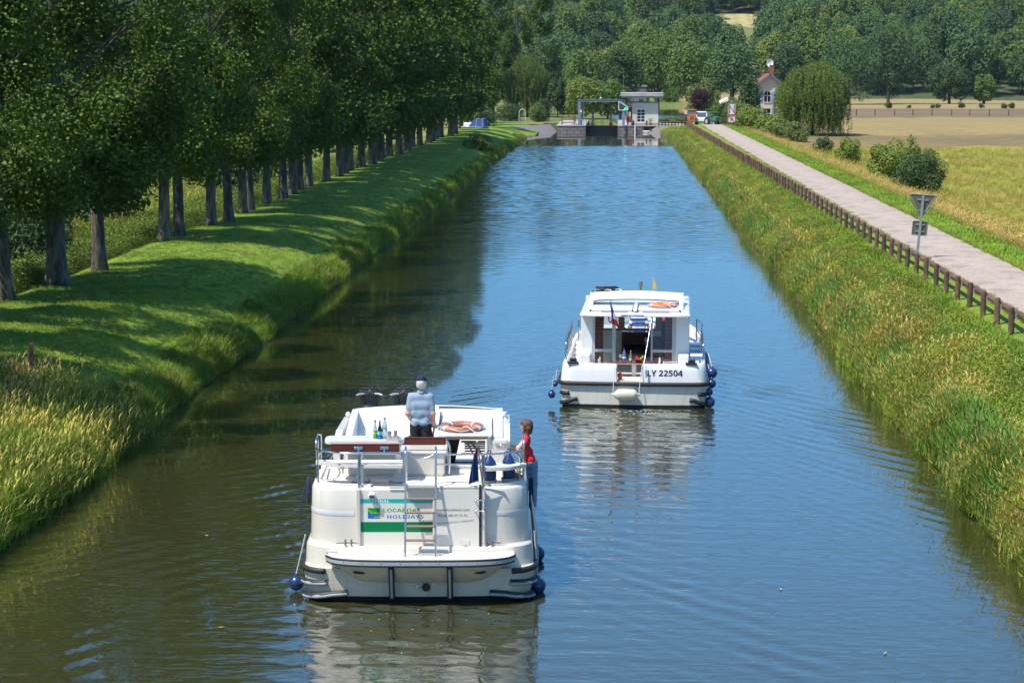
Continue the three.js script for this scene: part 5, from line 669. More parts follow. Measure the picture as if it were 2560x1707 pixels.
  for (const s of [-1, 1]) for (const [y0, y1, a, b] of [[0.33, 0.30, 6, 20], [0.16, 0.07, 2, 18]]) { const p = qr.slice(a, b).map((q, i, A) => V(s * (q.x - 0.012), lerp(y0, y1, Math.sin(Math.PI * 0.5 * i / (A.length - 1))), q.z + 0.0)); const f = obj('quarter_fender', sweep(p, 0.052, 8), rubber, B); obj('fender_strip', sweep(p.map((q, i) => q.clone().add(V(s * (i > 6 ? 0.03 : 0.0), -0.012, 0.032 * (i > 8 ? 0.2 : 1)))), 0.032, 6), rubberGrey, f); }
  { const f = (y, k) => after(y, 1.838 + k, -0.307 + k, 0.55), ks = [f(1.385, 0.001), f(1.39, 0.0022), f(1.465, 0.0022), f(1.47, 0.001)], part = (c) => { const keep = ks[0].map(([x, , z]) => c(x) && z > -1.9); return loft(ks.map((r) => r.filter((_, i) => keep[i])), { closed: false }); }; obj('pale_stripe', [part((x) => x < -1.04), part((x) => x > 1.12)], MAT([0.64, 0.65, 0.67], 0.35, { side: THREE.DoubleSide }), B); }
  // ladder
  const lad = obj('ladder', [-0.25, 0.25].map((x) => bent([[x + 0.04, 0.81, 0.10], [x + 0.04, 1.75, -0.13], [x + 0.04, 2.5, -0.24], [x + 0.04, 2.56, -0.42], [x + 0.04, 1.87, -0.46]], 0.017, 8, 0.12)), chrome, B);
  for (let i = 0; i < 4; i++) { const y = 1.07 + i * 0.22; obj('rung', rbox(0.47, 0.03, 0.075, 0.01, 0.04, y, 0.10 - (y - 0.81) * 0.245), teakGrey, lad); }
  // stern rails, benches and backrest
  const tube = 0.016;
  const railL = obj('stern_rail', [bent([[-0.24, 2.12, -0.42], [-0.26, 2.43, -0.43], [-1.15, 2.44, -0.40], [-1.62, 2.44, -0.58], [-1.76, 2.43, -0.92]], tube, 8, 0.16), ...[[-1.0, -0.41], [-0.24, -0.44]].map(([x, z]) => rod([x, 1.86, z], [x, 2.44, z], tube)), bent([[-1.70, 1.86, -0.74], [-1.70, 2.40, -0.72], [-1.60, 2.44, -0.6]], tube, 8, 0.08), rod([-0.97, 1.86, -0.42], [-0.97, 2.44, -0.41], tube)], chrome, B);
  obj('stern_rail', [bent([[0.31, 2.42, -0.42], [1.2, 2.42, -0.42], [1.58, 2.42, -0.58], [1.74, 2.40, -0.9]], tube, 8, 0.16), bent([[0.31, 2.25, -0.43], [0.95, 2.25, -0.43]], tube * 0.9), rod([1.06, 1.86, -0.45], [1.06, 2.42, -0.43], tube), rod([1.09, 1.86, -0.45], [1.09, 2.42, -0.43], tube), bent([[1.68, 1.86, -0.78], [1.70, 2.30, -0.75], [1.60, 2.42, -0.62]], tube, 8, 0.08)], chrome, B);
  obj('guard_chain', sweep(Array.from({ length: 21 }, (_, i) => { const t = i / 20; return V(lerp(-0.2, 0.29, t), 2.44 - 0.09 * Math.sin(Math.PI * t) + 0.006 * Math.sin(i * 3), -0.43); }), 0.008, 5), chrome, B);
  for (const s of [-1, 1]) obj('side_rail', [bent([[s * 1.74, 1.86, -0.95], [s * 1.76, 2.56, -0.98], [s * 1.76, 2.6, -1.35], [s * 1.76, 2.45, -2.0], [s * 1.80, 1.75, -2.25], [s * 1.74, 1.62, -5.2]], tube, 8, 0.15), bent([[s * 1.75, 2.2, -1.0], [s * 1.77, 2.18, -1.9]], tube * 0.9), ...[-1.35, -1.9].map((z) => rod([s * 1.76, 1.86, z], [s * 1.76, 2.5, z], tube)), ...[-3, -3.9, -4.8].map((z) => rod([s * 1.80, 0.9, z], [s * 1.78, 1.68, z], tube))], chrome, B);
  const ben = (x0, x1, zf, y) => { const o = []; const n = 12; for (let i = 0; i <= n; i++) { const t = i / n, x = lerp(x0, x1, t), u = (x0 < 0 ? 1 - t : t); o.push([x, zf - 0.34 * Math.pow(u, 3)]); } o.push([x1, zf - 0.46], [x0, zf - 0.46]); return [0, 0.055].map((h) => o.map(([x, z]) => [x, y + h, z])); };
  { const [a, b] = ben(-1.74, -0.27, -0.40, 2.19); obj('stern_bench', [loft([a, a, b, b], { capStart: 'xz', capEnd: 'xz', crease: 0.4 }), rod([-0.95, 1.86, -0.62], [-0.95, 2.2, -0.62], 0.02)], gelDeck, B); const [c, d] = ben(1.03, 1.80, -0.44, 2.13); obj('corner_shelf', loft([c, c, d, d], { capStart: 'xz', capEnd: 'xz', crease: 0.4 }), gelDeck, B); }
  const br = obj('backrest', rbox(1.14, 0.135, 0.03, 0.01, -0.89, 2.525, -0.46), wood, B); for (const x of [-1.0, -0.57]) obj('bracket', [rbox(0.15, 0.055, 0.02, 0.01, x, 2.525, -0.438), rod([x, 2.44, -0.41], [x, 2.53, -0.42], 0.016), sph(0.02, x, 2.535, -0.42)], chrome, br);
  obj('backrest_cap', rbox(1.14, 0.014, 0.045, 0.006, -0.89, 2.596, -0.46), MAT([0.55, 0.22, 0.10], 0.35), br);
  // cockpit table, helm seat and its backrest
  const tb = obj('cockpit_table', [extr(rrect(-1.62, 0.78, -0.28, 1.22, 0.12), 0.045, 0.016).rotateX(-Math.PI / 2).translate(0.02, 2.535, 0)], gelWhite, B); for (const x of [-1.0, -0.37]) obj('table_leg', [new THREE.CylinderGeometry(0.045, 0.045, 0.62, 16).translate(x, 2.2, -0.92), lathe([[0, 0], [0.16, 0], [0.13, 0.03], [0.06, 0.12], [0.05, 0.14]], 16).translate(x, 1.863, -0.92), lathe([[0.045, 0], [0.1, 0.1], [0, 0.1]], 16).translate(x, 2.44, -0.92)], MAT([0.58, 0.58, 0.56], 0.4), tb);
  { const legs = tb.children; legs.forEach((l) => { }); }
  obj('helm_seat', [rbox(1.66, 0.37, 0.62, 0.03, -0.42, 2.07, -1.62), rbox(1.74, 0.05, 0.68, 0.02, -0.42, 2.275, -1.62), box(1.6, 0.04, 0.58, -0.42, 1.875, -1.62)], gel, B);
  obj('helm_backrest', [rbox(1.74, 0.125, 0.03, 0.01, -0.44, 2.465, -1.36), rbox(1.74, 0.014, 0.045, 0.006, -0.44, 2.532, -1.36)], wood, B);
  obj('backrest_tube', [bent([[0.33, 2.5, -1.38], [0.45, 2.49, -1.38], [0.5, 2.35, -1.38], [0.48, 1.9, -1.38]], tube, 8, 0.08), bent([[-1.25, 2.48, -1.38], [-1.33, 2.44, -1.38], [-1.34, 1.9, -1.38]], tube, 8, 0.08)], chrome, B);
  // main cabin, helm well and coaming
  const cab = (pts) => pts; const CX = 0.0;
  obj('cabin_side', [rbox(0.08, 1.0, 2.4, 0.03, -1.42, 1.4, -3.2), rbox(0.08, 1.25, 2.5, 0.03, 1.42, 1.5, -3.2), rbox(0.08, 0.62, 4.2, 0.03, -1.38, 1.2, -6.3), rbox(0.08, 0.62, 4.2, 0.03, 1.38, 1.2, -6.3), box(2.7, 0.6, 0.08, 0, 1.2, -8.4), box(1.5, 1.1, 0.08, -0.6, 1.4, -4.25), rbox(0.3, 0.9, 0.08, 0.03, 0.32, 1.95, -4.25), rbox(0.24, 0.9, 0.08, 0.03, 1.3, 1.95, -4.25)], gel, B);
  obj('cockpit_floor', box(1.9, 0.06, 2.4, -0.45, 1.56, -3.1), gelDeck, B);
  const slab = (poly, x0, x1) => extr(poly, x1 - x0, 0.012).rotateY(-Math.PI / 2).translate(x1, 0, 0);   // profile in (z, y), thickness along x
  const wing = [[-2.0, 1.86], [-1.95, 2.22], [-2.1, 2.36], [-3.7, 2.54], [-4.1, 2.56], [-4.3, 2.2], [-4.3, 1.86]];
  obj('coaming', [slab(wing, -1.36, -1.26), slab([[-2.25, 1.86], [-2.2, 2.36], [-2.4, 2.46], [-3.8, 2.54], [-4.1, 2.55], [-4.3, 2.2], [-4.3, 1.86]], 1.26, 1.36), slab([[-2.5, 1.6], [-2.5, 2.3], [-3.9, 2.52], [-4.1, 2.52], [-4.1, 1.6]], 0.2, 0.26)], gelWhite, B);
  obj('outer_fairing', [slab([[-1.95, 1.86], [-1.9, 2.2], [-2.05, 2.3], [-2.6, 2.44], [-4.4, 2.36], [-4.4, 1.86]], -1.54, -1.44), slab([[-2.0, 1.86], [-1.98, 2.36], [-2.15, 2.44], [-2.8, 2.52], [-4.4, 2.40], [-4.4, 1.86]], 1.44, 1.52)], gelWhite, B);
  { const rows = [[2.62, -4.05], [2.56, -3.92], [2.3, -3.78], [2.22, -3.5], [2.05, -3.42], [1.98, -3.05], [1.6, -3.0]].map(([y, z], k) => { const r = []; for (let i = 0; i <= 16; i++) { const t = i / 16 * 2 - 1; const x = -0.54 + t * 0.76; r.push([x, y - 0.06 + (k < 2 ? 0.045 * (1 - (x / 1.3) ** 2) : 0), z - 0.12 * (1 - (x / 1.3) ** 2)]); } return r; }); obj('dash', loft(rows, { closed: false, crease: 0.5 }), MAT([0.80, 0.79, 0.77], 0.3, { side: THREE.DoubleSide, map: rep(gelMap, 0.3, 0.3) }), B); }
  obj('roof_front', loft([[2.56, -4.04], [2.55, -4.22], [2.45, -4.3], [2.3, -4.3]].map(([y, z]) => Array.from({ length: 17 }, (_, i) => { const x = i / 8 * 1.32 - 1.32, c = 1 - (x / 1.32) ** 2; return [x, y + 0.045 * c, z - 0.12 * c]; })), { closed: false }), MAT([0.80, 0.79, 0.77], 0.3, { side: THREE.DoubleSide }), B); obj('foredeck', [rbox(2.8, 0.08, 4.3, 0.03, 0, 1.46, -6.35)], gelDeck, B);
  obj('mooring_light', [sph(0.05, -1.42, 2.52, -3.7, 1, 1.2, 1.6), sph(0.05, 1.42, 2.52, -3.7, 1, 1.2, 1.6)], gelWhite, B);
  const wheelO = obj('steering_wheel', [new THREE.TorusGeometry(0.2, 0.014, 8, 28).rotateX(-0.35).translate(-0.2, 2.08, -2.92), ...[0, 1, 2].map((i) => rod([-0.2, 2.08, -2.92], [-0.2 + 0.19 * Math.cos(i * 2.09), 2.08 + 0.18 * Math.sin(i * 2.09), -2.92 - 0.065 * Math.sin(i * 2.09)], 0.01))], steelDark, B);
  obj('throttle_binnacle', [rbox(0.14, 0.2, 0.2, 0.03, 0.16, 2.24, -2.86)], redPaint, B); obj('chart_box', rbox(0.2, 0.1, 0.14, 0.02, -0.5, 2.1, -2.6), MAT([0.05, 0.14, 0.4], 0.5), B);
  // saloon entrance under the sliding hatch, on the starboard side
  obj('bulkhead', [rbox(0.10, 0.62, 0.1, 0.03, 0.34, 2.14, -1.98), rbox(0.36, 0.56, 0.16, 0.06, 1.32, 2.12, -2.02), box(1.0, 0.06, 0.08, 0.85, 1.885, -1.99), box(0.04, 0.5, 0.5, 1.49, 2.1, -2.2)], gel, B);
  obj('door_frame', [bent([[0.41, 2.4, -1.95], [0.45, 1.925, -1.95], [1.12, 1.925, -1.95], [1.12, 2.4, -1.95]], 0.022, 8, 0.07)], gelWhite, B); obj('lintel', [box(0.74, 0.04, 0.06, 0.77, 2.405, -1.98)], MAT([0.28, 0.2, 0.13], 0.6), B); obj('hinge', [rbox(0.06, 0.16, 0.05, 0.012, 1.17, 2.36, -1.94), rbox(0.05, 0.1, 0.05, 0.012, 0.40, 2.4, -1.94)], MAT([0.5, 0.5, 0.5], 0.3, { metalness: 0.7 }), B);
  obj('saloon', [box(0.04, 1.1, 1.9, 0.3, 1.75, -3.0), box(1.2, 0.04, 2.1, 0.9, 1.2, -3.1), box(0.9, 0.12, 0.3, 0.85, 1.78, -2.6), box(1.1, 0.6, 0.04, 0.85, 1.4, -2.75)], darkInside, B); obj('curtain', rbox(0.2, 0.7, 0.06, 0.02, 0.5, 2.08, -2.6, 0, 0, -0.22), curtain, B);
  obj('boarding_plank', [rbox(0.52, 0.04, 0.05, 0.015, 0.92, 2.2, -2.75), rbox(0.52, 0.04, 0.05, 0.015, 0.92, 1.98, -2.73), ...[2.03, 2.08, 2.12, 2.16].map((y) => box(0.46, 0.028, 0.03, 0.95, y, -2.75))], MAT([0.66, 0.62, 0.5], 0.6), B);
  obj('mop_handles', [rod([0.76, 2.22, -2.68], [0.9, 1.96, -2.6], 0.014), rod([0.84, 2.22, -2.68], [1.0, 1.98, -2.6], 0.02), rod([0.92, 2.22, -2.68], [1.04, 1.96, -2.6], 0.014)], MAT([0.3, 0.36, 0.42], 0.4), B);
  const hatch = obj('sliding_hatch', [rbox(0.96, 0.05, 1.0, 0.02, 0.74, 2.46, -2.42)], gelWhite, B); obj('hatch_rail', [rod([0.28, 2.44, -1.95], [0.28, 2.58, -3.6], 0.015), rod([1.22, 2.44, -1.95], [1.22, 2.5, -3.4], 0.015)], steelDark, hatch);
  obj('roof_deck', [box(1.2, 0.04, 2.2, 0.8, 2.475, -3.1, 0.06, 0, 0), box(0.22, 0.05, 2.2, 1.36, 2.42, -3.0, 0.06, 0, 0)], gelWhite, B); obj('water_inlet', [rod([1.43, 1.86, -1.6], [1.43, 2.3, -1.6], 0.014), sweep(Array.from({ length: 9 }, (_, i) => V(1.43 - 0.05 + 0.05 * Math.cos(i * 0.39), 2.3 + 0.06 * Math.sin(i * 0.39), -1.6)), 0.012, 6)], chrome, B);
  // ensign on its staff
  const staff = obj('flag_staff', [rod([1.07, 1.86, -0.40], [0.98, 2.68, -0.12], 0.018, 0.012), sph(0.022, 0.98, 2.69, -0.118)], MAT([0.5, 0.45, 0.36], 0.4), B);
  { const pos = [], uv = [], idx = [], n = 14, m = 6; for (let j = 0; j <= n; j++) for (let i = 0; i <= m; i++) { const t = j / n, s = i / m, w = 0.03 + 0.13 * Math.pow(t, 0.7); pos.push(0.985 - 0.0 + 0.02 * t - s * w * 1.1 + 0.01 * Math.sin(s * 9), 2.6 - t * 0.60 - s * s * 0.06, -0.135 - 0.10 * t + 0.035 * Math.sin(s * 11 + t * 2) * t); uv.push(s, 1 - t); if (i && j) { const a = (j - 1) * (m + 1) + i - 1, b = a + m + 1; idx.push(a, b, a + 1, a + 1, b, b + 1); } } const g = new THREE.BufferGeometry(); g.setAttribute('position', new THREE.Float32BufferAttribute(pos, 3)); g.setAttribute('uv', new THREE.Float32BufferAttribute(uv, 2)); g.setIndex(idx); g.computeVertexNormals(); const ft = canvasTex(64, 128, (c) => { c.fillStyle = '#0d3a78'; c.fillRect(0, 0, 64, 128); c.fillStyle = '#b01a32'; c.fillRect(22, 0, 42, 34); c.fillStyle = '#d8d8dc'; c.fillRect(40, 8, 8, 12); }); obj('ensign', g, MAT([0.85, 0.85, 0.85], 0.85, { map: ft, side: THREE.DoubleSide }), staff); }
  obj('fender_cup', [[1.17, -0.72], [1.5, -0.86]].map(([x, z]) => lathe([[0, 0], [0.11, 0], [0.135, 0.07], [0.12, 0.07], [0.1, 0.02], [0, 0.02]], 18).translate(x, 1.863, z)), MAT([0.55, 0.52, 0.43], 0.5), B);
}
// --- things that lie on, stand on or hang from the near cruiser
{
  const fend = (name, label, p, r, h, tilt) => { const t = put(near, name, label, 'boat fender', p); obj('body', lathe([[0, 0], [r * 0.7, 0.0], [r * 0.95, 0.05], [r, h * 0.25], [r, h * 0.6], [r * 0.86, h * 0.72], [r * 0.35, h * 0.9], [r * 0.22, h * 0.96], [0.001, h]], 24), navy, t); obj('eye', [new THREE.TorusGeometry(0.03, 0.013, 6, 14).translate(0, h + 0.015, 0)], navy, t); obj('lanyard', sweep(Array.from({ length: 10 }, (_, i) => V(-0.02 - 0.018 * i, h + 0.02 - 0.004 * i * i * 0.3 + 0.02 * Math.sin(i), 0.03)), 0.009, 5), ropeWhite, t); };
  fend('cylinder_fender', 'dark blue fender standing in a cup beside the ensign', [1.17, 1.885, -0.72], 0.125, 0.50); fend('cylinder_fender', 'dark blue fender standing in a cup nearest the woman in red', [1.5, 1.885, -0.86], 0.11, 0.50);
  const ballF = (label, boat, p, top, r, group) => { const t = put(boat, 'ball_fender', label, 'boat fender', p, 0, group); obj('body', [sph(r, 0, 0, 0, 1, 1.02, 1, 24, 16), new THREE.CylinderGeometry(0.03, 0.05, 0.06, 10).translate(0, r, 0)], navy, t); obj('lanyard', sweep([V(0, r + 0.02, 0), V(top[0] * 0.5, lerp(r, top[1], 0.5), top[2] * 0.5), V(...top)], 0.012, 5), ropeWhite, t); return t; };
  ballF('dark blue ball fender hanging from the near cruiser over the shaded water', near, [-2.10, 0.15, -0.75], [0.17, 0.85, 0.05], 0.128); ballF('lower blue ball fender at the near cruiser starboard quarter, half in the water', near, [1.99, 0.11, -0.7], [-0.06, 0.95, 0], 0.14); ballF('blue ball fender farther forward on the near cruiser starboard side', near, [2.02, 0.12, -2.9], [-0.08, 0.9, 0], 0.14);
  const coil = (label, p, n, len, w, mat, sx) => { const t = put(near, 'rope_coil', label, 'rope', p); const loops = []; for (let i = 0; i < n; i++) { const l = len * (0.55 + 0.45 * ((i * 0.37) % 1)), ww = w * (0.5 + 0.5 * ((i * 0.61) % 1)), pts = []; for (let k = 0; k <= 18; k++) { const a = (k / 18) * 6.2832; pts.push(V(sx * 0.03 * ((i * 0.7) % 1) + 0.02 * Math.sin(i * 2), -l / 2 + (l / 2) * Math.cos(a), ww * Math.sin(a) + 0.05 * ((i * 0.43) % 1))); } loops.push(sweep(pts, 0.013, 5)); } obj('loops', loops, mat, t); return t; };
  coil('blue rope coil hanging at the port quarter of the near cruiser', [-1.87, 1.93, -0.95], 8, 0.5, 0.08, MAT([0.03, 0.045, 0.12], 0.9), -1); { const t = put(near, 'hanging_rope', 'thin blue rope loop drooping below the port rope coil', 'rope', [-1.9, 1.9, -0.9]); obj('line', sweep(new THREE.CatmullRomCurve3([V(0, 0, 0), V(-0.1, -0.35, 0), V(-0.15, -0.65, 0), V(-0.08, -0.85, 0), V(0.0, -0.7, 0)]).getPoints(20), 0.011, 5), MAT([0.03, 0.045, 0.12], 0.9), t); }
  coil('black rope coil hanging at the starboard quarter below the woman', [1.86, 1.9, -1.0], 9, 0.55, 0.1, ropeNavy, 1); { const t = put(near, 'mooring_rope', 'heap of tan rope on the deck beside the fenders', 'rope', [1.64, 1.87, -1.05]); const l = []; for (let i = 0; i < 9; i++) { const pts = [], cx = rr(-0.06, 0.06), cz = rr(-0.12, 0.12), r = rr(0.05, 0.1); for (let k = 0; k <= 14; k++) { const a = k / 14 * 6.283; pts.push(V(cx + r * Math.cos(a), 0.02 + i * 0.013 + 0.02 * Math.sin(a * 2 + i), cz + r * 1.3 * Math.sin(a))); } l.push(sweep(pts, 0.014, 5)); } obj('loops', l, ropeTan, t); }
  { const t = put(near, 'mooring_line', 'pale rope strung along the starboard side of the near cruiser', 'rope', [1.93, 0, -0.8]); obj('line', [sweep([V(-0.06, 1.7, -0.1), V(0.02, 1.1, 0.0), V(0.04, 0.55, 0.05), V(0.02, 0.25, 0.05)], 0.012, 5), sweep([V(-0.06, 1.75, -0.2), V(0.05, 1.0, -0.1), V(0.07, 0.5, 0.0), V(0.05, 0.3, 0.0)], 0.01, 5)], ropeWhite, t); }
  const lifeRing = (boat, label, p, col, tilt) => { const t = put(boat, 'life_ring', label, 'life ring', p); t.rotation.x = tilt; const q = MAT(col, 0.5, { map: rep(blotch, 2, 1) }); const g = new THREE.TorusGeometry(0.305, 0.085, 14, 44).scale(1, 1, 0.52).rotateX(-Math.PI / 2).translate(0, 0.046, 0); obj('body', g, q, t); const band = MAT([0.60, 0.62, 0.64], 0.4); for (const a of [40, 140, 215, 325]) obj('band', new THREE.TorusGeometry(0.305, 0.088, 14, 4, R(11)).rotateZ(R(a - 5)).scale(1, 1, 0.52).rotateX(-Math.PI / 2).translate(0, 0.046, 0), band, t); obj('grab_line', sweep(Array.from({ length: 33 }, (_, i) => { const a = i / 32 * 6.2832, r = 0.39 + 0.022 * Math.cos(a * 4); return V(r * Math.cos(a), 0.05 - 0.02 * Math.cos(a * 4), r * Math.sin(a)); }), 0.008, 5), ropeWhite, t); obj('cord', [sweep([V(0.03, 0.1, 0.36), V(0.1, 0.12, 0.39), V(0.22, 0.03, 0.43), V(0.32, 0.01, 0.42)], 0.01, 5)], ropeWhite, t); return t; };
  lifeRing(near, 'faded terracotta life ring lying on the sliding hatch', [0.68, 2.488, -2.42], [0.50, 0.19, 0.11], 0);
  makeRing = lifeRing; makeBall = ballF;
  const bottle = (boat, label, p, prof, mat, labelCol, y0, y1, r, capCol, h, liquid) => { const t = put(boat, 'bottle', label, 'bottle', p); obj('body', lathe(prof, 18), mat, t); if (liquid) obj('liquid', new THREE.CylinderGeometry(r * 0.9, r * 0.9, liquid[1], 16).translate(0, liquid[1] / 2 + 0.005, 0), MAT(liquid[0], 0.2), t); if (labelCol) obj('paper_label', new THREE.CylinderGeometry(r + 0.001, r + 0.001, y1 - y0, 20, 1, true).translate(0, (y0 + y1) / 2, 0), MAT([1, 1, 1], 0.6, { map: canvasTex(64, 64, (g) => { g.fillStyle = labelCol[0]; g.fillRect(0, 0, 64, 64); g.fillStyle = labelCol[1]; g.fillRect(0, 36, 64, 28); g.fillStyle = '#f2f2ea'; for (let i = 0; i < 4; i++) g.fillRect(i * 16 + 3, 14, 9, 9); }), side: THREE.DoubleSide }), t); obj('cap', new THREE.CylinderGeometry(0.016, 0.017, 0.03, 12).translate(0, h, 0), MAT(capCol, 0.4), t); };
  makeBottle = bottle;
  const wineP = (r, h) => [[0, 0], [r, 0], [r, h * 0.52], [r * 0.85, h * 0.62], [0.016, h * 0.8], [0.014, h], [0, h]], petP = (r, h) => [[0, 0], [r * 0.9, 0], [r, 0.02], [r, h * 0.3], [r * 0.93, h * 0.34], [r, h * 0.38], [r, h * 0.66], [r * 0.7, h * 0.8], [0.014, h * 0.93], [0.014, h], [0, h]];
  bottleShapes = { wineP, petP };
  const clearG = MAT([0.62, 0.66, 0.62], 0.08, { physical: true, transmission: 0.75, thickness: 0 }), petM = MAT([0.70, 0.75, 0.80], 0.1, { physical: true, transmission: 0.75, thickness: 0 });
  bottle(near, 'slim clear bottle with green cap and green label on the cockpit table', [-0.75, 2.585, -0.92], wineP(0.036, 0.30), clearG, ['#6cb82a', '#4f9e22'], 0.03, 0.14, 0.036, [0.02, 0.22, 0.05], 0.31, [[0.16, 0.02, 0.02], 0.05]); bottle(near, 'dark bottle with a blue label between the two clear bottles', [-0.67, 2.585, -0.90], wineP(0.041, 0.30), MAT([0.03, 0.008, 0.012], 0.08), ['#2fb6c9', '#1464b4'], 0.02, 0.15, 0.041, [0.55, 0.38, 0.12], 0.31); bottle(near, 'large clear water bottle with blue cap on the cockpit table', [-0.59, 2.585, -0.95], petP(0.045, 0.34), petM, ['#b8bed8', '#d7dbe6'], 0.13, 0.19, 0.0445, [0.02, 0.12, 0.5], 0.35);
  const glass = (boat, label, p, r, h) => { const t = put(boat, 'drinking_glass', label, 'glass', p); obj('body', lathe([[0, 0], [r * 0.8, 0], [r, h], [r * 0.94, h], [r * 0.75, 0.012], [0, 0.012]], 18), clearG, t); return t; }; glass(near, 'short empty glass beside the water bottle', [-0.51, 2.585, -0.96], 0.036, 0.13); glass(near, 'empty glass standing behind the crumpled grey cloth', [-0.41, 2.585, -0.97], 0.036, 0.14);
  { const t = put(near, 'grey_cloth', 'crumpled grey cloth lying on the cockpit table', 'cloth', [-0.44, 2.583, -0.88]); const g = new THREE.PlaneGeometry(0.3, 0.2, 18, 12).rotateX(-Math.PI / 2), p = g.attributes.position; for (let i = 0; i < p.count; i++) { const x = p.getX(i), z = p.getZ(i), e = Math.max(0, 1 - (x / 0.15) ** 2) * Math.max(0, 1 - (z / 0.1) ** 2); p.setY(i, 0.004 + 0.07 * e * (0.6 + 0.7 * n2(x * 16, z * 16)) + 0.01 * Math.abs(n2(x * 30, z * 30))); } g.computeVertexNormals(); obj('fabric', g, MAT([0.27, 0.25, 0.24], 0.95, { side: THREE.DoubleSide }), t); }
  // bicycles on the foredeck
  const bike = (boat, name, label, p, turn, o = {}) => { const t = put(boat, name, label, 'bicycle', p, turn, o.group), blk = MAT([0.015, 0.016, 0.02], 0.45), tyreM = MAT([0.02, 0.02, 0.02], 0.8);
    for (const z of [0.52, -0.52]) { const w = obj('wheel', [new THREE.TorusGeometry(0.31, 0.02, 8, 30).rotateY(Math.PI / 2).translate(0, 0.33, z)], tyreM, t); obj('rim', [new THREE.TorusGeometry(0.285, 0.01, 6, 30).rotateY(Math.PI / 2).translate(0, 0.33, z), ...Array.from({ length: 9 }, (_, i) => rod([0, 0.33, z], [0, 0.33 + 0.28 * Math.cos(i * 0.698), z + 0.28 * Math.sin(i * 0.698)], 0.003, 0.003, 4))], chrome, w); }
    obj('frame', [rod([0, 0.33, 0.52], [0, 0.3, 0.08], 0.016), rod([0, 0.33, 0.52], [0, 0.72, 0.2], 0.014), rod([0, 0.3, 0.08], [0, 0.8, 0.22], 0.018), rod([0, 0.3, 0.08], [0, 0.72, -0.36], 0.02), rod([0, 0.66, 0.18], [0, 0.78, -0.37], 0.018), rod([0, 0.33, -0.52], [0, 0.92, -0.35], 0.018)], MAT([0.05, 0.06, 0.09], 0.4), t);
    obj('saddle', [sph(0.12, 0, 0.86, 0.30, 1.05, 0.42, 0.85), sph(0.07, 0, 0.86, 0.14, 0.6, 0.5, 2.0)], blk, t); obj('stem', [rod([0, 0.9, -0.36], [0, 1.06, -0.36], 0.022), sph(0.035, 0, 1.06, -0.35)], chrome, t);
    obj('handlebar', [bent([[-0.30, 0.985, -0.10], [-0.22, 1.03, -0.2], [-0.1, 1.02, -0.33], [0, 1.02, -0.36], [0.1, 1.02, -0.33], [0.22, 1.03, -0.2], [0.30, 0.985, -0.10]], 0.019, 7, 0.07)], MAT([0.7, 0.72, 0.75], 0.3, { metalness: 0.35 }), t); obj('grip', [rod([-0.31, 0.98, -0.085], [-0.255, 1.01, -0.15], 0.02), rod([0.31, 0.98, -0.085], [0.255, 1.01, -0.15], 0.02)], blk, t);
    const bk = [], bw = 0.19, bd = 0.15; for (let i = 0; i <= 6; i++) { const y = 0.80 + i * 0.045, k = 0.85 + 0.15 * i / 6; bk.push(bent([[-bw * k, y, -0.46 + bd * k], [bw * k, y, -0.46 + bd * k], [bw * k, y, -0.46 - bd * k], [-bw * k, y, -0.46 - bd * k], [-bw * k, y, -0.46 + bd * k]], i === 6 ? 0.016 : 0.009, 5, 0.03)); } for (let i = 0; i < 11; i++) { const s = (i / 10 * 2 - 1), x = s * bw; for (const q of [-1, 1]) bk.push(rod([x * 0.85, 0.80, -0.46 + q * bd * 0.85], [x, 1.07, -0.46 + q * bd], 0.008, 0.008, 4)); } for (let i = 0; i < 7; i++) { const s = (i / 6 * 2 - 1) * bd; for (const q of [-1, 1]) bk.push(rod([q * bw * 0.85, 0.80, -0.46 + s * 0.85], [q * bw, 1.07, -0.46 + s], 0.005, 0.005, 4)); } bk.push(box(bw * 1.7, 0.006, bd * 1.7, 0, 0.8, -0.46)); obj('basket', bk, blk, t); return t; };
  makeBike = bike;
  bike(near, 'bicycle', 'bicycle with chrome bars and black basket standing leftmost on the near cruiser foredeck', [-1.2, 1.45, -6.1], 0.03); bike(near, 'bicycle', 'bicycle with black basket half hidden behind the man on the near cruiser', [-0.55, 1.45, -6.1], -0.02);
}
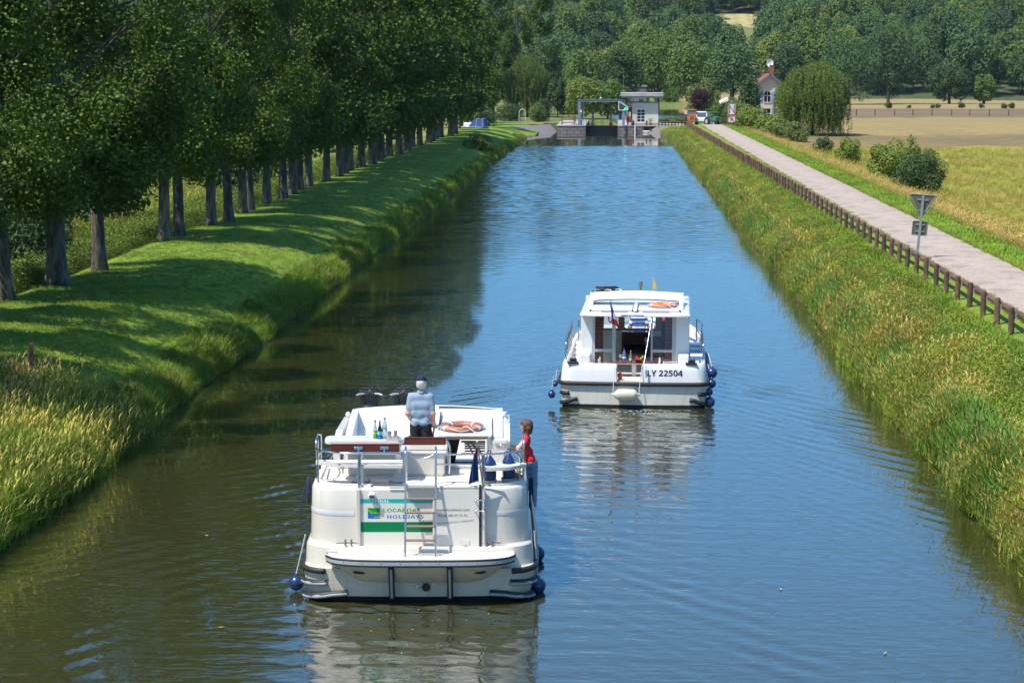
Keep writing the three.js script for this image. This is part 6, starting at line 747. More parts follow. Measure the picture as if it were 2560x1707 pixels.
// ---------------------------------------------------------------- the far cruiser
const farBoat = thing('river_cruiser', 'white river cruiser ahead with open saloon doors, flag and black-lettered stern', 'boat', [0.58, 0, -51.5], R(-2.0));
{
  const B = farBoat, plan = (b, zs, rd) => outline(b, zs, -11, rd, 0, 0.14), at = (b, zs, y, rd = 0.32, dz = 0.35) => level(plan(b, zs, rd), y, dz);
  const hullW = MAT([0.70, 0.69, 0.62], 0.35, { map: rep(hullMap, 0.3, 0.3) }), doorAlu = MAT([0.52, 0.55, 0.53], 0.4, { metalness: 0.2 }), interior = MAT([0.55, 0.50, 0.42], 0.7), woodIn = MAT([0.30, 0.13, 0.05], 0.5, { map: mahog }), plaid = MAT([0.9, 0.9, 0.9], 0.95, { map: tex(64, 256, (u, v) => { const a = (v * 16) % 1 < 0.3 ? 1.5 : 1, b = (u * 4) % 1 < 0.25 ? 0.7 : 1; return [0.26 * a * b, 0.085 * a * b, 0.06 * b]; }) });
  obj('waterline_band', loft([at(1.86, -0.05, -0.4), at(1.88, 0, 0.0), at(1.895, 0, 0.085)]), antifoul, B);
  obj('hull', loft([at(1.89, 0, 0.085), at(1.91, 0.0, 0.3), at(1.93, 0.0, 0.5), at(1.95, 0.0, 0.62)], { capEnd: 'xz' }), hullW, B);
  { // stern bulwark in two halves with a gap for boarding
    const ring = (y, b, zs) => plan(b, zs, 0.34).map(([x, z]) => [x, y, z]).reverse(), R4 = [ring(0.64, 1.93, -0.02), ring(0.95, 1.90, -0.05), ring(1.12, 1.87, -0.08), ring(1.15, 1.85, -0.10), ring(1.15, 1.77, -0.18), ring(0.66, 1.77, -0.18)];
    const half = (s) => { const keep = R4[0].map(([x, , z]) => (s < 0 ? x < 0 : x > 0) && z > -7); const rows = R4.map((r) => { const q = r.filter((_, i) => keep[i]); const e = s < 0 ? [-0.42, q[0][1]] : [0.20, q[0][1]]; const end = [e[0] + (s < 0 ? -1 : 1) * (q[0][1] - 0.64) * 0.06, q[0][1], r === R4[4] || r === R4[5] ? -0.18 : (r[0] && -0.02 - (q[0][1] - 0.64) * 0.12)]; const f = q.filter(([x]) => (s < 0 ? x < end[0] - 0.02 : x > end[0] + 0.02)); return f[0] && Math.abs(f[0][0] - end[0]) < Math.abs(f[f.length - 1][0] - end[0]) ? [end, ...f] : [...f, end]; }); const n = Math.min(...rows.map((r) => r.length)); return loft(rows.map((r) => (Math.abs(r[0][0]) < 0.6 ? r.slice(0, n) : r.slice(r.length - n))), { closed: false }); };
    const m = MAT([0.80, 0.80, 0.79], 0.25, { side: THREE.DoubleSide, map: rep(gelMap, 0.3, 0.3) });
    for (const s of [-1, 1]) obj('bulwark', [half(s), box(0.06, 0.48, 0.1, s < 0 ? -0.465 : 0.245, 0.88, -0.13)], m, B);
  }
  const sansB = await new FontLoader().loadAsync('fonts/droid/droid_sans_bold.typeface.json'), serifB = await new FontLoader().loadAsync('fonts/droid/droid_serif_bold.typeface.json'), ink = MAT([0.03, 0.035, 0.045], 0.5);
  const text = (str, font, size, w, x, y, z, rx) => { const g = new TextGeometry(str, { font, size, depth: 0.004, curveSegments: 4 }); g.computeBoundingBox(); const bb = g.boundingBox; return prep(g.translate(-(bb.min.x + bb.max.x) / 2, -(bb.min.y + bb.max.y) / 2, 0).scale(w / (bb.max.x - bb.min.x), 1, 1).rotateX(rx).translate(x, y, z)); };
  obj('registration_lettering', text('LY 22504', sansB, 0.155, 0.92, 0, 0, 0, -0.1).rotateY(0.05).translate(0.82, 0.925, -0.066), ink, B);
  { const r = plan(1.97, 0.03, 0.34).map(([x, z]) => V(x, 0.635, z)), n = 21, half = r.slice(0, n), all = [...half.slice(1).map((p) => V(-p.x, p.y, p.z)).reverse(), ...half]; obj('rubbing_strake', sweep(all, 0.055, 10), rubber, B); }
  const q = new THREE.CatmullRomCurve3(plan(1.93, 0.02, 0.34).slice(4, 17).map(([x, z]) => V(x, 0, z))).getPoints(24);
  for (const s of [-1, 1]) for (const [y0, y1, a] of [[0.37, 0.36, 7], [0.22, 0.10, 3]]) obj('quarter_fender', sweep(q.slice(a, 17).map((p, i, A) => V(s * p.x, lerp(y0, y1, Math.sin(Math.PI * 0.5 * i / (A.length - 1))), p.z)), 0.055, 8), rubber, B);
  obj('cockpit_floor', [box(3.5, 0.05, 2.0, 0, 0.68, -1.1), box(3.6, 0.05, 8.4, 0, 0.66, -5.6)], gelDeck, B);
  // superstructure
  const Zb = -1.55, bw = (x0, x1, y0, y1) => rbox(x1 - x0, y1 - y0, 0.1, 0.03, (x0 + x1) / 2, (y0 + y1) / 2, Zb);
  obj('cabin_wall', [bw(-1.45, -1.13, 0.68, 2.3), bw(1.08, 1.45, 0.68, 2.3), ...[-1.42, 1.42].flatMap((x) => [rbox(0.08, 0.82, 3.6, 0.03, x, 1.1, -3.35), box(0.07, 0.12, 3.5, x, 2.25, -3.35), ...[-2.6, -3.8, -4.95].map((z) => box(0.07, 0.7, 0.16, x, 1.86, z))])], gelWhite, B);
  for (const x of [-1.33, 1.3]) obj('seat_moulding', rbox(0.3, 0.42, 0.5, 0.05, x, 1.05, -1.35), gelWhite, B);
  for (const [a, b] of [[-1.13, -0.52], [0.42, 1.08]]) { const d = obj('saloon_door', [box(0.05, 1.58, 0.07, a + 0.025, 1.49, Zb), box(0.09, 1.58, 0.06, b - 0.045, 1.49, Zb + (a < 0 ? 0.02 : 0)), box(b - a, 0.07, 0.05, (a + b) / 2, 1.30, Zb), box(b - a, 0.06, 0.05, (a + b) / 2, 0.74, Zb), box(b - a, 0.05, 0.05, (a + b) / 2, 2.25, Zb), box(0.02, 0.14, 0.03, a < 0 ? b - 0.045 : a + 0.03, 1.5, Zb + 0.05)], doorAlu, B); obj('door_glass', [box(b - a - 0.12, 0.9, 0.008, (a + b) / 2, 1.78, Zb - 0.01), box(b - a - 0.12, 0.48, 0.008, (a + b) / 2, 1.02, Zb - 0.01)], winGlass, d); }
  const drape = (x, w, z) => { const g = new THREE.PlaneGeometry(w, 1.5, 26, 1), p = g.attributes.position; for (let i = 0; i < p.count; i++) p.setZ(i, 0.025 * Math.sin(p.getX(i) / w * 31) + 0.01 * Math.sin(p.getX(i) / w * 13 + p.getY(i))); g.computeVertexNormals(); return g.translate(x, 1.5, z); };
  obj('curtain', drape(-0.98, 0.24, -1.72), Object.assign(plaid, { side: THREE.DoubleSide }), B); obj('curtain', drape(0.93, 0.27, -1.72), plaid, B);
  obj('saloon_interior', [box(2.7, 0.05, 3.4, 0, 0.7, -3.3), box(0.04, 0.8, 3.2, -1.36, 1.1, -3.3), box(0.04, 0.8, 3.2, 1.36, 1.1, -3.3), box(1.06, 0.7, 0.05, 0.84, 1.05, -4.7), box(1.0, 0.7, 0.05, -0.95, 1.05, -4.7), box(0.55, 0.06, 0.4, 0.5, 1.36, -3.3), rbox(0.5, 0.35, 0.4, 0.03, 0.5, 1.16, -3.4)], interior, B);
  obj('companion_door', [box(0.06, 0.7, 0.1, -0.42, 1.05, -4.62), box(0.06, 0.7, 0.1, 0.28, 1.05, -4.62), box(0.76, 0.06, 0.1, -0.07, 1.37, -4.62)], woodIn, B); obj('passage', [box(0.03, 0.4, 2.2, -0.45, 0.84, -5.85), box(0.03, 0.4, 2.2, 0.31, 0.84, -5.85), box(0.8, 0.4, 0.03, -0.07, 0.84, -6.95), box(0.8, 0.34, 0.03, -0.07, 1.21, -4.9)], darkInside, B);
  obj('fridge', rbox(0.42, 0.72, 0.5, 0.03, -0.75, 1.08, -3.2), MAT([0.42, 0.50, 0.44], 0.5), B); obj('settee', [rbox(0.6, 0.24, 0.4, 0.05, 0.55, 1.08, -2.9), rbox(0.5, 0.5, 0.14, 0.05, 0.6, 1.25, -3.0)], MAT([0.10, 0.025, 0.025], 0.9), B); obj('helm_chair', [rbox(0.34, 0.5, 0.12, 0.06, 0.85, 1.62, -3.5), rbox(0.36, 0.1, 0.36, 0.04, 0.85, 1.35, -3.6)], MAT([0.03, 0.035, 0.03], 0.7), B);
  // front windows of the saloon, open to the foredeck beyond
  const Zf = -4.95, fr = [[-1.4, 1.40], [1.4, 1.40], [1.4, 2.35], [-1.4, 2.35]], holes = [rrect(-1.2, 1.47, -0.55, 2.2, 0.06), rrect(-0.38, 1.47, 0.5, 2.25, 0.06), rrect(0.68, 1.47, 1.2, 2.2, 0.06)]; obj('window_frame', extr(fr, 0.06, 0, holes).translate(0, 0, Zf), MAT([0.34, 0.20, 0.10], 0.6), B); obj('front_wall', [box(0.96, 0.72, 0.08, -0.93, 1.04, Zf + 0.02), box(1.1, 0.72, 0.08, 0.86, 1.04, Zf + 0.02)], gelWhite, B);
  for (const h of [[-1.22, -0.53], [-0.4, 0.52], [0.66, 1.22]]) obj('window_glass', box(h[1] - h[0], 0.78, 0.01, (h[0] + h[1]) / 2, 1.85, Zf - 0.02), winGlass, B);
  // roof
  const rf = (y, k, za, zb) => { const o = []; for (let i = 0; i <= 12; i++) { const t = i / 12 * 2 - 1; o.push([t * 1.46 * k, y, za - 0.06 * t * t - (Math.abs(t) > 0.95 ? 0.06 : 0)]); } o.push([1.46 * k, y + 0.02, zb], [-1.46 * k, y + 0.02, zb]); return o; };
  obj('roof', loft([rf(2.28, 0.985, -0.98, -5.1), rf(2.30, 1.0, -0.95, -5.1), rf(2.35, 1.0, -0.96, -5.1), rf(2.375, 0.98, -1.0, -5.08)], { capStart: 'xz', capEnd: 'xz', crease: 0.4 }), gelWhite, B);
  obj('name_lettering', text("PORT D'ATELIER", serifB, 0.055, 0.6, -0.06, 2.325, -0.9475, 0), ink, B);
  for (const s of [-1, 1]) { const h = obj('roof_hatch', rbox(1.1, 0.05, 1.05, 0.02, s * 0.63, 2.41, -1.95), gelWhite, B); obj('hatch_stop', [box(0.05, 0.05, 0.05, s * 0.63 - 0.57, 2.40, -1.38), box(0.05, 0.05, 0.05, s * 0.63 + 0.57, 2.40, -1.38)], rubber, h); obj('solar_strip', rbox(0.72, 0.035, 0.16, 0.012, s * 0.55 - 0.0, 2.405, -1.25), MAT([0.42, 0.44, 0.48], 0.25, { metalness: 0.4 }), B); }
  obj('roof_rib', rbox(0.1, 0.06, 1.7, 0.02, 0, 2.44, -2.0), gelWhite, B);
  const slab = (poly, x0, x1) => extr(poly, x1 - x0, 0.012).rotateY(-Math.PI / 2).translate(x1, 0, 0);
  obj('screen_coaming', [loft([[2.52, -2.75], [2.66, -3.05], [2.70, -3.1], [2.66, -3.3], [2.4, -3.5]].map(([y, z]) => Array.from({ length: 13 }, (_, i) => { const t = i / 6 - 1; return [t * 1.2, y + 0.05 * (1 - t * t), z]; })), { closed: false }), slab([[-1.3, 2.37], [-2.0, 2.45], [-2.75, 2.54], [-3.1, 2.70], [-3.4, 2.62], [-3.5, 2.36]], -1.27, -1.18), slab([[-1.3, 2.37], [-2.0, 2.45], [-2.75, 2.54], [-3.1, 2.70], [-3.4, 2.62], [-3.5, 2.36]], 1.18, 1.27)], MAT([0.80, 0.80, 0.79], 0.3, { side: THREE.DoubleSide }), B);
  for (const x of [-1.34, 1.36]) obj('deck_light', rbox(0.11, 0.1, 0.1, 0.02, x, 2.58, -2.9), gelWhite, B); obj('mast_light', [new THREE.CylinderGeometry(0.055, 0.055, 0.15, 14).translate(0.1, 2.92, -3.2), new THREE.CylinderGeometry(0.025, 0.03, 0.2, 10).translate(0.1, 2.76, -3.2)], MAT([0.14, 0.15, 0.14], 0.4), B);
  // foredeck with its trunk, rails and stanchions
  obj('foredeck', [rbox(2.5, 0.1, 3.6, 0.04, 0, 1.06, -6.8), rbox(0.06, 0.4, 3.6, 0.02, 1.22, 0.84, -6.8), rbox(0.06, 0.4, 3.6, 0.02, -1.22, 0.84, -6.8), box(2.4, 0.4, 0.06, 0, 0.84, -8.55), sph(0.3, 0.35, 1.14, -7.6, 1.3, 0.5, 1)], gelWhite, B);
  obj('bow_bulwark', [1, -1].map((s) => loft([0, 0.33].map((h) => plan(1.93, -0.0, 0.34).slice(18, 29).map(([x, z]) => [s * x, 0.66 + h + 0.35 * ((z + 3) / -8), z])), { closed: false })), MAT([0.80, 0.80, 0.79], 0.3, { side: THREE.DoubleSide }), B);
  obj('side_step', [1, -1].flatMap((s) => Array.from({ length: 6 }, (_, i) => rbox(0.34, 0.1, 0.5, 0.03, s * 1.64, 0.75 + i * 0.06, -1.9 - i * 0.55))), gelWhite, B);
  const t = 0.017; for (const s of [-1, 1]) { const p = [[1.8, 1.0, -0.75], [1.82, 1.6, -0.8], [1.82, 1.72, -1.4], [1.78, 1.85, -3.4], [1.66, 1.85, -4.3], [1.66, 1.2, -4.3]].map(([x, y, z]) => [s * x, y, z]); obj('side_rail', [bent(p, t, 8, 0.12), bent([[s * 1.8, 1.35, -0.8], [s * 1.77, 1.5, -3.4], [s * 1.66, 1.55, -4.3]], t * 0.8, 6), ...[-1.4, -1.9, -2.4, -2.9, -3.4].map((z, i) => rod([s * 1.8, 1.0 + i * 0.03, z], [s * 1.8, 1.72 + i * 0.03, z], t))], chrome, B); }
  obj('cleat', [[-1.6, 1.17], [1.5, 1.17]].flatMap(([x, y]) => [rbox(0.3, 0.05, 0.1, 0.02, x, y, -0.16), sph(0.05, x - 0.03, y + 0.06, -0.16, 1, 1.4, 1), sph(0.05, x + 0.06, y + 0.06, -0.16, 1, 1.4, 1)]), rubber, B);
  obj('bow_flag', [rod([0.35, 1.45, -10.2], [0.35, 2.4, -10.2], 0.012), extr([[0, 0], [0.11, 0.02], [0.02, 0.34]], 0.01).translate(0.35, 2.02, -10.2)], MAT([0.8, 0.45, 0.02], 0.7), B);
  const st = obj('flag_staff', [rod([-0.48, 1.1, -0.12], [-0.6, 2.86, 0.1], 0.018, 0.012)], MAT([0.55, 0.60, 0.66], 0.25, { metalness: 0.7 }), B); obj('boat_hook', rod([0.26, 1.1, -0.12], [0.45, 2.24, -0.9], 0.014, 0.012), MAT([0.3, 0.36, 0.44], 0.25, { metalness: 0.7 }), B);
  { const pos = [], uv = [], idx = [], n = 12, m = 8; for (let j = 0; j <= n; j++) for (let i = 0; i <= m; i++) { const a = j / n, b = i / m, w = 0.03 + 0.15 * a; pos.push(-0.605 + 0.05 * a - 0.02 + b * w + 0.02 * a, 2.78 - a * 0.55 - b * 0.12 * a, 0.095 - 0.05 * a + 0.035 * Math.sin(b * 9 + a * 2) * a); uv.push(b, 1 - a); if (i && j) { const k = (j - 1) * (m + 1) + i - 1, l = k + m + 1; idx.push(k, l, k + 1, k + 1, l, l + 1); } } const g = new THREE.BufferGeometry(); g.setAttribute('position', new THREE.Float32BufferAttribute(pos, 3)); g.setAttribute('uv', new THREE.Float32BufferAttribute(uv, 2)); g.setIndex(idx); g.computeVertexNormals(); const ft = canvasTex(96, 128, (c) => { c.fillStyle = '#18309a'; c.fillRect(0, 0, 96, 128); c.fillStyle = '#dcdfea'; c.beginPath(); c.moveTo(44, 60); c.lineTo(96, 40); c.lineTo(96, 96); c.lineTo(20, 96); c.fill(); c.fillStyle = '#c41428'; c.beginPath(); c.moveTo(0, 92); c.lineTo(96, 86); c.lineTo(96, 128); c.lineTo(0, 128); c.fill(); }); obj('flag', g, MAT([0.85, 0.85, 0.85], 0.85, { map: ft, side: THREE.DoubleSide }), st); }
}
{
  const B = farBoat;
  makeRing(B, 'bright orange life ring lying on the far cruiser roof', [0.72, 2.437, -2.15], [0.85, 0.22, 0.06], 0);
  { const t = put(B, 'cylinder_fender', 'white cylindrical fender hung across the far cruiser stern', 'boat fender', [-0.19, 0.38, 0.16]); obj('body', [lathe([[0, -0.38], [0.03, -0.37], [0.035, -0.31], [0.1, -0.27], [0.145, -0.2], [0.15, 0], [0.145, 0.2], [0.1, 0.27], [0.035, 0.31], [0.03, 0.37], [0, 0.38]], 24).rotateZ(Math.PI / 2)], MAT([0.68, 0.65, 0.52], 0.45, { map: rep(hullMap, 1, 1) }), t); obj('lanyard', [sweep([V(-0.34, 0.02, 0), V(-0.32, 0.4, -0.1), V(-0.3, 0.75, -0.2)], 0.01, 5), sweep([V(0.34, 0.02, 0), V(0.37, 0.4, -0.1), V(0.41, 0.75, -0.22)], 0.01, 5)], ropeWhite, t); }
  for (const [p, top, r, lab] of [[[-2.16, 0.28, -0.35], [0.05, 0.5, 0], 0.10, 'black-blue ball fender hanging at the far cruiser port quarter'], [[-2.1, 0.48, -0.8], [0.05, 0.4, 0], 0.07, 'small fender just forward of the port quarter ball on the far cruiser'], [[2.05, 0.87, -0.6], [-0.1, 0.5, -0.1], 0.14, 'highest of the fenders on the far cruiser starboard side'], [[2.04, 0.6, -0.5], [-0.1, 0.5, -0.1], 0.12, 'second fender from the top on the far cruiser starboard side'], [[1.98, 0.40, -0.35], [-0.06, 0.5, -0.1], 0.10, 'third fender down on the far cruiser starboard side'], [[2.0, 0.14, -0.3], [-0.06, 0.6, -0.1], 0.135, 'lowest fender on the far cruiser starboard side, touching the water']]) makeBall(lab, B, p, top, r);
  { const t = put(B, 'cockpit_table', 'varnished wooden table set for a meal on the far cruiser', 'table', [-0.03, 0.7, -0.95]); obj('tabletop', rbox(1.32, 0.035, 0.5, 0.012, 0, 0.37, 0), wood, t); obj('edge', rbox(1.34, 0.02, 0.02, 0.006, 0, 0.36, 0.255), MAT([0.72, 0.33, 0.08], 0.4), t); obj('leg', rbox(0.12, 0.36, 0.14, 0.02, 0.02, 0.18, 0), gelWhite, t); }
  const { wineP, petP } = bottleShapes, pet = MAT([0.55, 0.62, 0.78], 0.1, { physical: true, transmission: 0.75, thickness: 0 });
  makeBottle(B, 'plastic water bottle with blue cap on the far cruiser table', [-0.27, 1.09, -0.9], petP(0.048, 0.33), pet, ['#e8ecf6', '#2a4fa8'], 0.06, 0.14, 0.0478, [0.03, 0.1, 0.5], 0.34); makeBottle(B, 'slim bottle of yellow drink beside the fruit bowl', [-0.1, 1.09, -0.9], wineP(0.038, 0.28), MAT([0.6, 0.62, 0.5], 0.08, { physical: true, transmission: 0.7, thickness: 0 }), ['#d9c72c', '#e4e4d8'], 0.05, 0.11, 0.038, [0.6, 0.5, 0.1], 0.29, [[0.6, 0.5, 0.02], 0.1]);
  { const t = put(B, 'wine_glass', 'stemmed wine glass left of the water bottle on the far table', 'glass', [-0.37, 1.09, -0.92]); obj('body', lathe([[0, 0], [0.035, 0], [0.033, 0.006], [0.005, 0.012], [0.005, 0.08], [0.03, 0.1], [0.042, 0.14], [0.036, 0.19], [0.034, 0.19], [0.038, 0.14], [0, 0.09]], 16), MAT([0.75, 0.8, 0.8], 0.08, { physical: true, transmission: 0.7, thickness: 0 }), t); }
  { const t = put(B, 'fruit_bowl', 'bowl heaped with red fruit and bananas on the far table', 'fruit bowl', [0.12, 1.09, -0.93]); obj('bowl', lathe([[0, 0], [0.07, 0], [0.13, 0.05], [0.125, 0.05], [0.06, 0.012], [0, 0.012]], 20), MAT([0.12, 0.05, 0.03], 0.4), t); for (const [x, y, z] of [[-0.07, 0.065, 0.02], [-0.04, 0.07, -0.05], [0.0, 0.07, 0.05], [-0.05, 0.115, 0.0]]) obj('red_fruit', sph(0.04, x, y, z, 1, 0.92, 1, 14, 10), MAT([0.45, 0.03, 0.02], 0.35), t); for (let i = 0; i < 4; i++) obj('banana', sweep(Array.from({ length: 7 }, (_, k) => V(0.03 + 0.075 * Math.sin(k / 6 * 2.2), 0.06 + 0.015 * i + 0.07 * (1 - Math.cos(k / 6 * 2.0)) * 0.8, -0.03 + i * 0.028)), (f) => 0.018 * Math.sqrt(Math.max(0.06, 1 - (2 * f - 1) ** 4)), 7), MAT([0.75, 0.52, 0.03], 0.5), t); }
  const chair = put(B, 'folding_chair', 'white slatted chair at the starboard end of the far table', 'chair', [0.95, 0.7, -0.62], 0.2); for (let i = 0; i < 4; i++) obj('slat', rbox(0.36, 0.03, 0.015, 0.006, 0, 0.3 + i * 0.045, 0), whitePaint, chair); obj('frame', [rod([-0.18, 0, 0.05], [-0.18, 0.46, -0.02], 0.012), rod([0.18, 0, 0.05], [0.18, 0.46, -0.02], 0.012)], whitePaint, chair); obj('seat', rbox(0.36, 0.02, 0.34, 0.008, 0, 0.24, -0.2), whitePaint, chair);
  const c2 = chair.clone(); c2.name = numbered('folding_chair'); scene.add(c2); aboard(B, c2, [-0.93, 0.7, -1.1], 1.5); c2.userData = { label: 'white slatted chair seen edge-on at the port end of the far table', category: 'chair' }; const c3 = chair.clone(); c3.name = numbered('folding_chair'); scene.add(c3); aboard(B, c3, [0.66, 0.7, -1.15], -1.5); c3.userData = { label: 'white slatted chair seen edge-on between table and starboard door', category: 'chair' };
  { const t = put(B, 'red_cushion', 'small orange-red cushion beside the stern gap of the far cruiser', 'cushion', [-0.36, 0.7, -0.3]); obj('body', rbox(0.12, 0.18, 0.12, 0.04, 0, 0.1, 0), MAT([0.75, 0.12, 0.05], 0.8), t); }
  { const t = put(B, 'small_flag_bundle', 'blue-white cloth tied to the boat hook above the registration letters', 'cloth', [0.33, 0.92, 0.03]); obj('fabric', [rbox(0.05, 0.2, 0.03, 0.012, 0, 0, 0, 0, 0, 0.1), rod([0, 0.1, 0], [0.0, 0.18, -0.05], 0.008)], MAT([0.25, 0.32, 0.45], 0.7), t); }
  { const t = put(B, 'storage_box', 'blue plastic box on the starboard side deck of the far cruiser', 'box', [1.66, 0.92, -1.3]); obj('body', rbox(0.34, 0.3, 0.4, 0.04, 0, 0.15, 0), MAT([0.06, 0.22, 0.55], 0.5), t); obj('lid', rbox(0.36, 0.05, 0.42, 0.02, 0, 0.32, 0), MAT([0.62, 0.66, 0.70], 0.5), t); obj('sticker', box(0.1, 0.08, 0.004, 0, 0.16, 0.202), whitePaint, t); }
  makeBike(B, 'bicycle', 'bicycle with black basket on the far cruiser roof, left of the other', [-1.05, 1.40, -6.0], 0.06); makeBike(B, 'bicycle', 'bicycle leaning behind the roof coaming of the far cruiser, nearer the middle', [-0.72, 1.40, -6.1], 0.25);
}
// ---------------------------------------------------------------- people: smooth surfaces round tapered bones
function skinOver(bones, cell = 0.016, k = 0.03, carve) { // bones: [x0, y0, z0, r0, x1, y1, z1, r1, flat?]; flat squashes along z
  const lo = [1e9, 1e9, 1e9], hi = [-1e9, -1e9, -1e9];
  for (const b of bones) for (const o of [0, 4]) for (let c = 0; c < 3; c++) { lo[c] = Math.min(lo[c], b[o + c] - b[o + 3] - 0.05); hi[c] = Math.max(hi[c], b[o + c] + b[o + 3] + 0.05); }
  const n = lo.map((l, c) => Math.ceil((hi[c] - l) / cell) + 1), F = new Float32Array(n[0] * n[1] * n[2]);
  const field = (x, y, z) => { let s = 0, d = 1e9; const v = []; for (const b of bones) { const bx = b[4] - b[0], by = b[5] - b[1], bz = b[6] - b[2], L = bx * bx + by * by + bz * bz, px = x - b[0], py = y - b[1], pz = z - b[2], h = L > 1e-9 ? clamp((px * bx + py * by + pz * bz) / L, 0, 1) : 0, f = b[8] || 1, q = Math.hypot(px - bx * h, py - by * h, (pz - bz * h) * f) - (b[3] + (b[7] - b[3]) * h); v.push(q); if (q < d) d = q; } for (const q of v) s += Math.exp(-(q - d) / k * 1.6); let r = d - Math.log(s) * k / 1.6; return carve ? carve(r, x, y, z) : r; };
  for (let z = 0, i = 0; z < n[2]; z++) for (let y = 0; y < n[1]; y++) for (let x = 0; x < n[0]; x++, i++) F[i] = field(lo[0] + x * cell, lo[1] + y * cell, lo[2] + z * cell);
  const pos = [], idx = [], vid = new Int32Array(F.length).fill(-1), sx = 1, sy = n[0], sz = n[0] * n[1], off = [0, sx, sy, sx + sy, sz, sx + sz, sy + sz, sx + sy + sz], edges = [[0, 1], [2, 3], [4, 5], [6, 7], [0, 2], [1, 3], [4, 6], [5, 7], [0, 4], [1, 5], [2, 6], [3, 7]];
  for (let z = 0; z < n[2] - 1; z++) for (let y = 0; y < n[1] - 1; y++) for (let x = 0; x < n[0] - 1; x++) {
    const i = x + y * sy + z * sz; let m = 0; for (let c = 0; c < 8; c++) if (F[i + off[c]] < 0) m |= 1 << c; if (m === 0 || m === 255) continue;
    let a = 0, b = 0, c2 = 0, cnt = 0; for (const [p, q] of edges) { const f = F[i + off[p]], g = F[i + off[q]]; if (f < 0 === g < 0) continue; const t = f / (f - g); a += (p & 1) + ((q & 1) - (p & 1)) * t; b += ((p >> 1) & 1) + (((q >> 1) & 1) - ((p >> 1) & 1)) * t; c2 += ((p >> 2) & 1) + (((q >> 2) & 1) - ((p >> 2) & 1)) * t; cnt++; }
    vid[i] = pos.length / 3; pos.push(lo[0] + (x + a / cnt) * cell, lo[1] + (y + b / cnt) * cell, lo[2] + (z + c2 / cnt) * cell);
  }
  for (let z = 1; z < n[2] - 1; z++) for (let y = 1; y < n[1] - 1; y++) for (let x = 1; x < n[0] - 1; x++) { const i = x + y * sy + z * sz, f = F[i] < 0; for (const [s, u, v] of [[sx, sy, sz], [sy, sz, sx], [sz, sx, sy]]) { const g = F[i + s] < 0; if (f === g) continue; const A = vid[i - u - v], B = vid[i - v], C = vid[i], D = vid[i - u]; if (A < 0 || B < 0 || C < 0 || D < 0) continue; f ? idx.push(A, B, C, A, C, D) : idx.push(A, C, B, A, D, C); } }
  const g = new THREE.BufferGeometry(); g.setAttribute('position', new THREE.Float32BufferAttribute(pos, 3)); g.setIndex(idx); g.computeVertexNormals(); return g;
}
const bone = (a, ra, b, rb, f) => [...a, ra, ...b, rb, f];
const chain = (pts, f) => pts.slice(1).map((p, i) => bone(pts[i].slice(0, 3), pts[i][3], p.slice(0, 3), p[3], f));
function hand(w, dir, nrm, curl = 0.5, s = 1) { // five fingers on a palm; w wrist, dir towards the fingers, nrm out of the back of the hand
  const W = V(...w), D = V(...dir).normalize(), N = V(...nrm), S = V(0, 0, 0); N.addScaledVector(D, -N.dot(D)).normalize(); S.crossVectors(D, N);
  const P = (a, b, c) => W.clone().addScaledVector(D, a * s).addScaledVector(S, b * s).addScaledVector(N, c * s).toArray(), out = [bone(P(0, 0, 0), 0.026 * s, P(0.045, 0, 0), 0.03 * s)];
  for (const b of [-0.028, -0.009, 0.01, 0.028]) out.push(bone(P(0.03, b * 0.8, 0), 0.016 * s, P(0.085, b, 0), 0.012 * s));
  [[-0.03, 0.062], [-0.010, 0.075], [0.011, 0.078], [0.030, 0.068]].forEach(([b, l]) => { const c = curl; out.push(bone(P(0.085, b, 0), 0.0105 * s, P(0.085 + l * 0.5 * Math.cos(c * 0.7), b * 1.1, -l * 0.5 * Math.sin(c * 0.7)), 0.0095 * s), bone(P(0.085 + l * 0.5 * Math.cos(c * 0.7), b * 1.1, -l * 0.5 * Math.sin(c * 0.7)), 0.0095 * s, P(0.085 + l * (0.5 * Math.cos(c * 0.7) + 0.5 * Math.cos(c * 1.7)), b * 1.12, -l * (0.5 * Math.sin(c * 0.7) + 0.5 * Math.sin(c * 1.7))), 0.008 * s)); });
  out.push(bone(P(0.02, 0.026, -0.008), 0.015 * s, P(0.055, 0.05, -0.02), 0.0115 * s), bone(P(0.055, 0.05, -0.02), 0.0115 * s, P(0.088, 0.056, -0.034), 0.009 * s)); return out;
}
function headBones(c, yaw, s = 1) { // c: centre of the head; yaw 0 looks along -z
  const f = [-Math.sin(yaw), 0, -Math.cos(yaw)], r = [Math.cos(yaw), 0, -Math.sin(yaw)], P = (a, u, b) => [c[0] + (f[0] * a + r[0] * b) * s, c[1] + u * s, c[2] + (f[2] * a + r[2] * b) * s];
  return { P, bones: [bone(P(-0.025, 0.035, 0), 0.082 * s, P(0.015, 0.03, 0), 0.078 * s), bone(P(0.03, -0.02, 0), 0.062 * s, P(0.045, -0.075, 0), 0.035 * s), bone(P(0.0, -0.05, -0.03), 0.04 * s, P(0.05, -0.085, 0), 0.026 * s), bone(P(0.0, -0.05, 0.03), 0.04 * s, P(0.05, -0.085, 0), 0.026 * s), bone(P(0.09, 0.01, 0), 0.010 * s, P(0.108, -0.022, 0), 0.014 * s), bone(P(0.06, -0.06, -0.018), 0.02 * s, P(0.06, -0.06, 0.018), 0.02 * s), bone(P(-0.008, 0.012, -0.078), 0.014 * s, P(-0.016, -0.03, -0.077), 0.010 * s), bone(P(-0.008, 0.012, 0.078), 0.014 * s, P(-0.016, -0.03, 0.077), 0.010 * s)] };
}
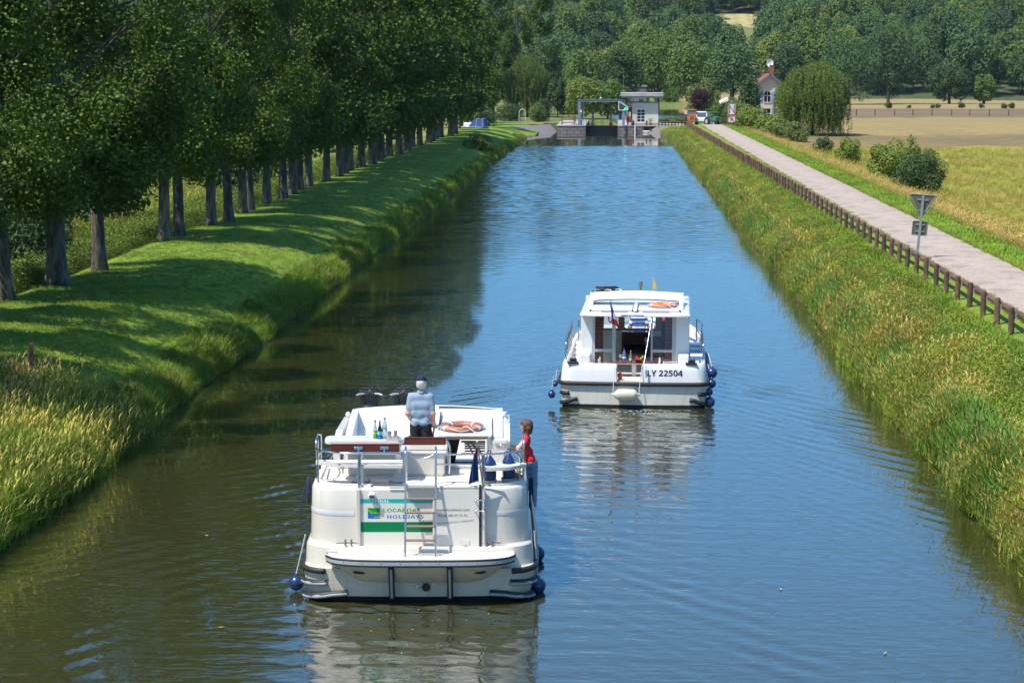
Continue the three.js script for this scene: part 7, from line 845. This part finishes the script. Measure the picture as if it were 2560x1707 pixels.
function faceParts(t, P, s) { const dark = MAT([0.03, 0.02, 0.02], 0.4), lip = MAT([0.42, 0.13, 0.11], 0.5), white = MAT([0.75, 0.74, 0.72], 0.4), ball = (p, r, sy = 1) => sph(r * s, ...p, 1, sy, 1, 10, 8); obj('eye', [ball(P(0.079, 0.012, -0.031), 0.011, 0.7), ball(P(0.079, 0.012, 0.031), 0.011, 0.7)], white, t); obj('pupil', [ball(P(0.087, 0.011, -0.031), 0.006), ball(P(0.087, 0.011, 0.031), 0.006)], dark, t); obj('eyebrow', [rod(P(0.087, 0.032, -0.045), P(0.092, 0.036, -0.018), 0.004 * s), rod(P(0.087, 0.032, 0.045), P(0.092, 0.036, 0.018), 0.004 * s)], dark, t); obj('mouth', [rod(P(0.080, -0.052, -0.024), P(0.088, -0.058, 0), 0.006 * s), rod(P(0.088, -0.058, 0), P(0.080, -0.052, 0.024), 0.006 * s)], lip, t); }
const skinM = MAT([0.58, 0.34, 0.25], 0.55), skinRed = MAT([0.47, 0.23, 0.16], 0.55), denim = MAT([0.22, 0.34, 0.52], 0.9, { map: speck, bumpMap: grainBump, bumpScale: 0.002 }), blackCloth = MAT([0.022, 0.022, 0.024], 0.9, { map: speck }), greyHair = MAT([0.58, 0.56, 0.53], 0.8, { bumpMap: rep(grainBump, 6, 2), bumpScale: 0.004 }), brownHair = MAT([0.11, 0.055, 0.028], 0.6, { bumpMap: rep(grainBump, 8, 1), bumpScale: 0.006 });
{ // man at the helm, seen from behind
  const t = put(near, 'person', 'man in pale blue polo shirt and navy cap at the helm, back turned', 'person', [-0.05, 1.62, -2.62], 0), H = headBones([0.02, 1.64, -0.02], -0.25, 1.08); t.scale.x = 0.93;
  const legs = (s) => chain([[s * 0.105, 0.93, 0, 0.10], [s * 0.12, 0.5, 0.0, 0.068], [s * 0.125, 0.09, 0.03, 0.045]]), foot = (s) => [bone([s * 0.125, 0.05, 0.05], 0.05, [s * 0.15, 0.035, -0.16], 0.038)];
  const armL = [[-0.19, 1.40, 0.0, 0.055], [-0.245, 1.12, 0.04, 0.043], [-0.22, 0.98, -0.26, 0.03]], armR = [[0.19, 1.40, 0.0, 0.055], [0.235, 1.12, 0.04, 0.043], [0.255, 0.86, -0.05, 0.031]];
  const torso = [bone([-0.13, 1.37, 0], 0.085, [0.13, 1.37, 0], 0.085, 1.15), bone([-0.10, 1.15, 0], 0.105, [0.10, 1.15, 0], 0.105, 1.1), bone([-0.08, 0.95, 0], 0.10, [0.08, 0.95, 0], 0.10, 1.1)];
  const hl = hand([-0.22, 0.98, -0.26], [0.2, -0.1, -1], [0, 1, 0], 0.9), hr = hand([0.255, 0.86, -0.05], [0.05, -1, -0.15], [1, 0.1, 0], 0.5);
  obj('body', [skinOver([...torso, ...legs(-1), ...legs(1), ...foot(-1), ...foot(1), ...chain(armL), ...chain(armR), bone([0.01, 1.42, 0], 0.06, [0.03, 1.58, -0.01], 0.055)], 0.018), skinOver(H.bones, 0.006, 0.016), skinOver([bone([-0.24, 1.02, -0.2], 0.032, [-0.22, 0.98, -0.26], 0.03), ...hl], 0.006, 0.01), skinOver([bone([0.252, 0.92, -0.035], 0.034, [0.255, 0.86, -0.05], 0.031), ...hr], 0.006, 0.01)], skinM, t);
  faceParts(t, H.P, 1.08);
  const wr = (r, x, y, z) => r + 0.004 * Math.sin(x * 34 + 3 * Math.sin(y * 9)) * smoothstep(1.35 - y, 0, 0.3) + (y < 1.08 ? 0.003 * Math.sin(y * 70 + x * 18) : 0);
  const polo = MAT([0.25, 0.335, 0.43], 0.9, { bumpMap: rep(grainBump, 3, 3), bumpScale: 0.002 });
  obj('polo_shirt', skinOver([bone([-0.13, 1.395, 0.0], 0.092, [0.13, 1.395, 0.0], 0.092, 1.12), bone([-0.10, 1.26, 0.01], 0.115, [0.10, 1.26, 0.01], 0.115, 1.12), bone([-0.09, 1.12, 0.01], 0.115, [0.09, 1.12, 0.01], 0.115, 1.12), bone([-0.085, 0.955, 0.01], 0.118, [0.085, 0.955, 0.01], 0.118, 1.08), bone([-0.185, 1.405, 0], 0.068, [-0.228, 1.20, 0.025], 0.062), bone([0.185, 1.405, 0], 0.068, [0.22, 1.19, 0.025], 0.062), bone([0, 1.44, 0.0], 0.074, [0.01, 1.485, 0.0], 0.06)], 0.012, 0.025, (r, x, y, z) => Math.max(wr(r, x, y, z), 0.875 + 0.05 * Math.max(0, x) + (x > 0.12 ? (x - 0.12) * 0.9 : 0) - y)), polo, t);
  obj('collar', new THREE.TorusGeometry(0.068, 0.014, 8, 20).scale(1, 1, 1.5).rotateX(Math.PI / 2 + 0.12).translate(0.012, 1.50, 0), polo, t);
  obj('trousers', skinOver([bone([-0.07, 0.94, 0], 0.11, [0.07, 0.94, 0], 0.11, 1.05), ...chain([[-0.10, 0.88, 0, 0.115], [-0.12, 0.5, 0.0, 0.085], [-0.125, 0.1, 0.03, 0.072]]), ...chain([[0.10, 0.88, 0, 0.115], [0.12, 0.5, 0.0, 0.085], [0.125, 0.1, 0.03, 0.072]])], 0.016, 0.025, (r, x, y, z) => Math.max(r + 0.004 * Math.sin(y * 46 + x * 30), 0.06 - y)), blackCloth, t);
  for (const s of [-1, 1]) obj('shoe', skinOver([bone([s * 0.125, 0.05, 0.06], 0.056, [s * 0.15, 0.04, -0.18], 0.046)], 0.014), MAT([0.05, 0.04, 0.035], 0.6), t);
  const hp = H.P, fm = (p) => p; obj('hair', skinOver([bone(hp(-0.04, 0.02, 0), 0.086, hp(-0.02, 0.03, 0), 0.085), bone(hp(-0.06, -0.03, -0.03), 0.045, hp(-0.06, -0.03, 0.03), 0.045), bone(hp(0.0, 0.0, -0.07), 0.025, hp(-0.02, -0.02, -0.07), 0.022), bone(hp(0.0, 0.0, 0.07), 0.025, hp(-0.02, -0.02, 0.07), 0.022)], 0.008, 0.015), greyHair, t);
  const cap = obj('cap', skinOver([bone(hp(-0.025, 0.065, 0), 0.09, hp(0.02, 0.06, 0), 0.09)], 0.008, 0.02, (r, x, y, z) => Math.max(r, Math.abs(r + 0.012) - 0.012, 1.695 - y + ((z > 0.03 && Math.abs(x - 0.04) < 0.055) ? 0.022 * (1 - ((x - 0.04) / 0.055) ** 2) : 0))), MAT([0.012, 0.016, 0.06], 0.85), t); obj('cap_peak', sph(0.09, ...hp(0.11, 0.045, 0), 1, 0.14, 0.95), MAT([0.012, 0.016, 0.06], 0.85), cap);
}
{ // woman on the side deck, hand on the cabin, looking to the left
  const t = put(near, 'person', 'smiling woman in red sleeveless top and jeans leaning on the cabin corner', 'person', [1.84, 1.03, -2.45], 0), H = headBones([-0.02, 1.56, -0.01], 1.15, 0.98); t.scale.setScalar(0.96);
  const legs = (s) => chain([[0.02 + s * 0.08, 0.88, 0.02, 0.095], [0.03 + s * 0.09, 0.47, -0.02, 0.06], [0.02 + s * 0.10, 0.08, 0.05, 0.038]]), foot = (s) => [bone([0.02 + s * 0.10, 0.045, 0.06], 0.042, [s * 0.11 - 0.02, 0.03, -0.14], 0.03)];
  const armN = [[-0.05, 1.315, 0.15, 0.054], [-0.21, 1.15, 0.25, 0.045], [-0.43, 1.34, 0.2, 0.032]], armF = [[-0.02, 1.315, -0.14, 0.046], [-0.15, 1.10, -0.2, 0.037], [-0.37, 1.2, -0.2, 0.025]];
  const hN = hand([-0.43, 1.34, 0.2], [-0.25, 0.95, 0.0], [0.95, 0.25, 0.2], 0.15, 0.92), hF = hand([-0.37, 1.2, -0.2], [-0.6, 0.8, 0], [0.8, 0.6, 0], 0.2, 0.92);
  obj('body', [skinOver([bone([-0.03, 1.29, -0.09], 0.07, [-0.03, 1.29, 0.09], 0.07), bone([0.0, 1.08, -0.06], 0.085, [0.0, 1.08, 0.06], 0.085), bone([0.03, 0.9, -0.06], 0.10, [0.03, 0.9, 0.06], 0.10), ...legs(-1), ...legs(1), ...foot(-1), ...foot(1), ...chain(armN), ...chain(armF), bone([-0.03, 1.34, 0], 0.05, [-0.025, 1.5, 0], 0.047)], 0.017), skinOver(H.bones, 0.006, 0.016), skinOver([bone([-0.39, 1.305, 0.21], 0.033, [-0.43, 1.34, 0.2], 0.031), ...hN], 0.006, 0.009), skinOver([bone([-0.33, 1.18, -0.2], 0.028, [-0.37, 1.2, -0.2], 0.025), ...hF], 0.006, 0.009)], skinM, t);
  faceParts(t, H.P, 0.98);
  obj('red_top', skinOver([bone([-0.03, 1.30, -0.10], 0.083, [-0.03, 1.30, 0.10], 0.083), bone([-0.05, 1.2, -0.05], 0.085, [-0.05, 1.2, 0.05], 0.085), bone([0.0, 1.08, -0.06], 0.10, [0.0, 1.08, 0.06], 0.10), bone([0.03, 0.93, -0.06], 0.118, [0.03, 0.93, 0.06], 0.118), bone([-0.03, 1.345, -0.13], 0.056, [-0.04, 1.30, -0.16], 0.054), bone([-0.03, 1.345, 0.13], 0.056, [-0.04, 1.30, 0.16], 0.054), bone([-0.03, 1.36, 0], 0.066, [-0.03, 1.385, 0], 0.064)], 0.012, 0.025, (r, x, y, z) => Math.max(r + 0.004 * Math.sin(y * 50 + z * 26 + x * 20), 0.875 - y)), MAT([0.62, 0.012, 0.02], 0.85), t);
  obj('jeans', skinOver([bone([0.03, 0.9, -0.06], 0.115, [0.03, 0.9, 0.06], 0.115), ...chain([[0.02 - 0.06, 0.86, 0.02, 0.105], [-0.05, 0.47, -0.02, 0.072], [-0.07, 0.1, 0.05, 0.06]]), ...chain([[0.09, 0.86, 0.02, 0.105], [0.11, 0.47, -0.02, 0.072], [0.11, 0.1, 0.05, 0.06]])], 0.015, 0.025, (r, x, y) => Math.max(r + 0.003 * Math.sin(y * 60), 0.07 - y, y - 0.945)), denim, t);
  const P = H.P, c = 0.98; obj('hair', skinOver([bone(P(-0.03, 0.045, 0), 0.092, P(0.015, 0.05, 0), 0.082), bone(P(-0.06, -0.03, -0.045), 0.055, P(-0.06, -0.11, -0.045), 0.034), bone(P(-0.06, -0.03, 0.045), 0.055, P(-0.06, -0.11, 0.045), 0.034), bone(P(-0.075, 0, 0), 0.055, P(-0.075, -0.11, 0), 0.036), bone(P(0.0, 0.03, -0.078), 0.026, P(0.02, -0.1, -0.072), 0.018), bone(P(0.0, 0.03, 0.078), 0.026, P(0.02, -0.1, 0.072), 0.018), bone(P(0.075, 0.075, -0.045), 0.022, P(0.075, 0.075, 0.045), 0.022), bone(P(0.088, 0.06, -0.04), 0.012, P(0.088, 0.058, 0.03), 0.012)], 0.007, 0.014), brownHair, t);
  for (const s of [-1, 1]) obj('shoe', skinOver([bone([0.02 + s * 0.10, 0.045, 0.07], 0.046, [s * 0.11 - 0.02, 0.035, -0.16], 0.037)], 0.012), whitePaint, t);
}
function sitter(label, p, turn, shirt, shirtName, lean) { // passengers seated on the far foredeck with their backs to us
  const t = put(farBoat, 'person', label, 'person', p, turn), H = headBones([0, 0.74, -0.02], 0.2, 1);
  const leg = (s) => chain([[s * 0.1, 0.1, 0, 0.085], [s * 0.14, 0.14, -0.42, 0.062], [s * 0.13, -0.24, -0.5, 0.04]]), arm = (s) => chain([[s * 0.19, 0.5, 0, 0.05], [s * (0.26 + lean), 0.26, 0.04, 0.038], [s * (0.24 + lean * 1.4), 0.06, 0.02, 0.028]]);
  obj('body', [skinOver([bone([-0.1, 0.48, 0], 0.075, [0.1, 0.48, 0], 0.075), bone([-0.09, 0.15, 0], 0.1, [0.09, 0.15, 0], 0.1), ...leg(-1), ...leg(1), bone([-0.13, -0.24, -0.5], 0.04, [-0.14, -0.27, -0.66], 0.03), bone([0.13, -0.24, -0.5], 0.04, [0.14, -0.27, -0.66], 0.03), ...arm(-1), ...arm(1), bone([0, 0.52, 0], 0.05, [0, 0.68, 0], 0.048)], 0.02), skinOver(H.bones, 0.01, 0.018), ...[-1, 1].map((s) => skinOver(hand([s * (0.24 + lean * 1.4), 0.06, 0.02], [0, -0.6, 0.4], [s, 0, 0], 0.4, 1), 0.008, 0.01))], skinRed, t); faceParts(t, H.P, 1);
  obj(shirtName, skinOver([bone([-0.12, 0.48, 0], 0.095, [0.12, 0.48, 0], 0.095, 1.1), bone([-0.1, 0.25, 0], 0.12, [0.1, 0.25, 0], 0.12, 1.1), bone([-0.09, 0.1, 0], 0.12, [0.09, 0.1, 0], 0.12), bone([-0.19, 0.5, 0], 0.065, [-0.24, 0.34, 0.03], 0.058), bone([0.19, 0.5, 0], 0.065, [0.24, 0.34, 0.03], 0.058)], 0.014, 0.025), shirt, t); obj('shorts', skinOver([bone([-0.09, 0.08, 0], 0.115, [0.09, 0.08, 0], 0.115), bone([-0.1, 0.08, 0], 0.1, [-0.13, 0.13, -0.25], 0.085), bone([0.1, 0.08, 0], 0.1, [0.13, 0.13, -0.25], 0.085)], 0.016), denim, t); obj('hair', skinOver([bone(H.P(-0.03, 0.045, 0), 0.09, H.P(0.01, 0.05, 0), 0.082), bone(H.P(-0.06, -0.02, 0), 0.05, H.P(-0.06, -0.05, 0), 0.045)], 0.01, 0.015), brownHair, t);
}
{ const stripes = MAT([1, 1, 1], 0.9, { map: canvasTex(8, 256, (g) => { for (let i = 0; i < 8; i++) { g.fillStyle = i % 2 ? '#1c57a8' : '#e6e8ea'; g.fillRect(0, i * 32, 8, 32); } }) }); stripes.map.wrapS = stripes.map.wrapT = THREE.RepeatWrapping; stripes.map.repeat.set(0.001, 1.6);
  sitter('passenger in blue and white striped shirt seated on the far foredeck', [0.0, 1.12, -6.0], 0.15, stripes, 'striped_shirt', 0.02); sitter('passenger in red shirt seated behind the starboard window of the far cruiser', [0.78, 1.12, -6.2], -0.1, MAT([0.6, 0.03, 0.05], 0.85), 'red_shirt', 0.04); }
{ // scraps of leaf drifting on the water
  const g = leaves(1, () => [V(0, 0.012, 0), V(0, 1, 0)], 0.13, 0.35, 0.05), m = MAT([0.35, 0.34, 0.06], 0.6, { side: THREE.DoubleSide });
  [[2.9, -33.2], [-6.2, -30.3], [-7.6, -36.5], [4.2, -29.5]].forEach(([x, z], i) => { const o = obj('floating_leaf', g, m); o.position.set(x, 0.01, z); o.rotation.y = i * 1.9; tag(o, 'small yellow-green leaf floating on the canal water', 'leaf', 'leaves floating on the canal'); });
}
{ // flecks of foam in the wash behind the far stern and along the near one
  const g = new THREE.CircleGeometry(0.03, 7).rotateX(-Math.PI / 2), l = []; for (let i = 0; i < 130; i++) { const f = i < 110, x = f ? 0.6 + gauss() * 0.95 : -3.1 + gauss() * 1.1, z = f ? -51.2 + Math.abs(gauss()) * 0.9 : -31.6 + Math.abs(gauss()) * 1.6; l.push({ p: V(x, wakeHeight(x, z) + 0.008, z), e: [0, rr(0, 6), 0], s: f ? [rr(0.3, 1.1), 1, rr(0.2, 0.6)] : [rr(0.15, 0.5), 1, 0.3] }); }
  const f = thing('foam', 'flecks of white foam in the wash behind both sterns', 'foam'); f.userData.kind = 'stuff'; instances('flecks', g, MAT([0.8, 0.8, 0.78], 0.5), l, f);
}
renderer.render(scene, camera);
